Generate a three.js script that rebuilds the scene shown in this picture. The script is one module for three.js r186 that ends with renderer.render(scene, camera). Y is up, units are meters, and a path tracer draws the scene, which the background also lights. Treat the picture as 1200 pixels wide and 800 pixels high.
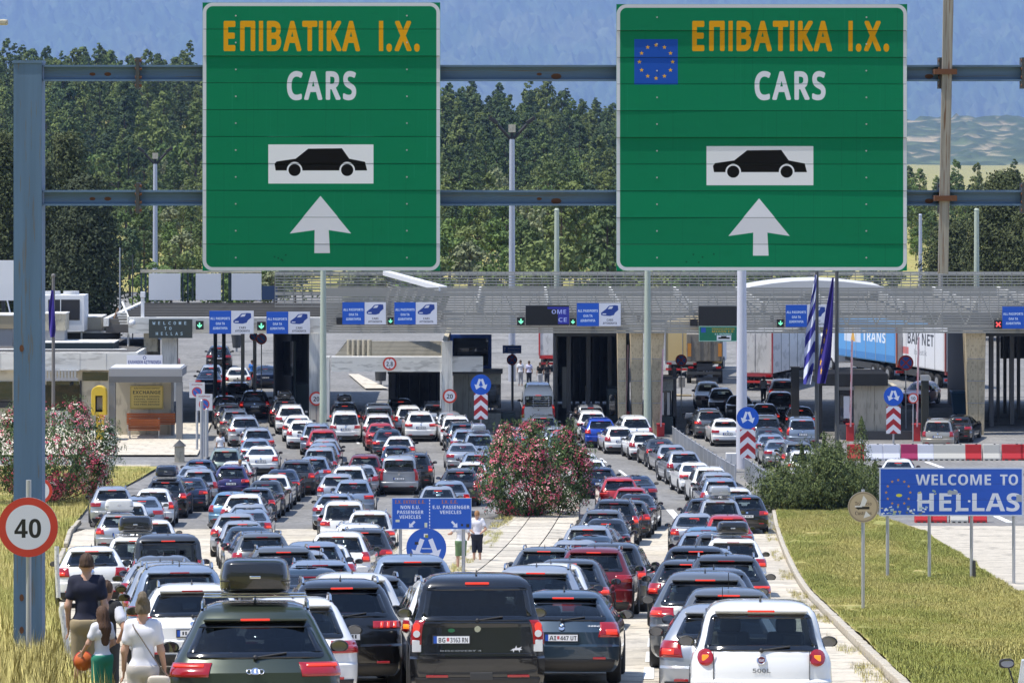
import * as THREE from 'three';
import { mergeGeometries, mergeVertices, toCreasedNormals } from 'three/addons/utils/BufferGeometryUtils.js';
import { RoundedBoxGeometry } from 'three/addons/geometries/RoundedBoxGeometry.js';

// ------------------------------------------------------------------ camera, sky, sun, exposure
const F = 4600, HZ = 158, EYE = 18, KS = F / 3800;            // focal length and horizon row in pixels of the 1200 x 800 photograph, eye height in metres
const scene = new THREE.Scene();
const FULL_H = 2 * (800 - HZ);
const camera = new THREE.PerspectiveCamera(2 * Math.atan(FULL_H / 2 / F) * 180 / Math.PI, 1200 / FULL_H, 1, 60000);
camera.position.set(0, EYE, 0);
camera.lookAt(0, EYE, -100);
camera.setViewOffset(1200, FULL_H, 0, FULL_H - 800, 1200, 800);   // a level camera with its lens shifted down the slope

const sunDir = new THREE.Vector3(-0.38, 0.9, 0.09).normalize();
{ // a clear, slightly milky summer sky
  const w = 256, h = 128, px = new Float32Array(w * h * 4), v = new THREE.Vector3();
  for (let j = 0; j < h; j++) for (let i = 0; i < w; i++) {
    const el = (j + 0.5) / h * Math.PI - Math.PI / 2, az = ((i + 0.5) / w - 0.5) * Math.PI * 2;
    v.set(Math.cos(el) * Math.cos(az), Math.sin(el), Math.cos(el) * Math.sin(az));
    const t = Math.pow(Math.max(0, v.y), 0.45), g = Math.pow(Math.max(0, v.dot(sunDir)), 24) * 0.35, k = (j * w + i) * 4;
    px[k] = 0.64 + (0.18 - 0.64) * t + g; px[k + 1] = 0.72 + (0.31 - 0.72) * t + g; px[k + 2] = 0.82 + (0.62 - 0.82) * t + g * 0.9; px[k + 3] = 1;
  }
  const t = new THREE.DataTexture(px, w, h, THREE.RGBAFormat, THREE.FloatType);
  t.mapping = THREE.EquirectangularReflectionMapping; t.magFilter = THREE.LinearFilter; t.needsUpdate = true;
  scene.background = t; scene.environment = t;
}
const sun = new THREE.DirectionalLight(new THREE.Color(1, 0.95, 0.86), 5.0);
sun.position.copy(sunDir).multiplyScalar(400).add(new THREE.Vector3(0, 0, -150));
sun.target.position.set(0, 0, -150);
sun.castShadow = true; sun.shadow.mapSize.set(4096, 4096);
Object.assign(sun.shadow.camera, { left: -160, right: 160, top: 160, bottom: -160, near: 1, far: 900 });
scene.add(sun, sun.target);
const renderer = new THREE.WebGLRenderer({ antialias: true });
renderer.toneMapping = THREE.LinearToneMapping;
renderer.toneMappingExposure = 1.32;
renderer.shadowMap.enabled = true;
renderer.setSize(1024, 682);
scene.fog = new THREE.FogExp2(0xa2c4ff, 0.000072);

// ------------------------------------------------------------------ helpers
const V3 = THREE.Vector3;
let seed = 12345;
const rnd = () => { seed |= 0; seed = seed + 0x6D2B79F5 | 0; let t = Math.imul(seed ^ seed >>> 15, 1 | seed); t = t + Math.imul(t ^ t >>> 7, 61 | t) ^ t; return ((t ^ t >>> 14) >>> 0) / 4294967296; };
const rr = (a, b) => a + (b - a) * rnd();
const pick = a => a[Math.floor(rnd() * a.length)];
const lerp = (a, b, t) => a + (b - a) * t;
const clamp = (v, a, b) => Math.max(a, Math.min(b, v));
const smooth = (a, b, v) => { const t = clamp((v - a) / (b - a), 0, 1); return t * t * (3 - 2 * t); };
const hash2 = (x, y) => { let h = Math.imul(x | 0, 374761393) + Math.imul(y | 0, 668265263) | 0; h = Math.imul(h ^ h >>> 13, 1274126177); return ((h ^ h >>> 16) >>> 0) / 4294967296; };
function noise2(x, y) { const i = Math.floor(x), j = Math.floor(y); let u = x - i, v = y - j; u = u * u * (3 - 2 * u); v = v * v * (3 - 2 * v); return lerp(lerp(hash2(i, j), hash2(i + 1, j), u), lerp(hash2(i, j + 1), hash2(i + 1, j + 1), u), v); }
function fbm(x, y, n = 4) { let s = 0, a = 0.5, t = 0; for (let k = 0; k < n; k++) { s += a * noise2(x, y); t += a; x = x * 2.03 + 17.1; y = y * 2.03 + 9.7; a *= 0.5; } return s / t; }
// the lie of the land: metres below the eye at a distance d; the approach falls to the level plaza of the border post, then the land rises gently
function drop(d) {
  d /= KS;
  if (d < 85) return 3.12 + 0.108 * d;
  if (d < 185) return 12.3 + 0.108 * (d - 85) - 0.00054 * (d - 85) ** 2;
  if (d < 260) return 17.7 - 0.015 * (d - 185);
  if (d < 560) return 16.575 - 0.0085 * (d - 260);
  return 14.025;
}
const groundY = d => EYE - drop(d);
const at = (x, y, d) => new V3((x - 600) * d / F, EYE - (y - HZ) * d / F, -d);      // the point at distance d behind a photograph pixel
function dist(y) { let a = 18, b = 555 * KS; for (let k = 0; k < 50; k++) { const m = (a + b) / 2; (HZ + drop(m) * F / m > y) ? a = m : b = m; } return (a + b) / 2; }
const onGround = (x, y) => { const d = dist(y); return new V3((x - 600) * d / F, groundY(d), -d); };
const used = {};
function numbered(n) { used[n] = (used[n] || 0) + 1; return used[n] === 1 ? n : n + '_' + String(used[n] - 1).padStart(3, '0'); }
function shade(o) { o.traverse(c => { if (c.isMesh) { c.castShadow = true; c.receiveShadow = true; } }); return o; }
function tag(o, label, category, group) { o.userData.label = label; o.userData.category = category; if (group) o.userData.group = group; return o; }
function thing(name, label, category, pos, group) { const g = new THREE.Group(); g.name = numbered(name); if (pos) g.position.copy(pos); tag(g, label, category, group); scene.add(g); return g; }
function part(name, geo, m, parent) { const o = new THREE.Mesh(Array.isArray(geo) ? (geo.length > 1 ? mergeGeometries(geo.map(plain)) : geo[0]) : geo, m); o.name = name; o.castShadow = o.receiveShadow = true; parent.add(o); return o; }
function plain(g) { const q = g.index ? g.toNonIndexed() : g; for (const k of Object.keys(q.attributes)) if (!['position', 'normal', 'uv'].includes(k)) q.deleteAttribute(k); if (!q.attributes.uv) q.setAttribute('uv', new THREE.BufferAttribute(new Float32Array(q.attributes.position.count * 2), 2)); return q; }
function struct(name, geo, m) { const o = part(numbered(name), geo, m, scene); o.userData.kind = 'structure'; return o; }
function solo(name, geo, m, label, category, group) { const o = part(numbered(name), geo, m, scene); return tag(o, label, category, group); }
const bx = (w, h, d, x = 0, y = 0, z = 0) => new THREE.BoxGeometry(w, h, d).translate(x, y, z);
const rb = (w, h, d, r, x = 0, y = 0, z = 0, s = 2) => new RoundedBoxGeometry(w, h, d, s, r).translate(x, y, z);
const cyl = (r0, r1, h, x = 0, y = 0, z = 0, n = 12) => new THREE.CylinderGeometry(r1, r0, h, n).translate(x, y + h / 2, z);
function bar(a, b, r, n = 8) { const v = b.clone().sub(a), g = new THREE.CylinderGeometry(r, r, v.length(), n); g.applyQuaternion(new THREE.Quaternion().setFromUnitVectors(new V3(0, 1, 0), v.clone().normalize())); return g.translate((a.x + b.x) / 2, (a.y + b.y) / 2, (a.z + b.z) / 2); }
function beam(a, b, w, h) { const v = b.clone().sub(a), g = new THREE.BoxGeometry(w, h, v.length()); const m = new THREE.Matrix4().lookAt(b, a, new V3(0, 1, 0)); g.applyMatrix4(m); return g.translate((a.x + b.x) / 2, (a.y + b.y) / 2, (a.z + b.z) / 2); }
const std = (c, rough = 0.7, metal = 0, extra = {}) => new THREE.MeshStandardMaterial({ color: c, roughness: rough, metalness: metal, ...extra });
const lin = (r, g, b) => new THREE.Color().setRGB(r, g, b);
function dataTex(n, fn, srgb = true, m = n) { const a = new Uint8Array(n * m * 4); for (let j = 0; j < m; j++) for (let i = 0; i < n; i++) { const c = fn(i / n, j / m, i, j), k = (j * n + i) * 4; a[k] = clamp(c[0], 0, 255); a[k + 1] = clamp(c[1], 0, 255); a[k + 2] = clamp(c[2], 0, 255); a[k + 3] = 255; } const t = new THREE.DataTexture(a, n, m); t.wrapS = t.wrapT = THREE.RepeatWrapping; t.magFilter = THREE.LinearFilter; t.minFilter = THREE.LinearMipmapLinearFilter; t.generateMipmaps = true; if (srgb) t.colorSpace = THREE.SRGBColorSpace; t.needsUpdate = true; return t; }
// tileable noise for textures
function tnoise(u, v, f, s = 0) { const x = u * f, y = v * f, i = Math.floor(x), j = Math.floor(y); let a = x - i, b = y - j; a = a * a * (3 - 2 * a); b = b * b * (3 - 2 * b); const h = (p, q) => hash2(((p % f) + f) % f + s * 131, ((q % f) + f) % f + s * 57); return lerp(lerp(h(i, j), h(i + 1, j), a), lerp(h(i, j + 1), h(i + 1, j + 1), a), b); }
const tf = (u, v, f, s, n = 4) => { let r = 0, a = 0.5, t = 0; for (let k = 0; k < n; k++) { r += a * tnoise(u, v, f, s + k); t += a; a *= 0.55; f *= 2; } return r / t; };
// even-stroked sign lettering, drawn light and thickened
function sign(c, s, x, y, size, width, color, stroke) { c.save(); c.font = `normal ${size}px sans-serif`; c.fillStyle = c.strokeStyle = color; c.lineWidth = stroke; c.lineJoin = 'round'; c.textAlign = 'left'; c.textBaseline = 'middle'; const ch = [...s], hm = c.measureText('H'), up = hm.actualBoundingBoxAscent, dn = hm.actualBoundingBoxDescent, ws = ch.map(q => q === 'Ι' ? size * 0.12 : c.measureText(q).width), gap = size * 0.11, m = ws.reduce((p, q) => p + q, 0) + gap * (ch.length - 1); c.translate(x, y); c.scale(width / m, 1); let p = -m / 2; ch.forEach((q, i) => { if (q === 'Ι') c.fillRect(p - stroke * 0.25, -up - stroke / 2, size * 0.12 + stroke * 0.5, up + dn + stroke); else { c.fillText(q, p, 0); c.strokeText(q, p, 0); } p += ws[i] + gap; }); c.restore(); }
function canvasTex(w, h, draw) { const c = document.createElement('canvas'); c.width = w; c.height = h; const x = c.getContext('2d'); draw(x, w, h); const t = new THREE.CanvasTexture(c); t.colorSpace = THREE.SRGBColorSpace; t.anisotropy = 8; return t; }
// lettering squeezed to a given width; (x, y) is the middle of the line
function put(c, s, x, y, size, width, color, font = 'sans-serif', weight = 'bold') { c.save(); c.font = `${weight} ${size}px ${font}`; c.fillStyle = color; c.textAlign = 'center'; c.textBaseline = 'middle'; const m = c.measureText(s).width; c.translate(x, y); if (width) c.scale(width / m, 1); c.fillText(s, 0, 0); c.restore(); }
// a sheet that follows the land between two edges given as lists of [d, x]
const edgeX = (e, d) => { if (d <= e[0][0]) return e[0][1]; for (let k = 1; k < e.length; k++) if (d <= e[k][0]) return lerp(e[k - 1][1], e[k][1], (d - e[k - 1][0]) / (e[k][0] - e[k - 1][0])); return e[e.length - 1][1]; };
function sheet(d0, d1, left, right, lift, nd, nx, tile = 4, bump = null) {
  const p = [], uv = [], ix = [];
  for (let i = 0; i <= nd; i++) { const d = lerp(d0, d1, i / nd), a = edgeX(left, d), b = edgeX(right, d); for (let j = 0; j <= nx; j++) { const x = lerp(a, b, j / nx); p.push(x, groundY(d) + lift + (bump ? bump(x, d) : 0), -d); uv.push(x / tile, d / tile); } }
  for (let i = 0; i < nd; i++) for (let j = 0; j < nx; j++) { const a = i * (nx + 1) + j, b = a + nx + 1; ix.push(a, a + 1, b, a + 1, b + 1, b); }
  const g = new THREE.BufferGeometry(); g.setAttribute('position', new THREE.Float32BufferAttribute(p, 3)); g.setAttribute('uv', new THREE.Float32BufferAttribute(uv, 2)); g.setIndex(ix); g.computeVertexNormals(); return g;
}
const pxEdge = pts => pts.map(([x, y]) => { const v = onGround(x, y); return [-v.z, v.x]; }).sort((a, b) => a[0] - b[0]);
// ------------------------------------------------------------------ ground textures
const grassTex = dataTex(512, (u, v) => { const a = tf(u, v, 8, 1, 5), b = tf(u, v, 64, 7, 2), c = tf(u, v, 128, 3, 2); const k = 0.75 + 0.5 * (b * 0.5 + c * 0.5); const dry = smooth(0.4, 0.62, a); return [lerp(134, 168, dry) * k, lerp(134, 152, dry) * k, lerp(66, 92, dry) * k]; });
const concTex = dataTex(512, (u, v) => { const a = tf(u, v, 4, 2, 5), b = tf(u, v, 96, 5, 2), st = smooth(0.6, 0.72, tf(u, v, 10, 9, 4)); const k = 0.86 + 0.2 * a + 0.16 * (b - 0.5) - 0.16 * st; return [206 * k, 196 * k, 178 * k]; });
const concTex2 = dataTex(512, (u, v) => { const a = tf(u, v, 5, 22, 5), b = tf(u, v, 96, 25, 2), st = smooth(0.58, 0.74, tf(u, v, 7, 29, 4)); const k = 0.84 + 0.2 * a + 0.16 * (b - 0.5) - 0.2 * st; return [198 * k, 190 * k, 175 * k]; });
const asphTex = dataTex(512, (u, v) => { const a = tf(u, v, 4, 12, 5), b = tf(u, v, 128, 15, 2), st = smooth(0.6, 0.7, tf(u, v, 6, 19, 4)); const k = 0.8 + 0.3 * a + 0.3 * (b - 0.5) - 0.18 * st; return [132 * k, 130 * k, 127 * k]; });
const wallTex = dataTex(256, (u, v) => { const a = tf(u, v, 3, 32, 5), st = smooth(0.55, 0.75, tf(u, v * 0.3, 16, 39, 3)); const k = 0.92 + 0.12 * a - 0.14 * st; return [255 * k, 253 * k, 248 * k]; });
const roughTex = dataTex(256, (u, v) => { const a = 150 + 100 * tf(u, v, 8, 41, 4); return [a, a, a]; }, false);
const M = {
  grass: std(0xffffff, 0.95, 0, { map: grassTex }), concrete: std(0xffffff, 0.85, 0, { map: concTex }), concreteB: std(lin(0.93, 0.92, 0.9), 0.85, 0, { map: concTex2 }), concreteC: std(lin(0.86, 0.86, 0.86), 0.87, 0, { map: concTex }), concreteD: std(lin(0.74, 0.74, 0.75), 0.87, 0, { map: concTex2 }),
  asphalt: std(0xffffff, 0.88, 0, { map: asphTex }), joint: std(lin(0.10, 0.095, 0.085), 0.95), kerb: std(lin(0.95, 0.93, 0.88), 0.9, 0, { map: concTex2 }),
  paint: std(lin(0.78, 0.78, 0.76), 0.7), white: std(lin(0.72, 0.72, 0.71), 0.75, 0, { map: wallTex }), whiteClean: std(lin(0.74, 0.74, 0.75), 0.5), grey: std(lin(0.32, 0.32, 0.33), 0.6), dark: std(lin(0.02, 0.02, 0.022), 0.6), charcoal: std(lin(0.05, 0.052, 0.055), 0.65),
  steel: std(lin(0.42, 0.43, 0.45), 0.45, 0.6), galv: std(lin(0.45, 0.46, 0.48), 0.5, 0.35, { roughnessMap: roughTex }), black: std(lin(0.012, 0.012, 0.013), 0.45), tan: std(lin(0.5, 0.42, 0.29), 0.85, 0, { map: wallTex }), beige: std(lin(0.5, 0.46, 0.37), 0.8, 0, { map: wallTex }), pad: std(lin(0.40, 0.39, 0.37), 0.8),
  rubber: std(lin(0.018, 0.018, 0.019), 0.85), glassDark: new THREE.MeshPhysicalMaterial({ color: lin(0.01, 0.013, 0.016), roughness: 0.05, clearcoat: 1 }), rust: std(lin(0.12, 0.05, 0.025), 0.9), red: std(lin(0.5, 0.03, 0.03), 0.55), blueSign: std(lin(0.01, 0.09, 0.42), 0.5),
};
// ------------------------------------------------------------------ land
const ridgeRow = x => { const k = [[-200, 62], [240, 62], [400, 80], [520, 100], [720, 124], [900, 172], [1060, 235], [1400, 262]]; for (let i = 1; i < k.length; i++) if (x <= k[i][0]) return lerp(k[i - 1][1], k[i][1], clamp((x - k[i - 1][0]) / (k[i][0] - k[i - 1][0]), 0, 1)); return 222; };
const D0 = 560 * KS, D1 = 800 * KS, base560 = groundY(D0);
const bankH = (x, d) => { const e = edgeX(leftEdge, d); return 0.5 * smooth(0.05, 0.9, e - x) * (1 - smooth(50 * KS, 66 * KS, d)); };
function landY(X, d) {
  if (d < D0) return groundY(d);
  const px = 600 + X * F / D1, top = Math.max(base560 - 9, EYE + (HZ - ridgeRow(px)) * D1 / F - 12.5);
  const t = clamp((d - D0) / (D1 - D0), 0, 1), rise = lerp(base560, top, t * t * (3 - 2 * t) * 0.5 + t * 0.5);
  const back = smooth(D1 + 20, D1 + 350, d);
  return lerp(rise + 1.2 * (noise2(X / 30, d / 30) - 0.5), -18, back);
}
{
  const ds = [-900, -700, -500, -350, -250, -180, -120, -80, -50, -30, -15]; for (let d = 0; d < 300; d += 2.5) ds.push(d); for (let d = 300; d < D0; d += 13) ds.push(d); for (let d = D0; d < D1 + 350; d += 12) ds.push(d); ds.push(1400, 1800, 2600, 4000, 6000, 9500, 16000, 30000);
  const nx = 70, p = [], uv = [], ix = [];
  ds.forEach(d => { const half = 70 + 0.3 * Math.abs(d) + (d < 0 ? 200 : 0); for (let j = 0; j <= nx; j++) { const x = lerp(-half, half, j / nx); p.push(x, landY(x, d) - 0.06, -d); uv.push(x / 5, d / 5); } });
  for (let i = 0; i < ds.length - 1; i++) for (let j = 0; j < nx; j++) { const a = i * (nx + 1) + j, b = a + nx + 1; ix.push(a, a + 1, b, a + 1, b + 1, b); }
  const g = new THREE.BufferGeometry(); g.setAttribute('position', new THREE.Float32BufferAttribute(p, 3)); g.setAttribute('uv', new THREE.Float32BufferAttribute(uv, 2)); g.setIndex(ix); g.computeVertexNormals();
  struct('ground', g, M.grass);
}
// far hill with scrub, and the mountain behind it
function relief(name, d0, d1, nd, half0, half1, nx, yf, colf) {
  const p = [], c = [], ix = [];
  for (let i = 0; i <= nd; i++) { const d = lerp(d0, d1, i / nd), h = lerp(half0, half1, i / nd); for (let j = 0; j <= nx; j++) { const x = lerp(-h, h, j / nx), y = yf(x, d); p.push(x, y, -d); c.push(...colf(x, d)); } }
  for (let i = 0; i < nd; i++) for (let j = 0; j < nx; j++) { const a = i * (nx + 1) + j, b = a + nx + 1; ix.push(a, a + 1, b, a + 1, b + 1, b); }
  const g = new THREE.BufferGeometry(); g.setAttribute('position', new THREE.Float32BufferAttribute(p, 3)); g.setAttribute('color', new THREE.Float32BufferAttribute(c, 3)); g.setIndex(ix); g.computeVertexNormals();
  return struct(name, g, new THREE.MeshStandardMaterial({ color: 0xffffff, vertexColors: true, roughness: 1 }));
}
const HS = 2.4;
relief('far_hill', 1500 * HS, 2700 * HS, 150, 420 * HS, 620 * HS, 300,
  (x, d) => { x /= HS; d /= HS; const t = (d - 1500) / 1200, crest = 18 + 14 * fbm(x / 160 + 3, 7, 3) - x * 0.006; return EYE + HS * (lerp(-40, crest - EYE, Math.pow(t, 0.8)) + 5 * fbm(x / 60, d / 90, 3) + 5.5 * Math.pow(fbm(x / 11, d / 16, 2), 2) * (noise2(x / 9, d / 13) > 0.45 ? 1 : 0.15)); },
  (x, d) => { x /= HS; d /= HS; const bush = noise2(x / 9, d / 13) > 0.45, f = smooth(0.42, 0.6, fbm(x / 80, d / 70, 4)), k = 0.8 + 0.5 * hash2(x * 3, d); return bush ? [0.045 * k, 0.07 * k, 0.028 * k] : [lerp(0.09, 0.33, f) * k, lerp(0.12, 0.27, f) * k, lerp(0.05, 0.16, f) * k]; });
const MS = 3.6;
relief('mountain', 5200 * MS, 7600 * MS, 230, 1050 * MS, 1400 * MS, 460,
  (x, d) => { x /= MS; d /= MS; const t = (d - 5200) / 2400; return MS * (-30 + 560 * Math.pow(t, 0.9) + 50 * (fbm(x / 520 + 5, d / 800, 3) - 0.5) + 45 * Math.abs(fbm(x / 260 + 40, d / 900 + 3, 3) - 0.5) + 46 * Math.pow(fbm(x / 12, d / 17, 2), 1.5)); },
  (x, d) => { x /= MS; d /= MS; const f = smooth(0.5, 0.75, fbm(x / 130, d / 170, 4)), k = 0.1 + 1.9 * fbm(x / 6, d / 9, 2); return [lerp(0.08, 0.13, f) * k, lerp(0.13, 0.16, f) * k, lerp(0.06, 0.08, f) * k]; });
// the wooded rise that the approach comes down from, behind the camera: polished car backs mirror it
{ const p = [], ix = [], nr = 26, na = 60; for (let i = 0; i <= nr; i++) for (let j = 0; j <= na; j++) { const r = 70 + i * 22, a = lerp(-1.75, 1.75, j / na), x = Math.sin(a) * r, z = Math.cos(a) * r, h = landY(0, -Math.max(0, z)) + 9 * smooth(0, 5, i) + 0.16 * i * 22 * (0.6 + 0.5 * fbm(x / 70 + 4, z / 70, 3)) * smooth(-60, 120, z + 60) + 7 * fbm(x / 7, z / 7, 2) * smooth(0, 3, i); p.push(x, h - 4, z); } for (let i = 0; i < nr; i++) for (let j = 0; j < na; j++) { const q = i * (na + 1) + j, s = q + na + 1; ix.push(q, s, q + 1, q + 1, s, s + 1); } const g = new THREE.BufferGeometry(); g.setAttribute('position', new THREE.Float32BufferAttribute(p, 3)); g.setIndex(ix); g.computeVertexNormals(); struct('wooded_rise', g, std(lin(0.055, 0.085, 0.035), 1)); }
// ------------------------------------------------------------------ roads
const sc = e => e.map(([d, x]) => [d * KS, x]);
const leftEdge = [...sc([[16, -1.7], [30, -3.0], [36, -3.72], [41, -4.75]]), ...pxEdge([[92, 800], [78, 720], [72, 660], [84, 625], [112, 590], [172, 560]])];
const kerbLine = [...sc([[16, 3.9], [40, 5.35]]), ...pxEdge([[1045, 800], [943, 695], [908, 618], [905, 600]])];
struct('road_base', sheet(16 * KS, 136 * KS, leftEdge, kerbLine, -0.045, 60, 6, 4), M.joint);
struct('asphalt_road', sheet(134.2 * KS, 330 * KS, sc([[130, -75], [330, -95]]), sc([[130, 70], [330, 95]]), 0.0, 90, 30, 16), M.asphalt);
{
  const slabs = new THREE.Group(); slabs.name = 'concrete_road'; slabs.userData.kind = 'structure'; scene.add(slabs);
  const mats = [M.concrete, M.concreteB, M.concreteC, M.concrete];
  let row = 0;
  const DE = 134.2 * KS;
  for (let d = 18 * KS; d < DE - 0.3; d += 5.8, row++) for (let c = -8; c < 3; c++) {
    const x0 = 3.0 + c * 3.6, d1 = Math.min(d + 5.8, DE);
    const L = [], R = [];
    for (let k = 0; k <= 3; k++) { const dd = lerp(d, d1, k / 3), a = edgeX(leftEdge, dd) + 0.02, b = edgeX(kerbLine, dd) - 0.02; L.push([dd, clamp(x0 + 0.05 * dd + 0.012, a, b)]); R.push([dd, clamp(x0 + 3.6 + 0.05 * dd - 0.012, a, b)]); }
    if (R[1][1] - L[1][1] < 0.2) continue;
    const g = sheet(d + 0.025, d1 - 0.025, L, R, rr(-0.004, 0.004), 3, 1, 4); const o = part('slab', g, pick(mats), slabs);
    o.geometry.attributes.uv.needsUpdate = true;
  }
  struct('verge_bank', sheet(18 * KS, 68 * KS, sc([[18, -20], [68, -34]]), leftEdge.map(([d, x]) => [d, x - 0.03]), -0.02, 50, 40, 5, bankH), M.grass);
  // verge on the right
  struct('grass_verge', sheet(16 * KS, 150 * KS, kerbLine.map(([d, x]) => [d, x + 0.16]), sc([[16, 9], [40, 10.5], [60, 11.7], [89, 14], [111, 15.8], [131, 16.7], [150, 15.0]]), 0.1, 80, 16, 5, (x, d) => 0.12 * fbm(x / 2, d / 3, 3)), M.grass);
  struct('access_road', sheet(16 * KS, 136 * KS, sc([[16, 8.9], [40, 10.4], [60, 11.6], [89, 13.9], [111, 15.7], [131, 16.6], [136, 16]]), sc([[16, 26], [136, 44]]), 0.01, 60, 4, 5), M.concreteC);
  // kerb stones along the verge
  const kerb = new THREE.Group(); kerb.name = 'kerb'; kerb.userData.kind = 'structure'; scene.add(kerb);
  const kg = new RoundedBoxGeometry(0.16, 0.3, 0.985, 2, 0.025), mats2 = [M.kerb, M.concreteB, M.concreteC];
  for (let d = 24; d < 148 * KS; d += 1) { const x = edgeX(kerbLine, d + 0.5), x2 = edgeX(kerbLine, d + 1), x1 = edgeX(kerbLine, d); const o = part('kerb_stone', kg, pick(mats2), kerb); o.position.set(x + 0.08, groundY(d + 0.5) + rr(-0.012, 0.012), -(d + 0.5)); o.lookAt(new V3(x2 + 0.08, groundY(d + 1), -(d + 1)).sub(new V3(x1, groundY(d), -d)).add(o.position).sub(new V3(0.08, 0, 0))); }
  const kerbL = new THREE.Group(); kerbL.name = 'kerb_001'; kerbL.userData.kind = 'structure'; scene.add(kerbL);
  for (let d = 60; d < 140 * KS; d += 1) { if (noise2(d / 7, 3) < 0.28) continue; const x = edgeX(leftEdge, d + 0.5), o = part('kerb_stone', kg, pick(mats2), kerbL); o.position.set(x - 0.09, groundY(d + 0.5) + rr(-0.02, 0.02), -(d + 0.5)); o.lookAt(new V3(edgeX(leftEdge, d + 1) - edgeX(leftEdge, d), groundY(d + 1) - groundY(d), -1).add(o.position)); }
  // the paved median with its slabs
  const mL = pxEdge([[517, 700], [545, 655], [572, 630], [603, 611]]).concat(sc([[150, 0.0], [166, 1.6]])), mR = pxEdge([[530, 702], [640, 655], [676, 612]]).concat(sc([[152, 3.1], [166, 1.9]]));
  const med = new THREE.Group(); med.name = 'median_island'; med.userData.kind = 'structure'; scene.add(med);
  part('bedding', sheet(88 * KS, 166 * KS, mL, mR, 0.05, 40, 4, 3), M.joint, med);
  for (let d = 88.5 * KS; d < 165 * KS; d += 2.3) for (let c = -4; c < 5; c++) {
    const L = [], R = [], d1 = d + 2.3, sk = 0.045;
    for (let k = 0; k <= 2; k++) { const dd = lerp(d, d1, k / 2), a = edgeX(mL, dd), b = edgeX(mR, dd); L.push([dd, clamp(c * 1.25 - 5.6 + sk * dd + 0.02, a, b)]); R.push([dd, clamp((c + 1) * 1.25 - 5.6 + sk * dd - 0.02, a, b)]); }
    if (R[1][1] - L[1][1] < 0.12) continue;
    part('paving_slab', sheet(d + 0.02, d1 - 0.02, L, R, 0.12 + rr(-0.006, 0.006), 2, 1, 2.6), pick([M.concrete, M.concreteB]), med);
  }
  for (const e of [mL, mR]) for (let d = 89 * KS; d < 165 * KS; d += 1) { const x = edgeX(e, d + 0.5), o = part('kerb_stone', kg, pick(mats2), med); o.position.set(x, groundY(d + 0.5) - 0.02, -(d + 0.5)); o.lookAt(new V3(edgeX(e, d + 1) - edgeX(e, d), groundY(d + 1) - groundY(d), -1).add(o.position)); }
  // left pavement in front of the exchange shelter and the dry grass below it
  struct('pavement', sheet(178 * KS, 196 * KS, sc([[178, -46], [196, -48]]), sc([[178, -17.3], [196, -18.2]]), 0.12, 12, 8, 3), M.concrete);
  struct('side_lane_kerb', sheet(171.4 * KS, 172.4 * KS, sc([[171, -40], [173, -40]]), sc([[171, -19.2], [173, -19.2]]), 0.1, 2, 6, 3), M.kerb);
  struct('grass_strip', sheet(134.3 * KS, 171.3 * KS, sc([[134, -45], [172, -45]]), leftEdge.map(([d, x]) => [d, x - 0.2]).concat(sc([[172, -18.6]])), 0.06, 30, 10, 5, (x, d) => 0.1 * fbm(x / 2, d / 3, 3)), M.grass);
  // white lines
  const line = (pts, w, lift) => { const P = pts.map(([x, y]) => onGround(x, y)).sort((a, b) => b.z - a.z); return sheet(-P[0].z, -P[1].z, [[-P[0].z, P[0].x - w / 2], [-P[1].z, P[1].x - w / 2]], [[-P[0].z, P[0].x + w / 2], [-P[1].z, P[1].x + w / 2]], lift, 8, 1, 2); };
  const marks = [[[803, 617], [785, 597], 0.32], [[767, 584], [762, 578], 0.16], [[735, 558], [726, 551], 0.15], [[710, 542], [704, 537], 0.15], [[421, 546], [416, 538], 0.15], [[1116, 552], [1086, 541], 0.3], [[1184, 612], [1158, 600], 0.3], [[420, 520], [416, 514], 0.15]];
  for (const [a, b, w] of marks) { const o = struct('lane_marking', line([a, b], w, 0.006), M.paint); }
  for (const [a, b, w] of [[[767, 745], [784, 690], 0.16], [[764, 758], [765, 748], 0.17], [[762, 776], [763, 764], 0.17], [[760, 796], [761, 782], 0.17], [[787, 682], [796, 650], 0.16], [[758, 822], [759, 804], 0.17]]) struct('lane_marking', line([a, b], w, 0.012), M.paint);
}
// ------------------------------------------------------------------ cars
// A body is a stack of level outlines; each outline is a straight-sided plan with superelliptic ends. q runs forward from the rear bumper.
function pchip(xs, ys) {
  const n = xs.length, h = [], dl = [], m = new Array(n).fill(0);
  for (let i = 0; i < n - 1; i++) { h.push(xs[i + 1] - xs[i]); dl.push((ys[i + 1] - ys[i]) / h[i]); }
  for (let i = 1; i < n - 1; i++) if (dl[i - 1] * dl[i] > 0) { const a = 2 * h[i] + h[i - 1], b = h[i] + 2 * h[i - 1]; m[i] = (a + b) / (a / dl[i - 1] + b / dl[i]); }
  m[0] = dl[0]; m[n - 1] = dl[n - 2];
  return x => { if (x <= xs[0]) return ys[0]; if (x >= xs[n - 1]) return ys[n - 1]; let i = 0; while (x > xs[i + 1]) i++; const t = (x - xs[i]) / h[i], t2 = t * t, t3 = t2 * t; return (2 * t3 - 3 * t2 + 1) * ys[i] + (t3 - 2 * t2 + t) * h[i] * m[i] + (3 * t2 - 2 * t3) * ys[i + 1] + (t3 - t2) * h[i] * m[i + 1]; };
}
const NE = 2.7;
const sup = u => Math.pow(Math.max(0, 1 - Math.pow(Math.min(1, Math.abs(u)), NE)), 1 / NE);
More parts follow.
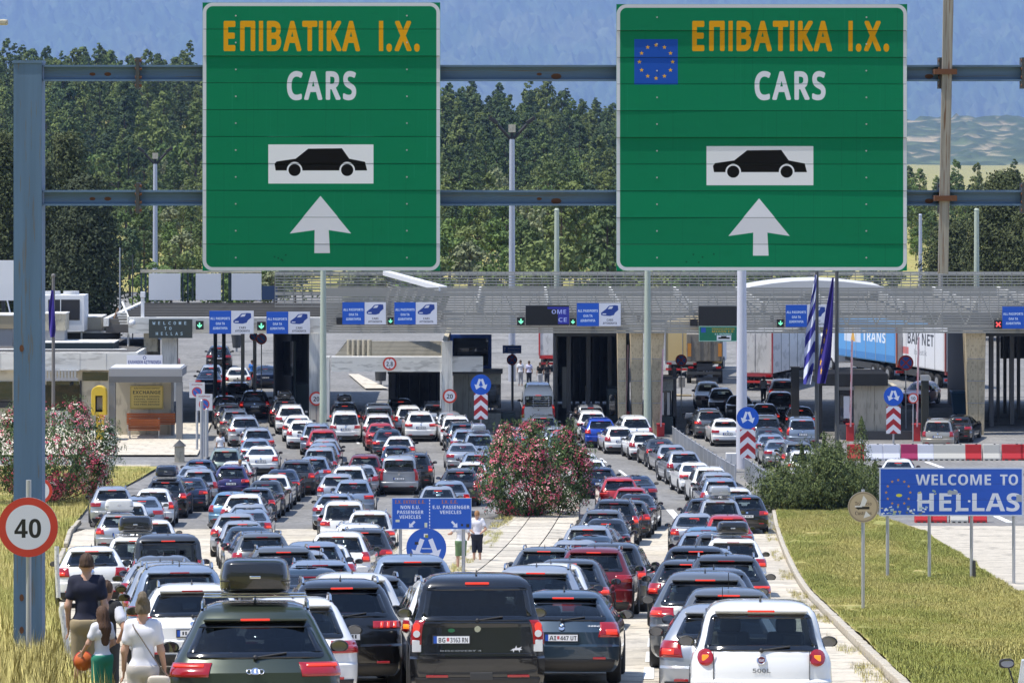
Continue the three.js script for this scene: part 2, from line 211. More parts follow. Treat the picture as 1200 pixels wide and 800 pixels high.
class Form {
  constructor(s) {
    this.s = s; const { L, H, W, belt, gt } = s, wt = s.wt ?? W * 0.7, gTop = s.rakeTop, gBot = s.rakeBot, sedan = s.kind === 'sedan';
    const cowl = s.cowl ?? 1.2, wsTop = s.wsTop ?? 2.0, hood = s.hood ?? belt - 0.06;
    const K = [ // y, half width, rear, front
      [0.2, W - 0.10, 0.16, 0.25], [0.3, W - 0.03, 0.05, 0.06], [0.45, W - 0.005, 0.0, 0.0], [s.bump, W, 0.0, 0.0], [s.bump + 0.035, W - 0.004, s.step ?? 0.05, 0.04],
      [lerp(s.bump, belt, 0.6), W - 0.01, (s.step ?? 0.05) + 0.01, 0.12],
    ];
    if (sedan) K.push([hood - 0.02, W - 0.03, s.lid - 0.01, 0.45], [hood + 0.03, W - 0.05, s.lid + 0.04, 0.75], [belt + 0.02, W - 0.075, gBot - 0.06, cowl]);
    else K.push([hood, W - 0.03, lerp(s.step ?? 0.05, gBot, 0.55), 0.5], [belt, W - 0.06, gBot - 0.02, cowl - 0.08]);
    K.push([belt + 0.07, W - 0.1, gBot + 0.03, cowl + 0.1], [gt, wt, gTop, wsTop - 0.05], [lerp(gt, H, 0.45), wt - 0.05, gTop + 0.07, wsTop + 0.1], [lerp(gt, H, 0.75), wt - 0.12, gTop + 0.2, wsTop + 0.24], [H - 0.012, wt - 0.24, gTop + 0.45, wsTop + 0.45], [H, wt - 0.42, gTop + 0.8, wsTop + 0.8]);
    const ys = K.map(k => k[0]);
    this.w = pchip(ys, K.map(k => k[1])); this.r = pchip(ys, K.map(k => k[2])); this.f = pchip(ys, K.map(k => k[3])); this.keys = ys;
    this.rbf = y => (s.round ?? 0.34) * lerp(1, 0.75, smooth(belt, gt, y)); this.fbf = y => lerp(0.45, 0.3, smooth(belt, gt, y));
  }
  rearQ(x, y) { const W = this.w(y); return this.r(y) + this.rbf(y) * (1 - sup(x / W)); }
  sideX(q, y) { const W = this.w(y), r = this.r(y), b = this.rbf(y), L = this.s.L, f = this.f(y), fb = this.fbf(y); if (q < r + b) return W * sup(1 - clamp((q - r) / b, 0, 1)); const q2 = L - f - q; if (q2 < fb) return W * sup(1 - clamp(q2 / fb, 0, 1)); return W; }
  frontQ(x, y) { const W = this.w(y); return this.s.L - this.f(y) - this.fbf(y) * (1 - sup(x / W)); }
  P(x, y, q) { return [x, y, this.s.L / 2 - q]; }
}
function gridGeo(rows) { // rows of points, all of one length
  const p = [], ix = [], n = rows[0].length; rows.forEach(r => r.forEach(v => p.push(...v)));
  for (let i = 0; i < rows.length - 1; i++) for (let j = 0; j < n - 1; j++) { const a = i * n + j, b = a + n; ix.push(a, a + 1, b, a + 1, b + 1, b); }
  const g = new THREE.BufferGeometry(); g.setAttribute('position', new THREE.Float32BufferAttribute(p, 3)); g.setIndex(ix); g.computeVertexNormals(); return g;
}
// a patch lying on the rear (or front) of the body between two edges uL(t), uR(t) given as shares of the half width
function rearPatch(fm, y0, y1, uL, uR, off, ny = 6, nx = 8, front = false, skirt = 0.02) {
  const rows = [];
  for (let i = -1; i <= ny + 1; i++) {
    const t = clamp(i / ny, 0, 1), y = lerp(y0, y1, t), W = fm.w(y), r = [];
    for (let j = -1; j <= nx + 1; j++) { const inn = i < 0 || i > ny || j < 0 || j > nx, u = clamp(lerp(uL(t), uR(t), clamp(j / nx, 0, 1)), -0.998, 0.998), x = u * W, o = inn ? -skirt : off; r.push(front ? fm.P(x * (1 + o * 0.3), y, fm.frontQ(x, y) + o) : fm.P(x + Math.sign(u) * Math.pow(Math.abs(u), 6) * o, y, fm.rearQ(x, y) - o)); }
    rows.push(front ? r.reverse() : r);
  }
  return gridGeo(rows);
}
function sidePatch(fm, side, y0, y1, qA, qB, off, ny = 5, nq = 6, skirt = 0.015) {
  const rows = [];
  for (let i = -1; i <= ny + 1; i++) { const t = clamp(i / ny, 0, 1), y = lerp(y0, y1, t), r = []; for (let j = -1; j <= nq + 1; j++) { const inn = i < 0 || i > ny || j < 0 || j > nq, q = lerp(qA(t), qB(t), clamp(j / nq, 0, 1)); r.push(fm.P(side * (fm.sideX(q, y) + (inn ? -skirt : off)), y, q)); } rows.push(side > 0 ? r : r.reverse()); }
  return gridGeo(rows);
}
const roundEdge = (a, r, y0, y1) => t => { const h = y1 - y0, m = Math.min(t, 1 - t) * h; return a * (1 - (m < r ? r * (1 - Math.sqrt(Math.max(0, 1 - (1 - m / r) ** 2))) : 0)); };
// paints
const paintMat = (c, metal = 0.35, rough = 0.32) => new THREE.MeshPhysicalMaterial({ color: c, metalness: metal, roughness: rough, clearcoat: 1, clearcoatRoughness: 0.03 });
const PAINT = {
  white: paintMat(lin(0.78, 0.78, 0.77), 0, 0.4), pearl: paintMat(lin(0.7, 0.69, 0.66), 0.1), silver: paintMat(lin(0.42, 0.44, 0.47), 0.6), bluesilver: paintMat(lin(0.3, 0.36, 0.45), 0.6), grey: paintMat(lin(0.13, 0.14, 0.15), 0.5), darkgrey: paintMat(lin(0.045, 0.048, 0.053), 0.45), black: paintMat(lin(0.008, 0.008, 0.009), 0.1, 0.25),
  navy: paintMat(lin(0.012, 0.025, 0.065), 0.35), steelblue: paintMat(lin(0.03, 0.055, 0.085), 0.4), blue: paintMat(lin(0.01, 0.06, 0.42), 0.3), skyblue: paintMat(lin(0.16, 0.30, 0.45), 0.5), purple: paintMat(lin(0.035, 0.025, 0.12), 0.3), red: paintMat(lin(0.42, 0.012, 0.014), 0.2), darkred: paintMat(lin(0.16, 0.006, 0.01), 0.3), green: paintMat(lin(0.04, 0.052, 0.035), 0.45), palegreen: paintMat(lin(0.3, 0.36, 0.3), 0.5), beige: paintMat(lin(0.42, 0.39, 0.33), 0.5),
};
const COLNAME = { white: 'white', pearl: 'off white', silver: 'silver', bluesilver: 'pale blue', grey: 'mid grey', darkgrey: 'dark grey', black: 'black', navy: 'navy blue', steelblue: 'slate blue', blue: 'bright blue', skyblue: 'sky blue', purple: 'purple', red: 'red', darkred: 'dark red', green: 'olive green', palegreen: 'pale green', beige: 'beige' };
const CM = {
  glass: new THREE.MeshPhysicalMaterial({ color: lin(0.5, 0.56, 0.56), roughness: 0.02, transmission: 1, thickness: 0, ior: 1.52 }),
  privacy: new THREE.MeshPhysicalMaterial({ color: lin(0.03, 0.036, 0.04), roughness: 0.02, transmission: 1, thickness: 0, ior: 1.55 }),
  frit: new THREE.MeshPhysicalMaterial({ color: lin(0.006, 0.006, 0.007), roughness: 0.08, clearcoat: 1 }),
  trim: std(lin(0.022, 0.022, 0.024), 0.55), tyre: M.rubber, rim: std(lin(0.5, 0.5, 0.52), 0.35, 0.8), chrome: std(lin(0.75, 0.75, 0.77), 0.15, 1), inside: std(lin(0.018, 0.018, 0.02), 0.9), seat: std(lin(0.1, 0.097, 0.093), 0.9),
  lamp: new THREE.MeshPhysicalMaterial({ color: lin(0.26, 0.004, 0.006), roughness: 0.12, clearcoat: 1, emissive: lin(0.6, 0.01, 0.012), emissiveIntensity: 0.1 }),
  lit: new THREE.MeshPhysicalMaterial({ color: lin(0.5, 0.03, 0.02), roughness: 0.25, emissive: lin(1, 0.06, 0.03), emissiveIntensity: 0.5 }),
  amber: new THREE.MeshPhysicalMaterial({ color: lin(0.6, 0.16, 0.02), roughness: 0.25, emissive: lin(1, 0.25, 0.02), emissiveIntensity: 0.9 }),
  clearLamp: new THREE.MeshPhysicalMaterial({ color: lin(0.7, 0.7, 0.7), roughness: 0.12, clearcoat: 1 }), mirror: std(lin(0.15, 0.155, 0.17), 0.03, 1), head: new THREE.MeshPhysicalMaterial({ color: lin(0.5, 0.52, 0.55), roughness: 0.1, metalness: 0.6, clearcoat: 1 }),
};
const plateTex = (txt) => canvasTex(256, 56, (c, w, h) => { c.fillStyle = '#e9e9ea'; c.fillRect(0, 0, w, h); c.strokeStyle = '#222'; c.lineWidth = 3; c.strokeRect(1.5, 1.5, w - 3, h - 3); c.fillStyle = '#1c4fae'; c.fillRect(3, 3, 24, h - 6); if (txt) { const [a, b] = txt.split('|'); put(c, a, 62, h / 2 + 3, 46, 54, '#17171a', 'sans-serif'); c.fillStyle = '#c9555c'; c.fillRect(95, 14, 18, 26); put(c, b, 182, h / 2 + 3, 46, 126, '#17171a', 'sans-serif'); } else { c.fillStyle = '#3a3a3e'; for (const x of [44, 66, 112, 134, 156, 192, 214]) c.fillRect(x, 14, 13, 28); } });
const plateMat = {}; const plateOf = t => plateMat[t || ''] ??= std(0xffffff, 0.5, 0, { map: plateTex(t) });

const TYPES = {
  suv: { kind: 'hatch', L: 4.5, H: 1.66, W: 0.92, belt: 1.08, gt: 1.5, bump: 0.66, rakeBot: 0.17, rakeTop: 0.48, wt: 0.66, lamps: 'wide', rails: 1, wheel: 0.36, cowl: 1.2, wsTop: 2.0, uw: 0.78 },
  bigsuv: { kind: 'hatch', L: 4.75, H: 1.7, W: 0.96, belt: 1.1, gt: 1.53, bump: 0.7, rakeBot: 0.2, rakeTop: 0.55, wt: 0.68, lamps: 'wide', rails: 1, wheel: 0.37, cowl: 1.25, wsTop: 2.1, uw: 0.8 },
  cross: { kind: 'hatch', L: 4.2, H: 1.58, W: 0.89, belt: 1.03, gt: 1.42, bump: 0.62, rakeBot: 0.16, rakeTop: 0.5, wt: 0.63, lamps: 'tall', wheel: 0.34, cowl: 1.1, wsTop: 1.85, uw: 0.76 },
  hatch: { kind: 'hatch', L: 4.1, H: 1.47, W: 0.88, belt: 0.96, gt: 1.33, bump: 0.58, rakeBot: 0.17, rakeTop: 0.52, wt: 0.61, lamps: 'block', wheel: 0.32, cowl: 1.05, wsTop: 1.8, uw: 0.77 },
  wagon: { kind: 'hatch', L: 4.65, H: 1.47, W: 0.9, belt: 0.97, gt: 1.33, bump: 0.6, rakeBot: 0.2, rakeTop: 0.62, wt: 0.62, lamps: 'wide', rails: 1, wheel: 0.33, cowl: 1.3, wsTop: 2.1, uw: 0.8 },
  mpv: { kind: 'hatch', L: 4.4, H: 1.66, W: 0.9, belt: 1.02, gt: 1.5, bump: 0.62, rakeBot: 0.12, rakeTop: 0.34, wt: 0.69, lamps: 'tall', wheel: 0.33, cowl: 1.0, wsTop: 1.85, uw: 0.82, rails: 1 },
  van: { kind: 'hatch', L: 4.5, H: 1.84, W: 0.92, belt: 1.12, gt: 1.64, bump: 0.6, rakeBot: 0.06, rakeTop: 0.16, wt: 0.76, lamps: 'column', wheel: 0.34, cowl: 1.0, wsTop: 1.8, uw: 0.82, round: 0.2, rails: 1 },
  sedan: { kind: 'sedan', L: 4.65, H: 1.46, W: 0.9, belt: 0.97, gt: 1.33, bump: 0.6, rakeBot: 0.72, rakeTop: 1.3, lid: 0.12, hood: 0.95, wt: 0.61, lamps: 'wide', wheel: 0.33, cowl: 1.35, wsTop: 2.1, uw: 0.8 },
  boxy: { kind: 'hatch', L: 4.83, H: 1.84, W: 0.957, belt: 1.17, gt: 1.68, bump: 0.66, rakeBot: 0.1, rakeTop: 0.24, wt: 0.76, lamps: 'stack', wheel: 0.38, cowl: 1.3, wsTop: 2.0, uw: 0.86, round: 0.17, step: 0.07, rails: 0, privacy: 1 },
  tallhatch: { kind: 'hatch', L: 4.2, H: 1.65, W: 0.89, belt: 1.02, gt: 1.5, bump: 0.66, rakeBot: 0.13, rakeTop: 0.36, wt: 0.68, lamps: 'round', wheel: 0.33, cowl: 0.95, wsTop: 1.7, uw: 0.84, round: 0.36 },
  sportsuv: { kind: 'hatch', L: 4.68, H: 1.63, W: 0.945, belt: 1.05, gt: 1.46, bump: 0.72, rakeBot: 0.2, rakeTop: 0.58, wt: 0.66, lamps: 'slim', rails: 1, wheel: 0.37, cowl: 1.3, wsTop: 2.15, uw: 0.83 },
  minibus: { kind: 'hatch', L: 5.9, H: 2.6, W: 1.0, belt: 1.35, gt: 2.0, bump: 0.6, rakeBot: 0.05, rakeTop: 0.12, wt: 0.9, lamps: 'column', wheel: 0.36, cowl: 0.9, wsTop: 1.9, uw: 0.84, round: 0.14 },
};
const KINDNAME = { suv: 'SUV', bigsuv: 'large SUV', cross: 'crossover', hatch: 'hatchback', wagon: 'estate car', mpv: 'people carrier', van: 'glazed small van', sedan: 'saloon car', boxy: 'boxy off-roader', tallhatch: 'tall hatchback', sportsuv: 'sloping-backed SUV', minibus: 'minibus' };
const tyreGeo = {}; 
function wheelGeo(R) {
  const k = R.toFixed(2); if (tyreGeo[k]) return tyreGeo[k];
  const pr = [[R * 0.64, -0.1], [R * 0.9, -0.112], [R * 0.985, -0.085], [R, -0.05], [R, 0.05], [R * 0.985, 0.085], [R * 0.9, 0.112], [R * 0.64, 0.1]].map(p => new THREE.Vector2(...p));
  const tyre = new THREE.LatheGeometry(pr, 22).rotateZ(Math.PI / 2);
  const rim = []; rim.push(new THREE.CylinderGeometry(R * 0.16, R * 0.16, 0.17, 10).rotateZ(Math.PI / 2)); for (let i = 0; i < 5; i++) rim.push(bx(0.15, R * 0.6, 0.07, 0, R * 0.34, 0).rotateX(i * Math.PI * 2 / 5)); rim.push(new THREE.CylinderGeometry(R * 0.66, R * 0.66, 0.19, 20, 1, true).rotateZ(Math.PI / 2)); rim.push(new THREE.CylinderGeometry(R * 0.63, R * 0.63, 0.05, 20).rotateZ(Math.PI / 2));
  return tyreGeo[k] = { tyre, rim: mergeGeometries(rim.map(plain)) };
}
function carGeo(type, variant) {
  const s = { ...TYPES[type], ...variant }, fm = new Form(s), { L, H, W, belt, gt } = s, sedan = s.kind === 'sedan', wt = fm.w(gt);
  const rg0 = s.rg0 ?? (sedan ? belt + 0.06 : belt + 0.02), rg1 = gt - 0.005, sg0 = belt + 0.05, sg1 = gt - 0.01, ws0 = belt + 0.06, ws1 = gt - 0.01;
  // rows
  const fine = [...fm.keys, rg0 + 0.05, rg1 - 0.035, sg0, sg1, lerp(sg0, sg1, 0.33), lerp(sg0, sg1, 0.66), 0.25, 0.38, lerp(s.bump, belt, 0.3), lerp(s.bump, belt, 0.85), belt - 0.03, belt + 0.03, ws0].sort((a, b) => a - b);
  const rows = []; for (const y of fine) if (!rows.length || y - rows[rows.length - 1] > 0.006) rows.push(y);
  // side windows, as [bottom rear, bottom front, top rear, top front]
  const qa0 = fm.r(sg0) + (sedan ? 0.3 : 0.34), qa1 = fm.r(sg1) + (sedan ? 0.22 : 0.26), qb0 = L - fm.f(sg0) - 0.32, qb1 = L - fm.f(sg1) - 0.14;
  const split = sedan ? [[0.03, 0.42], [0.46, 1]] : [[0, 0.21], [0.25, 0.58], [0.62, 1]];
  const wins = split.map(([a, b]) => ({ r: y => lerp(lerp(qa0, qb0, a), lerp(qa1, qb1, a), clamp((y - sg0) / (sg1 - sg0), 0, 1)), f: y => lerp(lerp(qa0, qb0, b), lerp(qa1, qb1, b), clamp((y - sg0) / (sg1 - sg0), 0, 1)) }));
  const uw = s.uw, UR = [-0.9, -uw, -uw * 0.66, -uw * 0.33, 0, uw * 0.33, uw * 0.66, uw, 0.9], UF = [0.9, 0.78, 0.4, 0, -0.4, -0.78, -0.9];
  const cuts = y => { const r = fm.r(y), b = fm.rbf(y), q0 = r + b * (1 - sup(0.9)), fq = L - fm.f(y) - fm.fbf(y) * (1 - sup(0.9)); const c = [q0]; const mid = wins.flatMap(w => [w.r(y), w.f(y)]); const k = [lerp(q0, mid[0], 0.3), lerp(q0, mid[0], 0.65), ...mid, lerp(mid[mid.length - 1], fq, 0.4), lerp(mid[mid.length - 1], fq, 0.75)]; for (const v of k) c.push(clamp(v, c[c.length - 1] + 0.004, fq)); c.push(fq); return c; };
  const ring = y => { const W_ = fm.w(y), c = cuts(y), o = []; for (const u of UR) o.push([...fm.P(u * W_, y, fm.rearQ(u * W_, y)), 'r', u]); for (const q of c.slice(1)) o.push([...fm.P(fm.sideX(q, y), y, q), 's', q]); for (const u of UF.slice(1)) o.push([...fm.P(u * W_, y, fm.frontQ(u * W_, y)), 'f', u]); for (const q of c.slice(0, -1).reverse()) o.push([...fm.P(-fm.sideX(q, y), y, q), 't', q]); return o; };
  const R = rows.map(ring), n = R[0].length, p = [], ix = []; R.forEach(r => r.forEach(v => p.push(v[0], v[1], v[2])));
  const isWin = (i, j) => {
    const y = (rows[i] + rows[i + 1]) / 2, a = R[i][j], b = R[i][(j + 1) % n];
    if (j < 8) { const um = (UR[j] + UR[j + 1]) / 2; return Math.abs(um) < uw && y > rg0 + 0.05 && y < rg1 - 0.035; }
    const ns = cuts(1).length; // points per side
    const sideCell = k => { const m = k - 3; return m >= 0 && m < wins.length * 2 && m % 2 === 0; };
    if (j < 8 + ns - 1) return sideCell(j - 8) && y > sg0 && y < sg1;
    if (j < 8 + ns - 1 + 6) { const m = j - (8 + ns - 1); return m >= 1 && m <= 4 && y > ws0 && y < ws1; }
    const k = j - (8 + ns - 1 + 6); return sideCell(ns - 2 - k) && y > sg0 && y < sg1;
  };
  for (let i = 0; i < rows.length - 1; i++) for (let j = 0; j < n; j++) { if (isWin(i, j)) continue; const a = i * n + j, b = i * n + (j + 1) % n, c = a + n, d = b + n; ix.push(a, b, c, b, d, c); }
  const top = p.length / 3; const lastRow = (rows.length - 1) * n; { const r = R[R.length - 1]; let z0 = 1e9, z1 = -1e9; r.forEach(v => { z0 = Math.min(z0, v[2]); z1 = Math.max(z1, v[2]); }); p.push(0, H + 0.004, (z0 + z1) / 2); } for (let j = 0; j < n; j++) ix.push(lastRow + j, lastRow + (j + 1) % n, top);
  const bot = p.length / 3; p.push(0, 0.2, 0); for (let j = 0; j < n; j++) ix.push((j + 1) % n, j, bot);
  const shell = new THREE.BufferGeometry(); shell.setAttribute('position', new THREE.Float32BufferAttribute(p, 3)); shell.setIndex(ix);
  const body = toCreasedNormals(shell, 0.62);
  // windows: dark border round clear glass
  const G = { body, fm, s };
  const uo = uw + 0.06, e = 0.07;
  const ringOf = (y0, y1, uL, uR, iy0, iy1, iu, off, front) => [rearPatch(fm, y0, iy0, t => uL(t * (iy0 - y0) / (y1 - y0)), t => uR(t * (iy0 - y0) / (y1 - y0)), off, 3, 8, front), rearPatch(fm, iy1, y1, t => uL(lerp((iy1 - y0) / (y1 - y0), 1, t)), t => uR(lerp((iy1 - y0) / (y1 - y0), 1, t)), off, 3, 8, front), rearPatch(fm, iy0, iy1, t => uL(lerp((iy0 - y0) / (y1 - y0), (iy1 - y0) / (y1 - y0), t)), () => -iu, off, 3, 2, front), rearPatch(fm, iy0, iy1, () => iu, t => uR(lerp((iy0 - y0) / (y1 - y0), (iy1 - y0) / (y1 - y0), t)), off, 3, 2, front)];
  const eR = roundEdge(uo, 0.07, rg0, rg1), iy0 = rg0 + e, iy1 = rg1 - e * 0.8, iu = uw - 0.03;
  G.rearFrit = mergeGeometries(ringOf(rg0, rg1, t => -eR(t), eR, iy0, iy1, iu, 0.008, false).map(plain));
  G.rearGlass = rearPatch(fm, iy0, iy1, () => -iu, () => iu, 0.006, 4, 8, false, -0.004);
  G.windscreen = rearPatch(fm, ws0 - 0.02, ws1 + 0.02, () => -0.82, () => 0.82, 0.008, 5, 8, true);
  G.side = wins.map(w => [1, -1].map(sd => sidePatch(fm, sd, sg0 - 0.015, sg1 + 0.015, t => w.r(lerp(sg0, sg1, t)) - 0.015, t => w.f(lerp(sg0, sg1, t)) + 0.015, 0.006, 3, 4)));
  G.pillar = [1, -1].flatMap(sd => wins.slice(0, -1).map((w, k) => sidePatch(fm, sd, sg0 - 0.02, sg1 + 0.02, t => w.f(lerp(sg0, sg1, t)) - 0.005, t => wins[k + 1].r(lerp(sg0, sg1, t)) + 0.005, 0.007, 2, 1)));
  // wheels and arches
  const Rw = s.wheel, qr = L * 0.19, qf = L * 0.81 - 0.02; G.wheels = [[1, qr], [-1, qr], [1, qf], [-1, qf]];
  G.arch = (G.wheels.map(([sd, q]) => sidePatch(fm, sd, 0.21, Rw * 2 + 0.07, t => q - Math.sqrt(Math.max(0.0004, (Rw + 0.075) ** 2 - (lerp(0.21, Rw * 2 + 0.07, t) - Rw) ** 2)), t => q + Math.sqrt(Math.max(0.0004, (Rw + 0.075) ** 2 - (lerp(0.21, Rw * 2 + 0.07, t) - Rw) ** 2)), 0.006, 9, 3)));
  // bumper insert, sill, diffuser
  G.lower = ([rearPatch(fm, 0.215, s.valance ?? 0.40, () => -0.93, () => 0.93, 0.012, 3, 14), ...[1, -1].map(sd => sidePatch(fm, sd, 0.21, 0.3, () => qr + Rw + 0.08, () => qf - Rw - 0.08, 0.008, 2, 3))]);
  // inside
  const ins = [bx((W - 0.12) * 2, belt - 0.32, L - 1.5, 0, 0.3 + (belt - 0.32) / 2, 0.05)];
  const seatQ = L * 0.52; G.seatsRear = []; const seats = [];
  for (const x of [-0.36, 0.36]) { seats.push(rb(0.5, 0.42, 0.14, 0.06, x, belt - 0.02, L / 2 - seatQ), rb(0.27, 0.19, 0.1, 0.045, x, belt + 0.27, L / 2 - seatQ + 0.03)); }
  const rq = (sedan ? 1.35 : 1.0); seats.push(rb((wt + W) * 0.82, 0.3, 0.14, 0.05, 0, belt - 0.08, L / 2 - rq)); for (const x of [-0.42, 0.42]) seats.push(rb(0.25, 0.16, 0.09, 0.04, x, belt + 0.12, L / 2 - rq));
  G.inside = mergeGeometries(ins.map(plain)); G.seats = mergeGeometries(seats.map(plain));
  G.liner = bx(wt * 1.8, 0.02, L - fm.r(gt) - fm.f(gt) - 0.3, 0, gt + 0.005, L / 2 - (fm.r(gt) + (L - fm.f(gt))) / 2);
  // mirrors
  const mq = L - fm.f(belt + 0.04) - 0.55, my = belt + 0.04, mx = fm.w(my) + 0.13;
  G.mirror = [1, -1].map(sd => { const g = new THREE.SphereGeometry(1, 12, 8); g.scale(0.115, 0.078, 0.085); const a = g.attributes.position; for (let i = 0; i < a.count; i++) { if (a.getZ(i) > 0.03) a.setZ(i, 0.03); if (a.getY(i) < -0.06) a.setY(i, -0.06); } g.computeVertexNormals(); g.translate(sd * mx, my, L / 2 - mq); return mergeGeometries([plain(g), plain(bx(0.14, 0.03, 0.05, sd * (mx - 0.12), my - 0.045, L / 2 - mq))]); });
  G.mirrorGlass = [1, -1].map(sd => { const g = new THREE.CircleGeometry(1, 14); g.scale(0.094, 0.06, 1); return g.translate(sd * mx, my, L / 2 - mq + 0.033); });
  // rear details
  const ry = (x, y, off = 0) => fm.P(x, y, fm.rearQ(x, y) - off);
  const py = s.plateY ?? (sedan ? s.bump + 0.14 : s.bump + (belt - s.bump) * 0.36);
  const place = (g, x, y, off) => { const e1 = fm.r(y + 0.05), e0 = fm.r(y - 0.05); g.rotateX(-Math.atan2(e1 - e0, 0.1)); const v = ry(x, y, off); return g.translate(v[0], v[1], v[2]); };
  const plateG = new THREE.PlaneGeometry(0.52, 0.112); G.plate = place(plateG, s.plateX ?? 0, py, 0.024); G.plateBase = place(bx(0.54, 0.13, 0.02), s.plateX ?? 0, py, 0.01); G.plateY = py;
  const yb = s.badgeY ?? lerp(py, belt, 0.62); G.badge = place(new THREE.CylinderGeometry(0.045, 0.045, 0.012, 16).rotateX(Math.PI / 2), 0, yb, 0.012); G.place = place;
  if (!sedan && type !== 'boxy' && type !== 'minibus') { const sp = fm.r(gt + 0.02); G.spoiler = rb(wt * 1.72, 0.035, 0.24, 0.015, 0, gt + 0.03, L / 2 - sp - 0.05); G.third = rb(0.34, 0.026, 0.02, 0.008, 0, gt + 0.03, L / 2 - sp + 0.072); }
  else { const v = ry(0, gt + (type === 'boxy' || type === 'minibus' ? 0.035 : -0.06), 0.012); G.third = rb(0.34, 0.032, 0.02, 0.008, v[0], v[1], v[2]); }
  if (!sedan) { const a = new V3(...ry(0.0, rg0 + 0.01, 0.03)), b = new V3(...ry(0.36, rg0 + 0.06, 0.03)); G.wiper = mergeGeometries([plain(bar(a, b, 0.012, 6)), plain(new THREE.SphereGeometry(0.03, 8, 6).translate(a.x, a.y, a.z))]); }
  G.fin = (() => { const g = new THREE.ConeGeometry(0.05, 0.085, 8); g.scale(0.35, 1, 1.5); return g.translate(0, H + 0.035, L / 2 - fm.r(gt) - 0.42); })();
  G.aerial = bar(new V3(0, H - 0.01, L / 2 - fm.r(gt) - 0.3), new V3(0, H + 0.24, L / 2 - fm.r(gt) - 0.14), 0.006, 5);
  if (s.rails !== undefined) { const mk = sd => { const q0 = fm.r(gt) + 0.3, q1 = L - fm.f(gt) - 0.3, x = sd * (wt - 0.085), y = lerp(gt, H, 0.68); const c = new THREE.CatmullRomCurve3([new V3(x, y - 0.01, L / 2 - q0), new V3(x, y + 0.055, L / 2 - q0 - 0.12), new V3(x, y + 0.065, L / 2 - (q0 + q1) / 2), new V3(x, y + 0.05, L / 2 - q1 + 0.12), new V3(x, y - 0.02, L / 2 - q1)]); return new THREE.TubeGeometry(c, 14, 0.019, 6); }; G.rails = [mk(1), mk(-1)]; }
  // tail lamps
  const lamp = (u0, u1, y0, y1, sk = 0, off = 0.014, n = 5, m = 6) => [1, -1].map(sd => sd > 0 ? rearPatch(fm, y0, y1, t => u0 + sk * t, () => u1, off, n, m) : rearPatch(fm, y0, y1, () => -u1, t => -(u0 + sk * t), off, n, m));
  const yl = lerp(s.bump, belt, 0.5);
  const LS = {
    wide: () => ({ red: lamp(0.56, 0.997, yl - 0.01, yl + 0.16, 0.05), lit: lamp(0.8, 0.98, yl + 0.03, yl + 0.1, 0, 0.02, 2, 3) }),
    tall: () => ({ red: lamp(0.74, 0.997, yl - 0.06, belt + 0.03, 0.06), lit: lamp(0.8, 0.97, yl, yl + 0.1, 0, 0.02, 2, 3) }),
    block: () => ({ red: lamp(0.64, 0.997, yl - 0.04, yl + 0.19, 0.07), lit: lamp(0.78, 0.96, yl, yl + 0.08, 0, 0.02, 2, 3) }),
    column: () => ({ red: lamp(0.84, 0.997, s.bump + 0.1, belt + 0.14, 0.02), lit: lamp(0.87, 0.98, belt - 0.08, belt + 0.06, 0, 0.02, 2, 2) }),
    slim: () => ({ red: lamp(0.55, 0.995, yl - 0.01, yl + 0.15, -0.02), lit: lamp(0.62, 0.97, yl + 0.1, yl + 0.135, 0, 0.022, 2, 5) }),
    stack: () => ({ red: lamp(0.835, 0.985, s.bump + 0.2, belt + 0.03, 0), lit: lamp(0.87, 0.96, belt - 0.14, belt - 0.05, 0, 0.022, 2, 3) }),
    round: () => ({ red: [1, -1].map(sd => { const rows2 = []; for (let i = 0; i <= 5; i++) { const r = []; for (let k = 0; k <= 16; k++) { const a = k / 16 * Math.PI * 2, rad = 0.105 * i / 5, x = sd * 0.70 + Math.cos(a) * rad * (Math.abs(Math.cos(a)) > 0.8 ? 0.97 : 1), y = yl + 0.12 + Math.sin(a) * rad; r.push(ry(x, y, 0.012 + 0.02 * Math.sqrt(1 - (i / 5.01) ** 2))); } rows2.push(r); } const g = gridGeo(rows2); return g; }), lit: [1, -1].map(sd => rb(0.085, 0.075, 0.02, 0.01, ...ry(sd * 0.70, yl + 0.115, 0.034))) }),
    claw: () => ({ red: lamp(0.5, 0.99, yl + 0.06, yl + 0.17, 0.02), lit: [1, -1].map(sd => mergeGeometries([0.62, 0.73, 0.84].map(u => plain(rearPatch(fm, yl + 0.07, yl + 0.16, t => sd * u + (sd > 0 ? 0.03 * t : 0.03 * -t) - 0.0, t => sd * u + sd * 0.03 * t + 0.05, 0.02, 3, 2)))))}),
  };
  Object.assign(G, { lamps: LS[s.lamps]() });
  G.reflector = [1, -1].map(sd => { const y = 0.42, x = sd * W * 0.66; return rb(0.2, 0.035, 0.02, 0.008, ...ry(x, y, 0.014)); });
  // headlamps
  G.head = [1, -1].map(sd => rearPatch(fm, 0.62, 0.78, () => sd > 0 ? 0.55 : -0.95, () => sd > 0 ? 0.95 : -0.55, 0.015, 3, 5, true));
  G.grille = rearPatch(fm, 0.3, 0.6, () => -0.5, () => 0.5, 0.012, 3, 6, true);
  return G;
}
const geoCache = {};
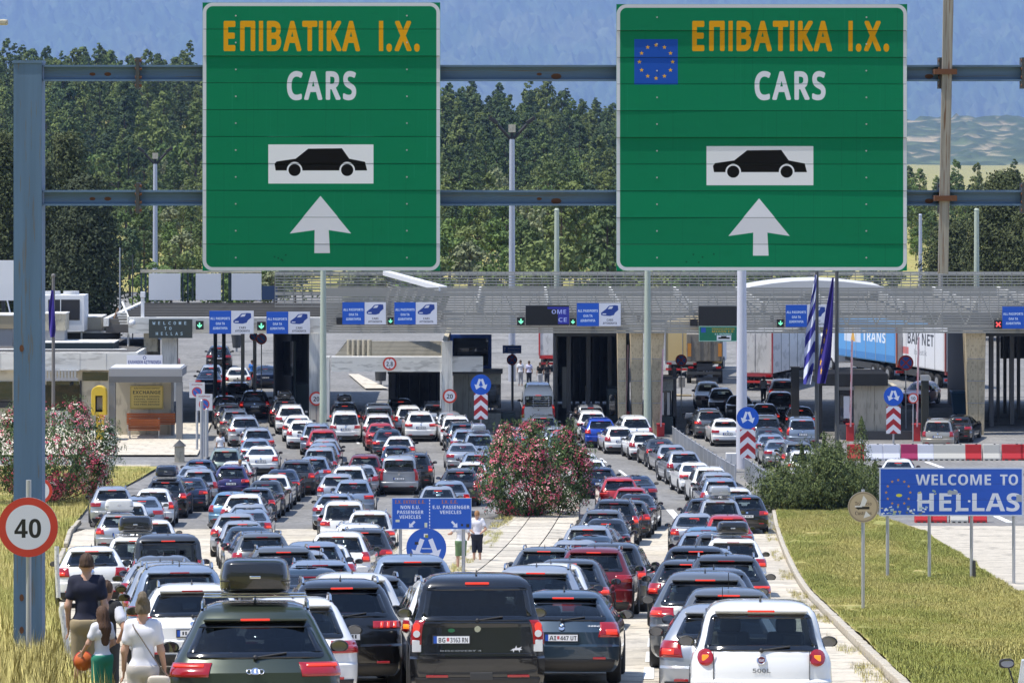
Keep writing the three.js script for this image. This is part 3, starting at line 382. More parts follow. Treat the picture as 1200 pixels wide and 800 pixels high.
// the queue holds many makes: each kind of body comes in a few builds
const BUILDS = [{}, { lamps: 'tall', dH: 0.035, dR: -0.06 }, { lamps: 'block', dH: -0.03, dR: 0.07, round: 0.28 }, { lamps: 'slim', dR: 0.1, dB: 0.03 }, { lamps: 'wide', dH: 0.05, dR: 0.02, dB: -0.025, round: 0.4 }];
let built = 0;
function makeCar(type, color, o = {}) {
  if (!o.v && ['suv', 'bigsuv', 'cross', 'hatch', 'wagon', 'mpv', 'sedan'].includes(type)) { const b = BUILDS[(built = built + 1 + Math.floor(rnd() * 3)) % BUILDS.length], t = TYPES[type]; if (Object.keys(b).length) { const v = {}; if (b.lamps) v.lamps = type === 'sedan' && b.lamps === 'tall' ? 'block' : b.lamps; if (b.dH) { v.H = t.H + b.dH; v.gt = t.gt + b.dH; } if (b.dR) v.rakeTop = t.rakeTop + b.dR; if (b.dB) v.belt = t.belt + b.dB; if (b.round) v.round = b.round; o = { ...o, v }; } }
  const key = type + JSON.stringify(o.v || {}); const G = geoCache[key] ??= carGeo(type, o.v || {}), s = G.s, pm = PAINT[color], g = new THREE.Group();
  part('body', G.body, pm, g);
  const rw = part('rear_window', G.rearFrit, CM.frit, g); part('pane', G.rearGlass, o.privacy || s.privacy ? CM.privacy : CM.glass, rw);
  part('windscreen', G.windscreen, CM.glass, g);
  G.side.forEach((pr, k) => pr.forEach(gg => part('side_window', gg, o.privacy && k < G.side.length - 1 ? CM.privacy : CM.glass, g)));
  G.pillar.forEach(q => part('window_pillar', q, CM.frit, g)); G.arch.forEach(q => part('wheel_arch', q, CM.trim, g)); G.lower.forEach((q, k) => part(k ? 'sill' : 'rear_valance', q, CM.trim, g));
  part('cabin', G.inside, CM.inside, g); part('seats', G.seats, CM.seat, g); part('headliner', G.liner, CM.seat, g);
  const wg = wheelGeo(s.wheel); for (const [sd, q] of G.wheels) { const w = part('wheel', wg.tyre, CM.tyre, g); w.position.set(sd * (s.W - 0.105), s.wheel, s.L / 2 - q); part('rim', wg.rim, o.blackRim ? CM.trim : CM.rim, w); }
  G.mirror.forEach((m, k) => { const h = part('wing_mirror', m, o.bodyMirror ? pm : CM.trim, g); part('mirror_glass', G.mirrorGlass[k], CM.mirror, h); });
  const on = o.hero || rnd() < 0.6;
  G.lamps.red.forEach((r, k) => { const t = part('tail_light', r, CM.lamp, g); part('brake_bulb', G.lamps.lit[k], o.amber ? CM.amber : on ? CM.lit : CM.lamp, t); });
  part('third_brake_light', G.third, rnd() < 0.65 || o.hero ? CM.lit : CM.lamp, g);
  if (G.spoiler) part('spoiler', G.spoiler, pm, g);
  if (G.wiper && !o.noWiper) part('rear_wiper', G.wiper, CM.trim, g);
  const pl = part('number_plate', G.plateBase, CM.trim, g); part('plate_face', G.plate, plateOf(o.plate), pl);
  part('badge', G.badge, CM.chrome, g); G.reflector.forEach(r => part('reflector', r, CM.lamp, g));
  if (o.aerial) part('aerial', G.aerial, CM.trim, g); else part('roof_aerial', G.fin, o.finBody ? pm : CM.trim, g);
  if (G.rails && (o.rails ?? s.rails)) G.rails.forEach(r => part('roof_rail', r, o.blackRails ? CM.trim : CM.chrome, g));
  G.head.forEach(h => part('headlight', h, CM.head, g)); part('grille', G.grille, CM.trim, g);
  g.userData.G = null; g._G = G; g._paint = pm;
  return g;
}
// ------------------------------------------------------------------ roof boxes, emblems and the queue itself
function superBox(w, h, l, e = 0.35, taper = 0) { const g = new THREE.SphereGeometry(1, 20, 14), a = g.attributes.position, f = v => Math.sign(v) * Math.pow(Math.abs(v), e); for (let i = 0; i < a.count; i++) { const x = f(a.getX(i)), y = f(a.getY(i)), z = f(a.getZ(i)); a.setXYZ(i, x * w / 2 * (y > 0 ? 1 - 0.1 * y : 1), y * h / 2 * (1 - taper * (z < 0 ? -z : 0)), z * l / 2); } g.computeVertexNormals(); return g; }
const boxMat = { black: new THREE.MeshPhysicalMaterial({ color: lin(0.012, 0.012, 0.013), roughness: 0.25, clearcoat: 0.8 }), white: std(lin(0.72, 0.72, 0.71), 0.45), silver: paintMat(lin(0.4, 0.42, 0.45), 0.3), navy: paintMat(lin(0.015, 0.025, 0.05), 0.2) };
const boxGeo = {}, barGeo = {};
function addRoofBox(car, kind, w = 0.85, h = 0.38, l = 2.0, dx = 0) {
  const s = car._G.s, y = s.H + 0.06, wt = s.wt ?? s.W * 0.7, z = s.L / 2 - s.rakeTop - 0.55 - l / 2 + 0.35;
  for (const k of [0.2, 0.75]) part('cross_bar', rb(wt * 1.75, 0.03, 0.06, 0.012, 0, y, z + l / 2 - k * l), CM.chrome, car);
  const b = part('roof_box', boxGeo[[w, h, l]] ??= superBox(w, h, l, 0.32, 0.15), boxMat[kind], car); b.position.set(dx, y + 0.03 + h / 2, z);
  part('box_seam', rb(w * 0.97, 0.016, l * 0.97, 0.007, 0, -h * 0.12, 0), CM.trim, b); part('box_latch', rb(0.13, 0.035, 0.02, 0.01, 0, -h * 0.02, l / 2 + 0.002), CM.chrome, b);
}
// heading of the traffic, as metres to the right per metre forward, known at some spots of the picture
const HEAD = [[890, 740, .058], [850, 650, .055], [850, 600, .03], [830, 560, -.02], [800, 530, -.10], [740, 495, -.10], [700, 490, -.05], [560, 690, -.045], [657, 700, .055], [652, 640, .06], [708, 607, .08], [742, 577, .09], [730, 558, -.02], [703, 547, .02], [660, 510, -.02], [297, 720, -.082], [195, 630, -.125], [137, 572, -.15], [190, 560, -.04], [175, 574, -.05], [155, 600, -.12], [205, 665, -.12], [297, 571, 0], [316, 557, 0], [346, 541, 0], [303, 500, -.12], [288, 487, -.14], [263, 525, -.03], [305, 522, -.04], [290, 440, -.07], [394, 623, .02], [413, 562, -.01], [449, 534, .01], [464, 522, 0], [447, 499, -.08], [444, 478, -.08], [512, 486, -.09], [535, 498, -.08], [540, 518, -.05], [444, 685, -.10], [480, 682, -.10], [486, 653, -.09], [420, 671, -.1], [310, 624, -.12], [331, 640, -.12], [539, 549, -.016], [520, 567, -.02], [390, 700, -.09], [375, 500, -.06]];
const turned = (x, h) => (x - 600) / F + (h - (x - 600) / 3800);
function heading(x, y) { let s = 0, t = 0; for (const [a, b, h] of HEAD) { const w = 1 / (((x - a) / 1.3) ** 2 + ((y - b) * 1.4) ** 2 + 60); const ww = w * w; s += ww * turned(a, h); t += ww; } return s / t; }
const WHERE = { L: 'left of the lane arrow sign', C: 'below the low concrete roof', M: 'right of the flowering median', R: 'queuing along the grass verge kerb', W: 'queuing along the metal fence', P: 'in the plaza behind the metal fence', B: 'under the left border canopy', K: 'behind the flowering median' };
const WGROUP = { L: 'cars queuing left of the lane arrow sign', C: 'cars queuing up to the low concrete roof', M: 'cars queuing right of the flowering median', R: 'cars queuing along the grass verge', W: 'cars queuing along the sheet metal fence', P: 'cars in the plaza behind the fence', B: 'cars under the left canopy', K: 'cars behind the flowering median' };
const textPlane = (s, w, h, col, size = 40) => { const t = canvasTex(256, 64, (c, W, H) => { c.clearRect(0, 0, W, H); put(c, s, W / 2, H / 2, size, W * 0.96, col); }); return [new THREE.PlaneGeometry(w, h), std(0xffffff, 0.4, 0.3, { map: t, transparent: true, alphaTest: 0.4 })]; };
function hero(car, kind) {
  const G = car._G, fm = G.fm, s = G.s;
  const stick = (name, g, m, x, y, off) => part(name, G.place(g, x, y, off), m, car);
  if (kind === 'rings') for (let k = -1.5; k < 2; k++) stick('emblem_ring', new THREE.TorusGeometry(0.03, 0.006, 6, 18), CM.chrome, k * 0.046, 0.975, 0.014);
  if (kind === 'boxy') {
    { const [g, m] = textPlane('DISCOVERY 4', 0.62, 0.05, '#8f9296'); stick('lettering', g, m, -0.24, 0.775, 0.012); }
    stick('emblem', new THREE.CylinderGeometry(0.05, 0.05, 0.01, 16).rotateX(Math.PI / 2).scale(1, 0.55, 1), std(lin(0.02, 0.13, 0.05), 0.4), -0.37, 1.06, 0.012);
    const sh = new THREE.Shape(); [[-.09, -.03], [-.05, 0], [-.02, .005], [0, .045], [.005, .01], [.04, .012], [.075, .03], [.06, .0], [.085, -.012], [.05, -.02], [.045, -.055], [.03, -.02], [-.03, -.022], [-.04, -.055], [-.055, -.02]].forEach((p, i) => i ? sh.lineTo(...p) : sh.moveTo(...p)); stick('animal_sticker', new THREE.ShapeGeometry(sh), M.whiteClean, 0.55, 0.80, 0.014);
    for (const sd of [1, -1]) { for (const y of [1.12, 1.01]) stick('round_lens', new THREE.CylinderGeometry(0.05, 0.05, 0.02, 18).rotateX(Math.PI / 2), y > 1.1 ? CM.lit : CM.clearLamp, sd * 0.862, y, 0.03); stick('clear_lens', rb(0.13, 0.17, 0.03, 0.01), CM.clearLamp, sd * 0.862, 0.84, 0.014); stick('bumper_reflector', rb(0.2, 0.035, 0.02, 0.006), CM.lamp, sd * 0.52, 0.42, 0.02); }
    stick('tailgate_seam', rb(1.62, 0.012, 0.02, 0.004), CM.frit, 0, 0.73, 0.006); stick('tow_cover', rb(0.32, 0.11, 0.02, 0.01), M.charcoal, 0.05, 0.42, 0.016);
  }
  if (kind === 'tall') {
    stick('emblem_ring', new THREE.TorusGeometry(0.052, 0.011, 8, 22), CM.chrome, 0, 0.93, 0.02);
    { const t = canvasTex(96, 96, c => { c.fillStyle = '#571c22'; c.fillRect(0, 0, 96, 96); put(c, 'FIAT', 48, 50, 44, 70, '#cfd3d8'); }); stick('emblem', new THREE.CircleGeometry(0.048, 20), std(0xffffff, 0.35, 0.2, { map: t }), 0, 0.93, 0.0275); }
    { const [g, m] = textPlane('500L', 0.24, 0.075, '#7d8084', 60); stick('lettering', g, m, 0.0, 0.80, 0.012); }
    for (const sd of [1, -1]) { stick('fog_light', new THREE.CylinderGeometry(0.055, 0.055, 0.02, 18).rotateX(Math.PI / 2), CM.lamp, sd * 0.67, 0.53, 0.03); stick('hatch_seam', rb(0.008, 0.42, 0.02, 0.003), CM.frit, sd * 0.6, 0.84, -0.004); }
    part('black_band', rearPatch(fm, 0.46, 0.60, () => -0.86, () => 0.86, 0.01, 3, 14), CM.trim, car);
  }
  if (kind === 'roundel') { const t = canvasTex(64, 64, c => { c.fillStyle = '#111'; c.fillRect(0, 0, 64, 64); c.fillStyle = '#e8edf2'; c.beginPath(); c.arc(32, 32, 20, 0, 7); c.fill(); c.fillStyle = '#3f78b8'; for (const a of [Math.PI, 0]) { c.beginPath(); c.moveTo(32, 32); c.arc(32, 32, 20, a, a + Math.PI / 2); c.fill(); } }); stick('emblem', new THREE.CircleGeometry(0.044, 20), std(0xffffff, 0.3, 0.2, { map: t }), 0, 0.93, 0.03); const [g, m] = textPlane('320d', 0.2, 0.045, '#b9bcc0', 56); stick('lettering', g, m, 0.5, 0.915, 0.012); }
}
const lots = [];
function placeCar(where, x, yroof, type, color, o = {}) {
  const car = makeCar(type, color, o), s = car._G.s;
  const qTop = s.rakeTop + 0.7; // where the roof crests behind the bumper
  let a = 24, b = 330 * KS; for (let k = 0; k < 50; k++) { const m = (a + b) / 2; (HZ + (drop(m + qTop) - s.H) * F / (m + qTop) > yroof) ? a = m : b = m; }
  let dr = o.at ?? (a + b) / 2; const hd = o.h !== undefined ? turned(x, o.h) : heading(x, yroof), n = Math.hypot(hd, 1), d00 = dr;
  // bumper to bumper and door to door, but never inside another car
  let shift = 0;
  for (let pass = 0; pass < 14; pass++) { let moved = false; for (const q of lots) { const mid = dr + s.L / 2, so = (x - 600) * dr / F + shift + hd * s.L / 2 - (q.X + q.hd * q.L / 2) - (mid - q.d - q.L / 2) * (hd + q.hd) / 2, off = Math.abs(so), sep = mid - (q.d + q.L / 2), need = (s.L + q.L) / 2 + 0.3; if (off < (s.W + q.W) + 0.02 && Math.abs(sep) < need) { moved = true; const forth = need - sep, aside = s.W + q.W + 0.05 - off; if (aside < 0.75 && Math.abs(shift) < 0.9) shift += Math.sign(so || 1) * aside; else dr += Math.max(0.05, forth); } } if (!moved) break; }
  const X = (x - 600) * dr / F + shift; if (o.at && (dr - d00 > 1.2 || Math.abs(shift) > 0.7)) return null; lots.push({ X, d: dr, hd, L: s.L, W: s.W, where });
  const c = new V3(X + hd / n * s.L / 2, 0, -dr - s.L / 2 / n), fw = new V3(hd / n, 0, -1 / n), wb = s.L * 0.31;
  const gy = (p) => groundY(-p.z), pf = c.clone().addScaledVector(fw, wb), pb = c.clone().addScaledVector(fw, -wb);
  pf.y = gy(pf); pb.y = gy(pb);
  const lift = where === 'R' || where === 'L' || where === 'M' ? 0.004 : 0.003;
  car.position.copy(pf).add(pb).multiplyScalar(0.5); car.position.y += lift;
  let f3 = pf.clone().sub(pb).normalize(); if (o.toward) f3.negate();
  const right = new V3().crossVectors(f3, new V3(0, 1, 0)).normalize(), up = new V3().crossVectors(right, f3), m = new THREE.Matrix4().makeBasis(right, up, f3.clone().negate());
  car.quaternion.setFromRotationMatrix(m);
  let feat = '';
  if (o.box) { addRoofBox(car, o.box, ...(o.boxSize || [])); feat = ` with ${o.box} roof box`; }
  if (o.also) feat += ' ' + o.also;
  if (o.hero) hero(car, o.hero);
  car.name = numbered(type === 'minibus' ? 'minibus' : type === 'van' ? 'van_car' : 'car');
  tag(car, o.label || `${COLNAME[color]} ${KINDNAME[type]}${feat}${!o.box && !o.also && (o.rails ?? s.rails) ? ' with roof rails' : ''} ${o.toward ? 'facing the other way ' : ''}${WHERE[where]}`, type === 'minibus' ? 'minibus' : 'car', WGROUP[where]);
  scene.add(car); return car;
}
const CARS = [
  // under the left canopy
  ['B', 256, 405, 'suv', 'black', { rails: 0 }], ['B', 247, 428, 'sedan', 'silver'], ['B', 244, 434, 'sedan', 'navy', { also: 'beside the parking signs' }], ['B', 278, 430, 'sedan', 'white', { also: 'with a yellow roof light' }], ['B', 302, 428, 'sedan', 'navy', { also: 'next to the dark doorway' }], ['B', 278, 448, 'suv', 'black', { rails: 0, also: 'with dark windows' }], ['B', 298, 458, 'suv', 'black', { privacy: 1, rails: 0, also: 'half in the canopy shadow' }],
  // left lanes, far to near
  ['L', 269, 473, 'wagon', 'darkgrey'], ['L', 276, 483, 'suv', 'grey'], ['L', 287, 487, 'bigsuv', 'silver'], ['L', 334, 478, 'suv', 'black', { box: 'black' }], ['L', 341, 481, 'suv', 'white'], ['L', 349, 489, 'sedan', 'white'], ['L', 354, 494, 'cross', 'white'], ['L', 371, 496, 'suv', 'bluesilver'], ['L', 378, 507, 'suv', 'red'], ['L', 302, 501, 'suv', 'silver', { h: -.12 }], ['L', 299, 513, 'sedan', 'bluesilver'], ['L', 305, 522, 'sedan', 'white', { also: 'with wide tail lights' }], ['L', 263, 525, 'suv', 'palegreen'],
  ['L', 262, 545, 'hatch', 'purple'], ['L', 226, 545, 'sedan', 'bluesilver', { h: -.06 }], ['L', 232, 553, 'cross', 'silver', { h: -.06 }], ['L', 381, 518, 'wagon', 'silver'], ['L', 378, 524, 'suv', 'bluesilver', { rails: 0 }], ['L', 374, 533, 'mpv', 'silver', { rails: 0 }], ['L', 366, 541, 'wagon', 'bluesilver', { rails: 0 }], ['L', 346, 540, 'suv', 'darkgrey'], ['L', 328, 549, 'sedan', 'navy'], ['L', 317, 557, 'sedan', 'white', { also: 'with dark rear glass', privacy: 1 }], ['L', 308, 565, 'sedan', 'darkgrey'], ['L', 298, 571, 'hatch', 'black'], ['L', 394, 555, 'cross', 'silver'], ['L', 391, 578, 'wagon', 'bluesilver', { also: 'with a roof rack' }],
  ['L', 268, 577, 'hatch', 'skyblue'], ['L', 284, 583, 'suv', 'white', { aerial: 1 }], ['L', 288, 591, 'sedan', 'silver'], ['L', 290, 596, 'sedan', 'bluesilver'], ['L', 275, 601, 'cross', 'silver', { aerial: 1 }], ['L', 292, 616, 'sedan', 'steelblue'], ['L', 308, 624, 'suv', 'grey'], ['L', 334, 640, 'bigsuv', 'grey'], ['L', 355, 651, 'wagon', 'silver'], ['L', 376, 658, 'wagon', 'bluesilver', { aerial: 1 }], ['L', 396, 665, 'sedan', 'steelblue'], ['L', 416, 671, 'cross', 'pearl'], ['L', 436, 676, 'wagon', 'darkgrey'],
  ['L', 413, 562, 'suv', 'bluesilver', { also: 'in front of the roof rack car', rails: 0 }], ['L', 402, 587, 'mpv', 'white', { rails: 0 }], ['L', 432, 598, 'suv', 'pearl'], ['L', 414, 613, 'wagon', 'white'], ['L', 424, 619, 'suv', 'darkgrey'],
  ['L', 394, 623, 'bigsuv', 'white', { v: { lamps: 'tall' }, rails: 0, also: 'with angled tail lights', aerial: 1 }], ['L', 486, 654, 'bigsuv', 'bluesilver', { privacy: 1, rails: 0, h: -.095 }],
  ['L', 466, 685, 'suv', 'black', { v: { lamps: 'claw' }, privacy: 1, also: 'with claw-shaped tail lights' }], ['L', 514, 682, 'suv', 'white', { amber: 1, also: 'beside the boxy off-roader', h: -.1 }],
  ['L', 137, 571, 'suv', 'silver'], ['L', 165, 581, 'sedan', 'bluesilver', { h: -.09 }], ['L', 178, 574, 'cross', 'white', { also: 'behind the black roof box', rails: 1 }], ['L', 192, 561, 'bigsuv', 'black', { box: 'navy', boxSize: [0.95, 0.5, 1.6], h: -.03, label: 'black large SUV with tall dark blue roof box' }], ['L', 219, 559, 'sedan', 'navy', { also: 'behind the dark blue roof box' }],
  ['L', 140, 601, 'hatch', 'silver', { box: 'white', boxSize: [1.05, 0.42, 0.75], h: -.14, label: 'silver hatchback carrying a white box on its roof' }], ['L', 158, 628, 'suv', 'white', { box: 'black', boxSize: [0.95, 0.46, 2.0], h: -.11, label: 'white SUV with domed black roof box' }], ['L', 179, 609, 'hatch', 'white'], ['L', 133, 640, 'cross', 'white', { h: -.15 }],
  ['L', 197, 626, 'van', 'darkgrey', { privacy: 1, rails: 0, v: { H: 1.9, gt: 1.7, W: 0.95, wt: 0.78 }, label: 'dark grey van with wide tinted rear window and two roof fins' }],
  ['L', 188, 657, 'wagon', 'silver', { h: -.12 }], ['L', 203, 663, 'suv', 'silver', { h: -.12, also: 'behind the standing family' }], ['L', 211, 669, 'suv', 'bluesilver', { h: -.12 }], ['L', 226, 684, 'wagon', 'white', { h: -.12, privacy: 1 }], ['L', 345, 700, 'wagon', 'white', { h: -.09, also: 'beside the green car' }],
  // centre lanes
  ['C', 416, 472, 'suv', 'black', { box: 'black', boxSize: [0.85, 0.4, 1.8] }], ['C', 413, 482, 'mpv', 'white'], ['C', 444, 478, 'van', 'grey', { rails: 0 }], ['C', 444, 491, 'suv', 'pearl'], ['C', 447, 499, 'sedan', 'red'], ['C', 456, 504, 'sedan', 'steelblue'], ['C', 467, 511, 'hatch', 'white'], ['C', 464, 522, 'hatch', 'navy'], ['C', 450, 534, 'van', 'silver'], ['C', 485, 536, 'suv', 'black', { also: 'beside the silver van' }], ['C', 421, 553, 'sedan', 'silver'], ['C', 408, 550, 'suv', 'white'],
  ['C', 485, 473, 'suv', 'black', { rails: 0, also: 'in the dark opening' }], ['C', 485, 482, 'cross', 'white'], ['C', 499, 482, 'suv', 'white'], ['C', 512, 486, 'bigsuv', 'silver'], ['C', 528, 495, 'hatch', 'silver'], ['C', 535, 498, 'mpv', 'white'], ['C', 543, 504, 'suv', 'steelblue'], ['C', 547, 511, 'cross', 'bluesilver'], ['C', 543, 518, 'sedan', 'silver', { also: 'with round tail lights' }], ['C', 562, 513, 'suv', 'bluesilver', { box: 'silver', boxSize: [0.8, 0.36, 1.8] }], ['C', 560, 530, 'hatch', 'bluesilver'], ['C', 553, 541, 'hatch', 'white', { also: 'beside the flowering bush' }], ['C', 539, 549, 'bigsuv', 'darkgrey'], ['C', 527, 563, 'sedan', 'bluesilver'], ['C', 513, 569, 'sedan', 'silver', { also: 'right behind the lane sign' }],
  // the nearest cars
  ['L', 560, 673, 'boxy', 'black', { plate: 'BG|3163 RN', hero: 'boxy', h: -.04, v: { plateX: -0.37, plateY: 0.93 }, label: 'black boxy off-roader with stacked round tail lights' }], ['L', 299, 706, 'sportsuv', 'green', { plate: 'BG|2802 OM', box: 'black', boxSize: [0.84, 0.42, 2.1], hero: 'rings', privacy: 1, h: -.082, v: { plateY: 0.78, H: 1.74, gt: 1.52, belt: 1.1, bump: 0.75, W: 0.985, wt: 0.7, L: 4.85 }, label: 'olive green SUV with large black roof box and slim red tail lights' }], ['R', 893, 704, 'tallhatch', 'white', { plate: 'NS|520 HJ', hero: 'tall', amber: 1, v: { plateY: 0.53, badgeY: 0.93 }, label: 'white tall hatchback with round tail lights by the kerb' }], ['M', 652, 692, 'wagon', 'steelblue', { plate: 'AI|447 UT', rails: 0, h: .055, hero: 'roundel', label: 'slate blue estate car with clear rear window, beside the boxy off-roader' }],
  // right of the median
  ['M', 626, 663, 'suv', 'silver', { h: .045 }], ['M', 643, 660, 'hatch', 'white', { h: .05 }], ['M', 653, 641, 'wagon', 'grey', { v: { H: 1.55, gt: 1.41, belt: 1.02 } }], ['M', 694, 641, 'suv', 'darkred', { h: .085 }], ['M', 713, 640, 'suv', 'darkgrey', { h: .11, rails: 0 }], ['M', 672, 632, 'sedan', 'silver', { aerial: 1 }], ['M', 690, 627, 'sedan', 'steelblue'], ['M', 688, 620, 'suv', 'silver', { also: 'with tall red tail lights', v: { lamps: 'tall' } }], ['M', 708, 607, 'sedan', 'black', { h: .075 }], ['M', 705, 597, 'suv', 'grey'], ['M', 719, 585, 'bigsuv', 'black', { h: .07 }], ['M', 736, 586, 'hatch', 'darkgrey', { h: .09 }], ['M', 743, 578, 'sedan', 'black', { h: .1, also: 'beside the white line' }], ['M', 738, 573, 'hatch', 'red'], ['M', 727, 559, 'suv', 'red', { h: -.02 }], ['M', 748, 560, 'sedan', 'navy'], ['M', 703, 547, 'hatch', 'navy'], ['M', 692, 538, 'wagon', 'white', { rails: 0 }], ['M', 684, 531, 'sedan', 'white'], ['M', 668, 518, 'hatch', 'silver'], ['M', 660, 507, 'mpv', 'bluesilver', { rails: 0 }],
  // behind the bush and at the booth
  ['K', 637, 486, 'suv', 'grey', { h: -.01 }], ['K', 655, 499, 'sedan', 'silver', { h: -.01 }], ['K', 601, 500, 'sedan', 'bluesilver', { h: -.01 }],
  // white row by the fence
  ['W', 693, 486, 'mpv', 'silver', { h: -.08 }], ['W', 700, 487, 'suv', 'white', { rails: 0, also: 'with a red load on the roof' }], ['W', 705, 490, 'suv', 'blue', { rails: 0 }], ['W', 733, 487, 'bigsuv', 'white', { rails: 0 }], ['W', 728, 501, 'hatch', 'white'], ['W', 757, 506, 'hatch', 'white', { also: 'with dark wheels', blackRim: 1 }], ['W', 778, 514, 'sedan', 'darkgrey'], ['W', 792, 520, 'sedan', 'silver'], ['W', 804, 528, 'suv', 'silver', { rails: 0 }], ['W', 819, 541, 'sedan', 'white'], ['W', 834, 547, 'suv', 'white'],
  // right lanes
  ['R', 843, 555, 'suv', 'silver', { rails: 0 }], ['R', 846, 560, 'suv', 'bluesilver'], ['R', 845, 584, 'suv', 'silver', { box: 'silver', boxSize: [0.86, 0.4, 1.9] }], ['R', 876, 580, 'hatch', 'black'], ['R', 854, 603, 'cross', 'red'], ['R', 815, 603, 'sedan', 'silver'], ['R', 828, 617, 'hatch', 'skyblue'], ['R', 824, 623, 'wagon', 'bluesilver', { rails: 0 }], ['R', 860, 630, 'suv', 'white', { box: 'black', boxSize: [0.9, 0.36, 1.9] }], ['R', 830, 642, 'wagon', 'bluesilver'], ['R', 852, 650, 'suv', 'darkgrey'], ['R', 806, 657, 'hatch', 'darkgrey'], ['R', 827, 670, 'sportsuv', 'grey', { rails: 0, v: { lamps: 'wide' } }], ['R', 855, 689, 'hatch', 'grey', { aerial: 1 }], ['R', 848, 708, 'hatch', 'silver', { h: .05, aerial: 1 }],
  // plaza beyond the fence
  ['P', 835, 456, 'cross', 'white', { toward: 1, h: .03 }], ['P', 847, 461, 'hatch', 'darkgrey', { toward: 1, h: .03 }], ['P', 868, 464, 'sedan', 'darkgrey', { toward: 1, h: .04 }], ['P', 918, 444, 'suv', 'white', { h: .05, also: 'with a blue stripe' }], ['P', 915, 459, 'suv', 'black', { h: .05, rails: 0 }], ['P', 897, 473, 'hatch', 'black', { h: .05 }], ['P', 833, 483, 'suv', 'grey', { h: -.03 }], ['P', 853, 490, 'sedan', 'white', { h: -.04 }], ['P', 899, 487, 'mpv', 'grey', { h: .02 }], ['P', 941, 489, 'mpv', 'bluesilver', { h: .03, rails: 0, v: { lamps: 'column' } }], ['P', 903, 503, 'sedan', 'darkgrey', { h: 0 }], ['P', 906, 513, 'sedan', 'bluesilver', { h: 0 }], ['P', 916, 517, 'sedan', 'silver', { h: -.01 }], ['P', 937, 521, 'suv', 'grey', { h: 0 }], ['P', 944, 528, 'wagon', 'white', { h: 0 }], ['P', 939, 476, 'sedan', 'black', { h: .05 }],
  ['P', 1099, 491, 'mpv', 'beige', { h: .22, label: 'beige estate van with roof rails parked behind the red and white barriers' }], ['P', 1120, 486, 'sedan', 'black', { h: .3, label: 'black saloon car in the canopy shade behind the beige estate van' }], ['P', 1070, 448, 'hatch', 'red', { h: .4, toward: 1, label: 'red hatchback turning beside the grey booth' }], ['P', 1052, 537, 'sedan', 'white', { h: .15, label: 'white car hidden behind the border welcome sign' }],
];
const early = ([w, x, y, t, , o]) => { const s = { ...TYPES[t], ...(o?.v || {}) }; let a = 24, b = 400; for (let k = 0; k < 40; k++) { const m = (a + b) / 2, e = m + s.rakeTop + 0.7; (HZ + (drop(e) - s.H) * F / e > y) ? a = m : b = m; } return a; };
const carAt = [...CARS].sort((p, q) => early(p) - early(q)).map(c => placeCar(...c));

{ // the rest of the queue: cars that show only a roof or a lamp between the ones listed above
  const kinds = ['hatch', 'sedan', 'suv', 'wagon', 'cross', 'hatch', 'suv'], cols = ['silver', 'bluesilver', 'white', 'darkgrey', 'black', 'grey', 'navy', 'steelblue', 'black', 'darkgrey', 'pearl', 'darkred']; let n = 0;
  for (const a of [...lots].sort((p, q) => p.d - q.d)) { if (!'LCMRW'.includes(a.where)) continue; const front = a.d + a.L; let best = null; for (const b of lots) if (b !== a && b.d > a.d + 2 && (!best || b.d < best.d)) { const lat = Math.abs(b.X - (a.X + (a.hd + b.hd) / 2 * (b.d - a.d))); if (lat < 1.3) best = b; } if (!best) continue; let gap = best.d - front; if (gap > 22) continue; let at0 = front + 0.7;
    while (gap > 5.3) { const t = pick(kinds), L = TYPES[t].L, m = (at0 - a.d) / (best.d - a.d), X = lerp(a.X, best.X, m), px = 600 + X * F / at0; const y = HZ + (drop(at0 + 1) - 1.5) * F / (at0 + 1); const h = lerp(a.hd, best.hd, m); if (placeCar(a.where, px, y, t, pick(cols), { at: at0, h: h - (px - 600) / F + (px - 600) / 3800, rails: 0 })) n++; at0 += L + 0.8; gap = best.d - at0; } }
}
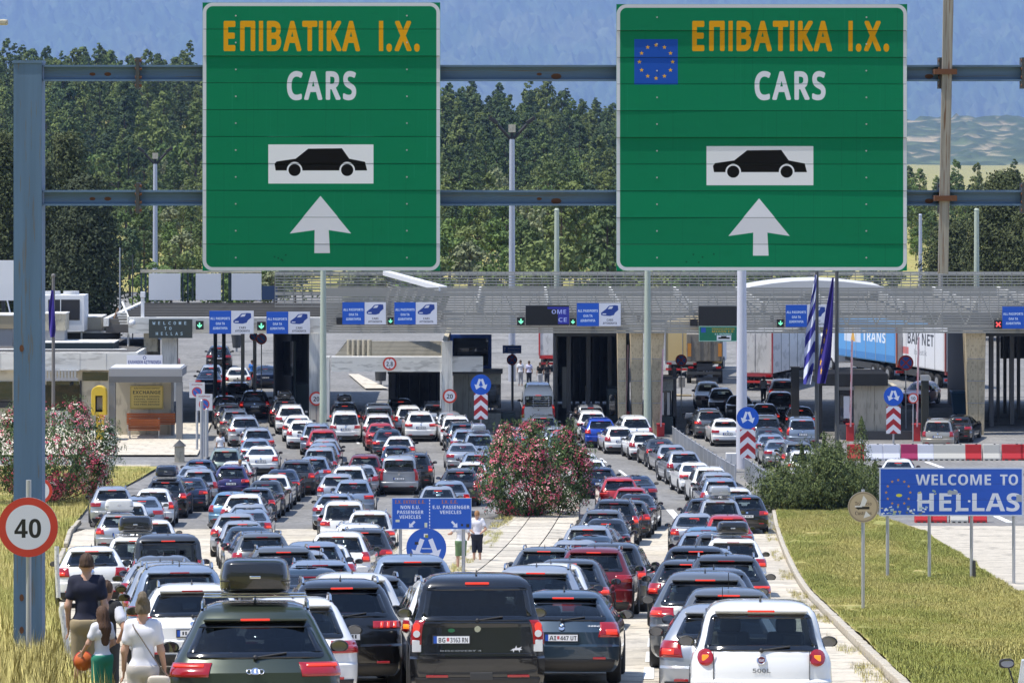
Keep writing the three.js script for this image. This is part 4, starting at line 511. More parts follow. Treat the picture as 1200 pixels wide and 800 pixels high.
// ------------------------------------------------------------------ overhead gantry
const DG = 43.5 * KS, gY = y => EYE - (y - HZ) * DG / F, gX = x => (x - 600) * DG / F;
{
  const paintBlue = dataTex(256, (u, v) => { const a = tf(u, v, 4, 61, 5), st = smooth(0.66, 0.74, tf(u, v, 16, 66, 4)); const k = 0.88 + 0.22 * a; return [lerp(86, 98, st) * k, lerp(113, 102, st) * k, lerp(142, 108, st) * k]; });
  const steel = std(0xffffff, 0.55, 0.1, { map: paintBlue });
  const ground = groundY(DG);
  const post = thing('gantry_frame', 'tall blue-grey steel frame post with two long cross beams', 'gantry', new V3(gX(32), ground, -DG));
  const px = gX(32), top = gY(74) - ground, w = (48 - 15) * DG / F;
  part('post', [bx(w, top, 0.03, 0, top / 2, 0), bx(0.045, top, 0.36, w / 2 - 0.02, top / 2, -0.18), bx(0.045, top, 0.36, -w / 2 + 0.02, top / 2, -0.18), bx(w + 0.02, 0.04, 0.4, 0, top + 0.02, -0.17)], steel, post);
  for (const [y0, y1] of [[76, 95], [223, 241]]) {
    const a = gX(50) - px, b = gX(1420) - px, h = (y1 - y0) * DG / F, yc = gY((y0 + y1) / 2) - ground;
    part('cross_beam', [bx(b - a, h - 0.04, 0.02, (a + b) / 2, yc, -0.1), bx(b - a, 0.025, 0.2, (a + b) / 2, yc + h / 2 - 0.0125, -0.1), bx(b - a, 0.025, 0.2, (a + b) / 2, yc - h / 2 + 0.0125, -0.1)], steel, post);
    for (const cx of [161, 1103, 1200]) { const x = gX(cx) - px; const f = part('splice_plate', bx(0.05, h + 0.2, 0.26, x, yc, -0.09), M.charcoal, post); for (const k of [-1, -0.33, 0.33, 1]) part('bolt', new THREE.CylinderGeometry(0.02, 0.02, 0.09, 8).rotateZ(Math.PI / 2).translate(x + 0.01, yc + k * (h / 2 + 0.06), 0.02), M.rust, f); }
    for (const [rx, rw] of [[107, 0.07], [125, 0.08], [632, 0.06], [652, 0.12], [1090, 0.1]]) part('rust_patch', new THREE.CircleGeometry(rw * 0.6, 9).scale(1, 0.55, 1).translate(gX(rx) - px, yc - h * 0.2 + 0.03 * (rx % 3 - 1), -0.087), M.rust, post);
  }
  for (const ry of [408, 640, 700, 738]) part('rust_patch', new THREE.CircleGeometry(0.05, 8).scale(0.6, 1, 1).translate((ry % 2 ? 0.05 : -0.08), gY(ry) - ground, 0.018), M.rust, post);
  const pole = thing('hanging_rail', 'rust-streaked upright steel rail clamped in front of the cross beams', 'rail', new V3(gX(1107), gY(320), -DG + 0.12));
  part('rail', beam(new V3(-0.03, 0, 0), new V3(0.05, gY(-40) - gY(320), 0), 0.09, 0.13), std(0xffffff, 0.75, 0.1, { map: dataTex(128, (u, v) => { const a = tf(u, v, 4, 71, 4), st = smooth(0.55, 0.7, tf(u, v, 10, 76, 4)); return [lerp(150, 110, st) * (0.8 + 0.3 * a), lerp(146, 84, st) * (0.8 + 0.3 * a), lerp(138, 66, st) * (0.8 + 0.3 * a)]; }) }), pole);
  for (const y of [84, 232]) part('clamp', bx(0.3, 0.07, 0.26, 0.0, gY(y) - gY(320), -0.05), M.rust, pole);
  // the two lane signs, made of ten planks each
  const GREEN = '#007650';
  function carSign(c, cx, cy, w, h) {
    c.fillStyle = '#dfe0e6'; c.fillRect(cx - w / 2, cy - h / 2, w, h); c.fillStyle = '#0a0a0c'; c.beginPath();
    const P = [[-.43, .16], [-.44, .0], [-.42, -.06], [-.24, -.13], [-.12, -.39], [.2, -.40], [.27, -.13], [.42, -.05], [.44, .16]]; P.forEach(([x, y], i) => i ? c.lineTo(cx + x * w, cy + y * h) : c.moveTo(cx + x * w, cy + y * h)); c.closePath(); c.fill();
    for (const x of [-.25, .25]) { c.fillStyle = '#dfe0e6'; c.beginPath(); c.arc(cx + x * w, cy + .15 * h, .20 * h, 0, 7); c.fill(); c.fillStyle = '#0a0a0c'; c.beginPath(); c.arc(cx + x * w, cy + .15 * h, .155 * h, 0, 7); c.fill(); }
  }
  function bigSign(x0, x1, y0, y1, k, label, draw) {
    const W = (x1 - x0) * DG / F, H = (y1 - y0) * DG / F, cw = Math.round((x1 - x0) * 4), ch = Math.round((y1 - y0) * 4);
    const tex = canvasTex(cw, ch, (c, w, h) => { c.fillStyle = GREEN; c.fillRect(0, 0, w, h); for (let i = 0; i < 900; i++) { c.fillStyle = `rgba(${rnd() < 0.5 ? '0,60,40' : '30,150,110'},${0.03 * rnd()})`; c.fillRect(rnd() * w, rnd() * h, 80 * rnd(), 30 * rnd()); } for (let i = 0; i < 70; i++) { const x = rnd() * w, l = rr(60, 420); c.fillStyle = `rgba(${rnd() < 0.6 ? '4,50,38' : '120,160,140'},${0.05 + 0.07 * rnd()})`; c.fillRect(x, Math.floor(rnd() * 10) * h / 10, rr(1.5, 5), l); } c.strokeStyle = '#c9cbd4'; c.lineWidth = 17; c.beginPath(); c.roundRect(9, 9, w - 18, h - 18, 40); c.stroke(); draw(c, w, h); c.fillStyle = 'rgba(10,50,35,0.5)'; for (let i = 0; i < 5; i++) c.fillRect(w * (0.2 + 0.15 * hash2(i, k)), h - 44 - 40 * hash2(k, i), 8, 8); });
    const s = thing('lane_sign', label, 'road sign', new V3((gX(x0) + gX(x1)) / 2, gY(y1), -DG + 0.14)), n = 10, ms = [1, 0.95, 0.9, 0.97].map(v => new THREE.MeshPhysicalMaterial({ color: lin(v, v, v), roughness: 0.75, specularIntensity: 0.35, map: tex }));
    for (let i = 0; i < n; i++) { const g = new THREE.BoxGeometry(W, H / n - 0.006, 0.03), uv = g.attributes.uv; for (let q = 0; q < uv.count; q++) uv.setY(q, (i + uv.getY(q)) / n); g.translate(0, H * (i + 0.5) / n, (i % 2) * 0.0015); const pl = part('plank', g, pick(ms), s); pl.rotation.x = rr(-0.004, 0.004) * 2; pl.rotation.y = rr(-0.002, 0.002); for (const x of [-W * 0.36, W * 0.36]) part('rivet', new THREE.CylinderGeometry(0.011, 0.011, 0.006, 8).rotateX(Math.PI / 2).translate(x, H * (i + 0.5) / n, 0.02), M.galv, pl); }
    part('backing', bx(W - 0.02, H - 0.02, 0.02, 0, H / 2, -0.027), M.dark, s);
    for (const x of [-W * 0.36, W * 0.36]) part('bracket', bx(0.09, H * 0.96, 0.06, x, H / 2, -0.05), M.galv, s);
    return s;
  }
  const WH = '#d3d4de', OR = '#d99a14', arrow = (c, cx, y, w, h) => { c.fillStyle = WH; c.beginPath(); c.moveTo(cx, y); c.lineTo(cx + w / 2, y + h * 0.66); c.lineTo(cx + w * 0.135, y + h * 0.60); c.lineTo(cx + w * 0.155, y + h); c.lineTo(cx - w * 0.1, y + h); c.lineTo(cx - w * 0.095, y + h * 0.60); c.lineTo(cx - w / 2, y + h * 0.66); c.closePath(); c.fill(); };
  bigSign(238, 516, 3, 317, 1, 'large green plank sign with lettering, white arrow and no flag', (c, w, h) => { const X = v => (v - 238) * 4, Y = v => (v - 3) * 4; sign(c, 'ΕΠΙΒΑΤΙΚΑ', X(341), Y(43), 178, 4 * 160, OR, 15); sign(c, 'Ι.Χ.', X(469), Y(43), 178, 4 * 48, OR, 15); sign(c, 'CARS', X(377), Y(101), 168, 4 * 82, WH, 13); carSign(c, X(376.5), Y(192), 4 * 123, 4 * 46); arrow(c, X(376), Y(229), 4 * 72, 4 * 67); });
  bigSign(722, 1062, 5, 317, 2, 'large green plank sign with a blue flag of yellow stars', (c, w, h) => { const X = v => (v - 722) * 4, Y = v => (v - 5) * 4; sign(c, 'ΕΠΙΒΑΤΙΚΑ', X(891), Y(43), 178, 4 * 164, OR, 15); sign(c, 'Ι.Χ.', X(1018), Y(43), 178, 4 * 48, OR, 15); sign(c, 'CARS', X(925), Y(101), 168, 4 * 84, WH, 13); carSign(c, X(890), Y(194), 4 * 125, 4 * 46); arrow(c, X(889), Y(232), 4 * 72, 4 * 67); c.fillStyle = '#1c4fae'; c.fillRect(X(743), Y(46), 4 * 51, 4 * 53); c.fillStyle = '#e0a52c'; for (let i = 0; i < 12; i++) { const a = i / 12 * Math.PI * 2, sx = X(768.5) + Math.sin(a) * 78, sy = Y(72.5) - Math.cos(a) * 78; c.beginPath(); for (let q = 0; q < 10; q++) { const r = q % 2 ? 4.6 : 11.5, b = q * Math.PI / 5; c.lineTo(sx + Math.sin(b) * r, sy - Math.cos(b) * r); } c.fill(); } });
  // lamp head at the frame's far left
  const lamp = thing('street_lamp', 'small lamp head jutting in above the frame post', 'lamp', new V3(gX(-14), groundY(DG + 30), -DG - 30));
  const lh = EYE - (26 - HZ) * (DG + 30) / F - groundY(DG + 30), lx = (0 - 600) * (DG + 30) / F - lamp.position.x;
  part('post', cyl(0.07, 0.05, lh - 0.1, lx - 0.9, 0, 0), M.galv, lamp); part('arm', bar(new V3(lx - 0.9, lh - 0.15, 0), new V3(lx - 0.3, lh, 0), 0.03), M.galv, lamp); part('lamp_head', rb(0.55, 0.12, 0.22, 0.04, lx - 0.12, lh, 0), M.beige, lamp);
}
// speed limit sign on its own post
function roundSign(name, label, cat, x, y, rpx, d, draw, opts = {}) {
  const p = at(x, y, d), g0 = opts.base ?? groundY(d), s = thing(name, label, cat, new V3(p.x, g0, -d), opts.group), R = rpx * d / F, h = p.y - g0;
  const t = canvasTex(256, 256, draw);
  const disc = part('disc', new THREE.CylinderGeometry(R, R, 0.02, 36).rotateX(Math.PI / 2).translate(0, h, 0), M.grey, s);
  const f = new THREE.CircleGeometry(R, 40).translate(0, h, 0.013); part('disc_face', f, std(0xffffff, 0.45, 0, { map: t }), disc);
  if (!opts.noPost) part('post', cyl(opts.pr ?? 0.035, opts.pr ?? 0.035, h + R * 0.8 + (opts.over ?? 0), opts.px ?? 0, 0, -0.05), M.galv, s);
  return s;
}
const ringNum = (n, sub) => (c, w, h) => { c.fillStyle = '#c63b2c'; c.fillRect(0, 0, w, h); c.fillStyle = '#d9dae2'; c.beginPath(); c.arc(128, 128, 96, 0, 7); c.fill(); put(c, n, 128, 134, 112, n.length > 2 ? 130 : 118, '#16161a'); };
const noPark = (c) => { c.fillStyle = '#b02b30'; c.fillRect(0, 0, 256, 256); c.fillStyle = '#2557b4'; c.beginPath(); c.arc(128, 128, 98, 0, 7); c.fill(); c.strokeStyle = '#b02b30'; c.lineWidth = 24; c.beginPath(); c.moveTo(60, 60); c.lineTo(196, 196); c.moveTo(196, 60); c.lineTo(60, 196); c.stroke(); };
const noPark1 = (c) => { c.fillStyle = '#c0454a'; c.fillRect(0, 0, 256, 256); c.fillStyle = '#2a62b8'; c.beginPath(); c.arc(128, 128, 94, 0, 7); c.fill(); c.strokeStyle = '#c0454a'; c.lineWidth = 22; c.beginPath(); c.moveTo(60, 60); c.lineTo(196, 196); c.stroke(); };
const twoArrows = (c) => { c.fillStyle = '#1257c4'; c.fillRect(0, 0, 256, 256); c.fillStyle = '#dfe3ee'; for (const k of [-1, 1]) { c.save(); c.translate(128 + k * 12, 58); c.rotate(-k * 0.34); c.fillRect(-15, 0, 30, 92); c.beginPath(); c.moveTo(-44, 84); c.lineTo(44, 84); c.lineTo(0, 140); c.fill(); c.restore(); } };
roundSign('speed_sign', 'round red-rimmed sign reading 40 on a pole before the frame post', 'road sign', 32.5, 617.5, 35, DG - 1.2, ringNum('40'), { over: 0.3 });
roundSign('speed_sign', 'small red-rimmed sign half hidden behind the frame post', 'road sign', 46, 575, 15, 104 * KS, (c) => { ringNum('20')(c, 256, 256); });
// ------------------------------------------------------------------ border post: buildings, canopies, booths
const K = d => d * KS;
function rel(g, T) { return g.translate(-T.position.x, -T.position.y, -T.position.z); }
function pxBox(x0, x1, y0, y1, d, depth) { const a = at(x0, y0, d), b = at(x1, y1, d); return bx(b.x - a.x, a.y - b.y, depth, (a.x + b.x) / 2, (a.y + b.y) / 2, -d - depth / 2); }
const baseAt = (x, d) => new V3((x - 600) * d / F, groundY(d), -d);
const toGround = d => HZ + drop(d) * F / d;    // picture row of the ground at distance d
function add(T, name, x0, x1, y0, y1, d, depth, m, parent = T) { return part(name, rel(pxBox(x0, x1, y0, y1, d, depth), T), m, parent); }
function addPole(T, name, x, y0, y1, d, r, m) { const a = at(x, y1, d), b = at(x, y0, d); return part(name, rel(cyl(r, r, b.y - a.y, a.x, a.y, a.z, 12), T), m, T); }
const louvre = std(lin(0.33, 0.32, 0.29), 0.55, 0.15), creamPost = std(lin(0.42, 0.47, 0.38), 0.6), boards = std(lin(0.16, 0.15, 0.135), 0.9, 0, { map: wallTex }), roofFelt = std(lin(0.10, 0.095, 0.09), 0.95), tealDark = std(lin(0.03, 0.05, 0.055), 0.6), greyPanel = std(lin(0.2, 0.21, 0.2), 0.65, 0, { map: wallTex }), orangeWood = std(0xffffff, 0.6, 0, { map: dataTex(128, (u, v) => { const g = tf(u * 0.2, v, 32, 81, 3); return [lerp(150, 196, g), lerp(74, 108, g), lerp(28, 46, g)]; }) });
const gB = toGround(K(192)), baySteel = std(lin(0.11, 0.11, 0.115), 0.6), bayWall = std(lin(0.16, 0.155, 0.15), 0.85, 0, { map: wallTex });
{ // office building on the left
  const d = K(193), T = thing('office_building', 'low white office building with cluttered flat roof behind the pink bushes', 'building', baseAt(70, d));
  add(T, 'wall', -90, 158, 433, gB, d, 14, M.beige); const par = add(T, 'parapet', -92, 161, 413, 433.5, d - 0.35, 15, M.white);
  add(T, 'roof', -90, 158, 411.2, 413.1, d + 0.2, 14, roofFelt);
  add(T, 'upper_window', 96, 126, 436, 446, d - 0.06, 0.05, M.glassDark); add(T, 'upper_window', 54, 92, 447, 453, d - 0.06, 0.05, M.glassDark); add(T, 'upper_window', -10, 14, 447, 478, d - 0.06, 0.05, M.glassDark);
  const sw = add(T, 'shuttered_window', 52, 93, 451, 479, d - 0.07, 0.05, std(lin(0.12, 0.115, 0.1), 0.9, 0, { map: grassTex })); add(T, 'window_frame', 50, 95, 479.2, 481, d - 0.1, 0.09, M.dark, sw); add(T, 'window_frame', 93.2, 95, 446, 479, d - 0.1, 0.09, M.dark, sw);
  const aw = thing('awning', 'slatted metal awning under the white parapet', 'awning', baseAt(72, d)); for (let k = 0; k < 10; k++) part('slat', rel(pxBox(52 + k * 3.8, 54.6 + k * 3.8, 433.6, 443, d - 0.9, 0.05), aw), M.steel, aw); part('rail', rel(pxBox(50, 91, 443, 446, d - 0.95, 0.1), aw), M.grey, aw); part('rail', rel(pxBox(50, 91, 434, 435, d - 0.84, 0.8), aw), M.grey, aw);
  for (const x of [0, 31, 62, 93, 124]) add(T, 'parapet_joint', x, x + 0.35, 414, 433, d - 0.36, 0.02, M.grey, par);
  add(T, 'low_wall', 58, 96, 481.5, gB, d - 0.2, 0.18, M.white);
  // what stands on the roof
  const ac = thing('roof_cooling_unit', 'big white roof cooling unit with two fan rings', 'air conditioner', at(75, 392, d + 6)); const y0 = 392;
  part('casing', rel(pxBox(50, 98, 346, 388, d + 6, 2.4), ac), M.whiteClean, ac); part('grille', rel(pxBox(56, 93, 351, 375, d + 5.97, 0.02), ac), M.dark, ac); part('grille_bar', rel(pxBox(70, 71, 351, 375, d + 5.94, 0.02), ac), M.whiteClean, ac);
  for (const x of [61, 83]) { const p = at(x, 346, d + 7.2); part('fan_ring', new THREE.CylinderGeometry(0.48, 0.5, 0.3, 20, 1, true).translate(p.x - ac.position.x, p.y + 0.12 - ac.position.y, p.z - ac.position.z), std(lin(0.6, 0.6, 0.6), 0.5, 0.2, { side: THREE.DoubleSide }), ac); }
  for (const x of [53, 95]) part('leg', rel(pxBox(x - 1, x + 1, 388, 411.4, d + 6.2, 0.15), ac), M.steel, ac);
  const items = [['roof_cabinet', 50, 76, 368, 387, 3, 2, M.beige, 'beige cabinet on the office roof before the cooling unit'], ['roof_box', 97, 118, 372, 386, 8, 3, std(lin(0.35, 0.33, 0.27), 0.9), 'low tan box beside the roof cooling unit'], ['roof_box', -20, 15, 370, 385, 5, 3, std(lin(0.4, 0.33, 0.22), 0.9), 'long tan box at the far end of the office roof'], ['skylight', 50, 133, 402, 410, 1.5, 3, tealDark, 'dark glazed skylight along the office roof edge'], ['duct', 50, 138, 390, 397, 8, 1.4, M.charcoal, 'dark duct lying across the office roof']];
  for (const [n, x0, x1, a, b, dz, dep, m, lb] of items) { const o = thing(n, lb, n.replace('roof_', ''), at((x0 + x1) / 2, 411.2, d + dz)); part('shell', rel(pxBox(x0, x1, a, b, d + dz, dep), o), m, o); part('plinth', rel(pxBox(x0 + 1, x1 - 1, b, 411.3, d + dz + 0.1, dep * 0.8), o), M.grey, o); part('lid', rel(pxBox(x0 - 0.6, x1 + 0.6, a - 1.2, a, d + dz - 0.05, dep + 0.1), o), M.white, o); }
  for (let k = 0; k < 7; k++) { const o = thing('roof_pipe', 'thin pale pipe run along the office roof', 'pipe', at(100, 411, d + 1 + k * 1.3), 'pipe runs on the office roof'); const a = at(-60, 409.5 - k * 0.4, d + 1 + k * 1.3), b = at(148 - k * 2, 409.5 - k * 0.4, d + 1 + k * 1.3); part('pipe', rel(bar(a, b, 0.045, 6), o), M.white, o); for (const x of [-20, 40, 100, 140]) part('pipe_foot', rel(pxBox(x, x + 1, 409.5 - k * 0.4, 411.4, d + 1.05 + k * 1.3, 0.12), o), M.grey, o); }
  const wb = thing('roof_board', 'blank white panel standing on the office roof end', 'panel', at(4, 411, d + 10)); part('board', rel(pxBox(-12, 16, 305, 352, d + 10, 0.12), wb), M.whiteClean, wb); part('support', rel(pxBox(1, 5, 352, 411, d + 10.2, 0.2), wb), M.charcoal, wb); part('support', rel(bar(at(17, 392, d + 9), at(8, 352, d + 10), 0.05), wb), M.steel, wb);
}
{ // blue and white police name board
  const d = K(192.6), t = canvasTex(256, 96, (c, w, h) => { c.fillStyle = '#e4e5ee'; c.fillRect(0, 0, w, h); put(c, 'ΕΛΛΗΝΙΚΗ ΑΣΤΥΝΟΜΙΑ', 128, 48, 34, 236, '#26337c'); put(c, 'ΤΜΗΜΑ ΔΙΑΒΑΤΗΡΙΟΥ ΕΛΕΓΧΟΥ', 128, 78, 26, 236, '#26337c'); c.strokeStyle = '#26337c'; c.lineWidth = 4; c.beginPath(); c.arc(128, 18, 10, 0, 7); c.stroke(); });
  const T = thing('police_board', 'white board with two lines of blue lettering on the parapet end', 'sign', baseAt(169, d)); add(T, 'board', 148, 190, 416, 432.5, d, 0.08, M.whiteClean); const f = new THREE.PlaneGeometry(42 * d / F, 16.5 * d / F); const p = at(169, 424.25, d - 0.02); part('lettering', rel(f.translate(p.x, p.y, p.z), T), std(0xffffff, 0.6, 0, { map: t }), T);
  add(T, 'mount', 160, 166, 432.5, 437, d + 0.06, 0.3, M.grey); addPole(T, 'post', 186, 432, gB, d + 0.2, 0.06, M.steel);
}
// signs that hang on the canopies
function facePanel(T, name, x0, x1, y0, y1, d, tex, back = M.grey) { const o = add(T, name, x0, x1, y0, y1, d, 0.08, back), p = at((x0 + x1) / 2, (y0 + y1) / 2, d - 0.012); part('print', rel(new THREE.PlaneGeometry((x1 - x0) * d / F, (y1 - y0) * d / F).translate(p.x, p.y, p.z), T), std(0xffffff, 0.5, 0, { map: tex }), o); return o; }
const passTex = canvasTex(128, 128, (c, w, h) => { c.fillStyle = '#1557bf'; c.fillRect(0, 0, w, h); put(c, 'ALL PASSPORTS', 64, 42, 20, 116, '#e6ebf6'); put(c, 'ΟΛΑ ΤΑ', 64, 70, 20, 54, '#e6ebf6'); put(c, 'ΔΙΑΒΑΤΗΡΙΑ', 64, 96, 20, 86, '#e6ebf6'); });
const carsTex = canvasTex(128, 128, (c, w, h) => { c.fillStyle = '#dcdde6'; c.fillRect(0, 0, w, h); c.fillStyle = '#1d3f8f'; c.beginPath(); [[12, 54], [40, 34], [58, 16], [92, 12], [112, 14], [114, 38], [94, 54], [88, 66], [66, 72], [24, 70], [12, 66]].forEach(([x, y], i) => i ? c.lineTo(x, y) : c.moveTo(x, y)); c.fill(); c.fillStyle = '#dcdde6'; c.beginPath(); [[50, 34], [62, 20], [84, 18], [76, 32]].forEach(([x, y], i) => i ? c.lineTo(x, y) : c.moveTo(x, y)); c.fill(); c.fillRect(20, 58, 22, 6); put(c, 'CARS', 64, 94, 16, 40, '#33343c'); put(c, 'ΑΥΤΟΚΙΝΗΤΑ', 64, 112, 16, 84, '#33343c'); });
const ledTex = (kind) => canvasTex(64, 64, (c) => { c.fillStyle = '#050606'; c.fillRect(0, 0, 64, 64); });
const greenGlow = new THREE.MeshStandardMaterial({ color: lin(0.02, 0.4, 0.2), emissive: lin(0.25, 1, 0.6), emissiveIntensity: 0.9 }), redGlow = new THREE.MeshStandardMaterial({ color: lin(0.5, 0.02, 0.02), emissive: lin(1, 0.12, 0.12), emissiveIntensity: 0.9 });
function signal(x0, x1, y0, y1, d, kind, label) {
  const T = thing('lane_signal', label, 'signal', at((x0 + x1) / 2, y1, d), 'lane signals on the canopies'); part('housing', rel(pxBox(x0, x1, y0, y1, d, 0.25), T), M.black, T);
  const w = (x1 - x0) * d / F, p = at((x0 + x1) / 2, (y0 + y1) / 2, d - 0.02), g = [];
  if (kind === 'down') { const s = new THREE.Shape(); [[-.08, .34], [.08, .34], [.08, -.02], [.3, .12], [.3, -.06], [0, -.34], [-.3, -.06], [-.3, .12], [-.08, -.02]].forEach((q, i) => i ? s.lineTo(q[0] * w, q[1] * w) : s.moveTo(q[0] * w, q[1] * w)); part('arrow_light', rel(new THREE.ShapeGeometry(s).translate(p.x, p.y, p.z), T), greenGlow, T); }
  if (kind === 'cross') for (const a of [1, -1]) part('cross_light', rel(bx(w * 0.8, w * 0.16, 0.015 + 0.004 * a).rotateZ(a * Math.PI / 4).translate(p.x, p.y, p.z), T), redGlow, T);
}
const DC = K(190), DL = K(197);
function passportPair(x0, xm, x1, y0, y1, d, label, second = true) { const T = thing('passport_sign', label, 'sign', at((x0 + x1) / 2, y1, d), 'passport lane signs on the canopies'); facePanel(T, 'blue_panel', x0, xm, y0, y1, d, passTex); if (second) facePanel(T, 'car_panel', xm + 0.2, x1, y0, y1, d, carsTex); for (const x of [lerp(x0, x1, 0.2), lerp(x0, x1, 0.8)]) part('bracket', rel(pxBox(x - 1, x + 1, y0 + 4, y1 - 4, d + 0.09, 0.3), T), M.steel, T); return T; }
passportPair(245, 270.5, 297, 364, 391, DL - 0.5, 'blue and white passport lane sign beside the unlit welcome board'); passportPair(312, 337.5, 363, 365, 391, DL - 0.5, 'blue and white passport lane sign above the dark doorway');
passportPair(401, 427, 452, 354, 380, DC - 0.5, 'blue and white passport lane sign over the 2.8 height limit'); passportPair(462, 487, 512, 354, 380, DC - 0.5, 'blue and white passport lane sign above the concrete roof corner'); passportPair(676, 702, 727.5, 355, 382, DC - 0.5, 'blue and white passport lane sign beside the half-lit display'); passportPair(921, 946, 970, 357, 383, DC - 0.5, 'blue and white passport lane sign behind the two flags'); passportPair(1175, 1201, 1227, 359, 385, DC - 0.5, 'blue and white passport lane sign beside the red cross');
signal(229, 238, 376, 386, DL - 0.5, 'down', 'green arrow signal beside the welcome board'); signal(301, 311, 377, 387, DL - 0.5, 'down', 'green arrow signal between two passport signs on the left canopy'); signal(394, 401, 372, 380, DC - 0.5, 'off', 'unlit black signal at the slatted canopy corner'); signal(454, 461, 372, 380, DC - 0.5, 'down', 'green arrow signal between two passport signs on the slatted canopy'); signal(606, 615, 372, 381, DC - 0.5, 'down', 'green arrow signal left of the half-lit display'); signal(668, 675, 373, 381, DC - 0.5, 'down', 'green arrow signal right of the half-lit display'); signal(809, 818, 374, 382, DC - 0.5, 'off', 'unlit black signal beside the small green sign'); signal(911, 919, 374, 383, DC - 0.5, 'down', 'green arrow signal before the flags'); signal(1166, 1175, 375, 385, DC - 0.5, 'cross', 'red cross signal on the slatted canopy');
{ // the welcome board, the half-lit display and the small green sign
  const t = canvasTex(256, 128, (c, w, h) => { c.fillStyle = '#3c423f'; c.fillRect(0, 0, w, h); put(c, 'W E L C O M E', 122, 26, 28, 200, '#b9d3e4', 'monospace'); put(c, 'T O', 112, 62, 28, 44, '#b9d3e4', 'monospace'); put(c, 'H E L L A S', 120, 98, 28, 160, '#b9d3e4', 'monospace'); });
  const T = thing('welcome_board', 'grey-green board with dotted letters on the left canopy', 'sign', at(200, 396, DL - 0.5)); facePanel(T, 'board', 174, 225, 374, 396, DL - 0.5, t, M.charcoal);
  const t2 = canvasTex(256, 128, (c, w, h) => { c.fillStyle = '#070709'; c.fillRect(0, 0, w, h); c.fillStyle = '#2a2f9a'; c.fillRect(190, 8, 66, 112); c.fillRect(128, 8, 62, 14); put(c, 'OME', 196, 40, 40, 90, '#aab4e8'); put(c, 'CE', 218, 92, 40, 56, '#aab4e8'); });
  const T2 = thing('lane_display', 'black electronic display with only its right part lit blue', 'display', at(641, 381, DC - 0.5)); facePanel(T2, 'screen', 616, 667, 358, 381, DC - 0.5, t2, M.black);
  const t3 = canvasTex(256, 96, (c, w, h) => { c.fillStyle = '#0d6e52'; c.fillRect(0, 0, w, h); c.strokeStyle = '#9fc3b4'; c.lineWidth = 4; c.strokeRect(3, 3, w - 6, h - 6); put(c, 'ΥΠΗΚΟΟΙ ΚΡΑΤΩΝ', 160, 18, 16, 150, '#c79a2a'); put(c, 'ΜΕΛΩΝ Ε.Ε.', 160, 34, 16, 150, '#c79a2a'); put(c, 'E.U. NATIONALS', 160, 50, 14, 110, '#d6dbe0'); c.fillStyle = '#2450a8'; c.fillRect(16, 10, 30, 30); c.fillStyle = '#d8dae0'; c.fillRect(118, 58, 94, 32); c.fillStyle = '#111'; c.fillRect(128, 70, 74, 10); c.fillRect(146, 62, 36, 12); });
  const T3 = thing('lane_board', 'black blank display over a small green sign with a car', 'sign', at(842, 400, DC - 0.5)); add(T3, 'display', 819, 865, 359, 381.6, DC - 0.5, 0.3, M.black); facePanel(T3, 'green_panel', 819, 865, 382, 400, DC - 0.5, t3);
}
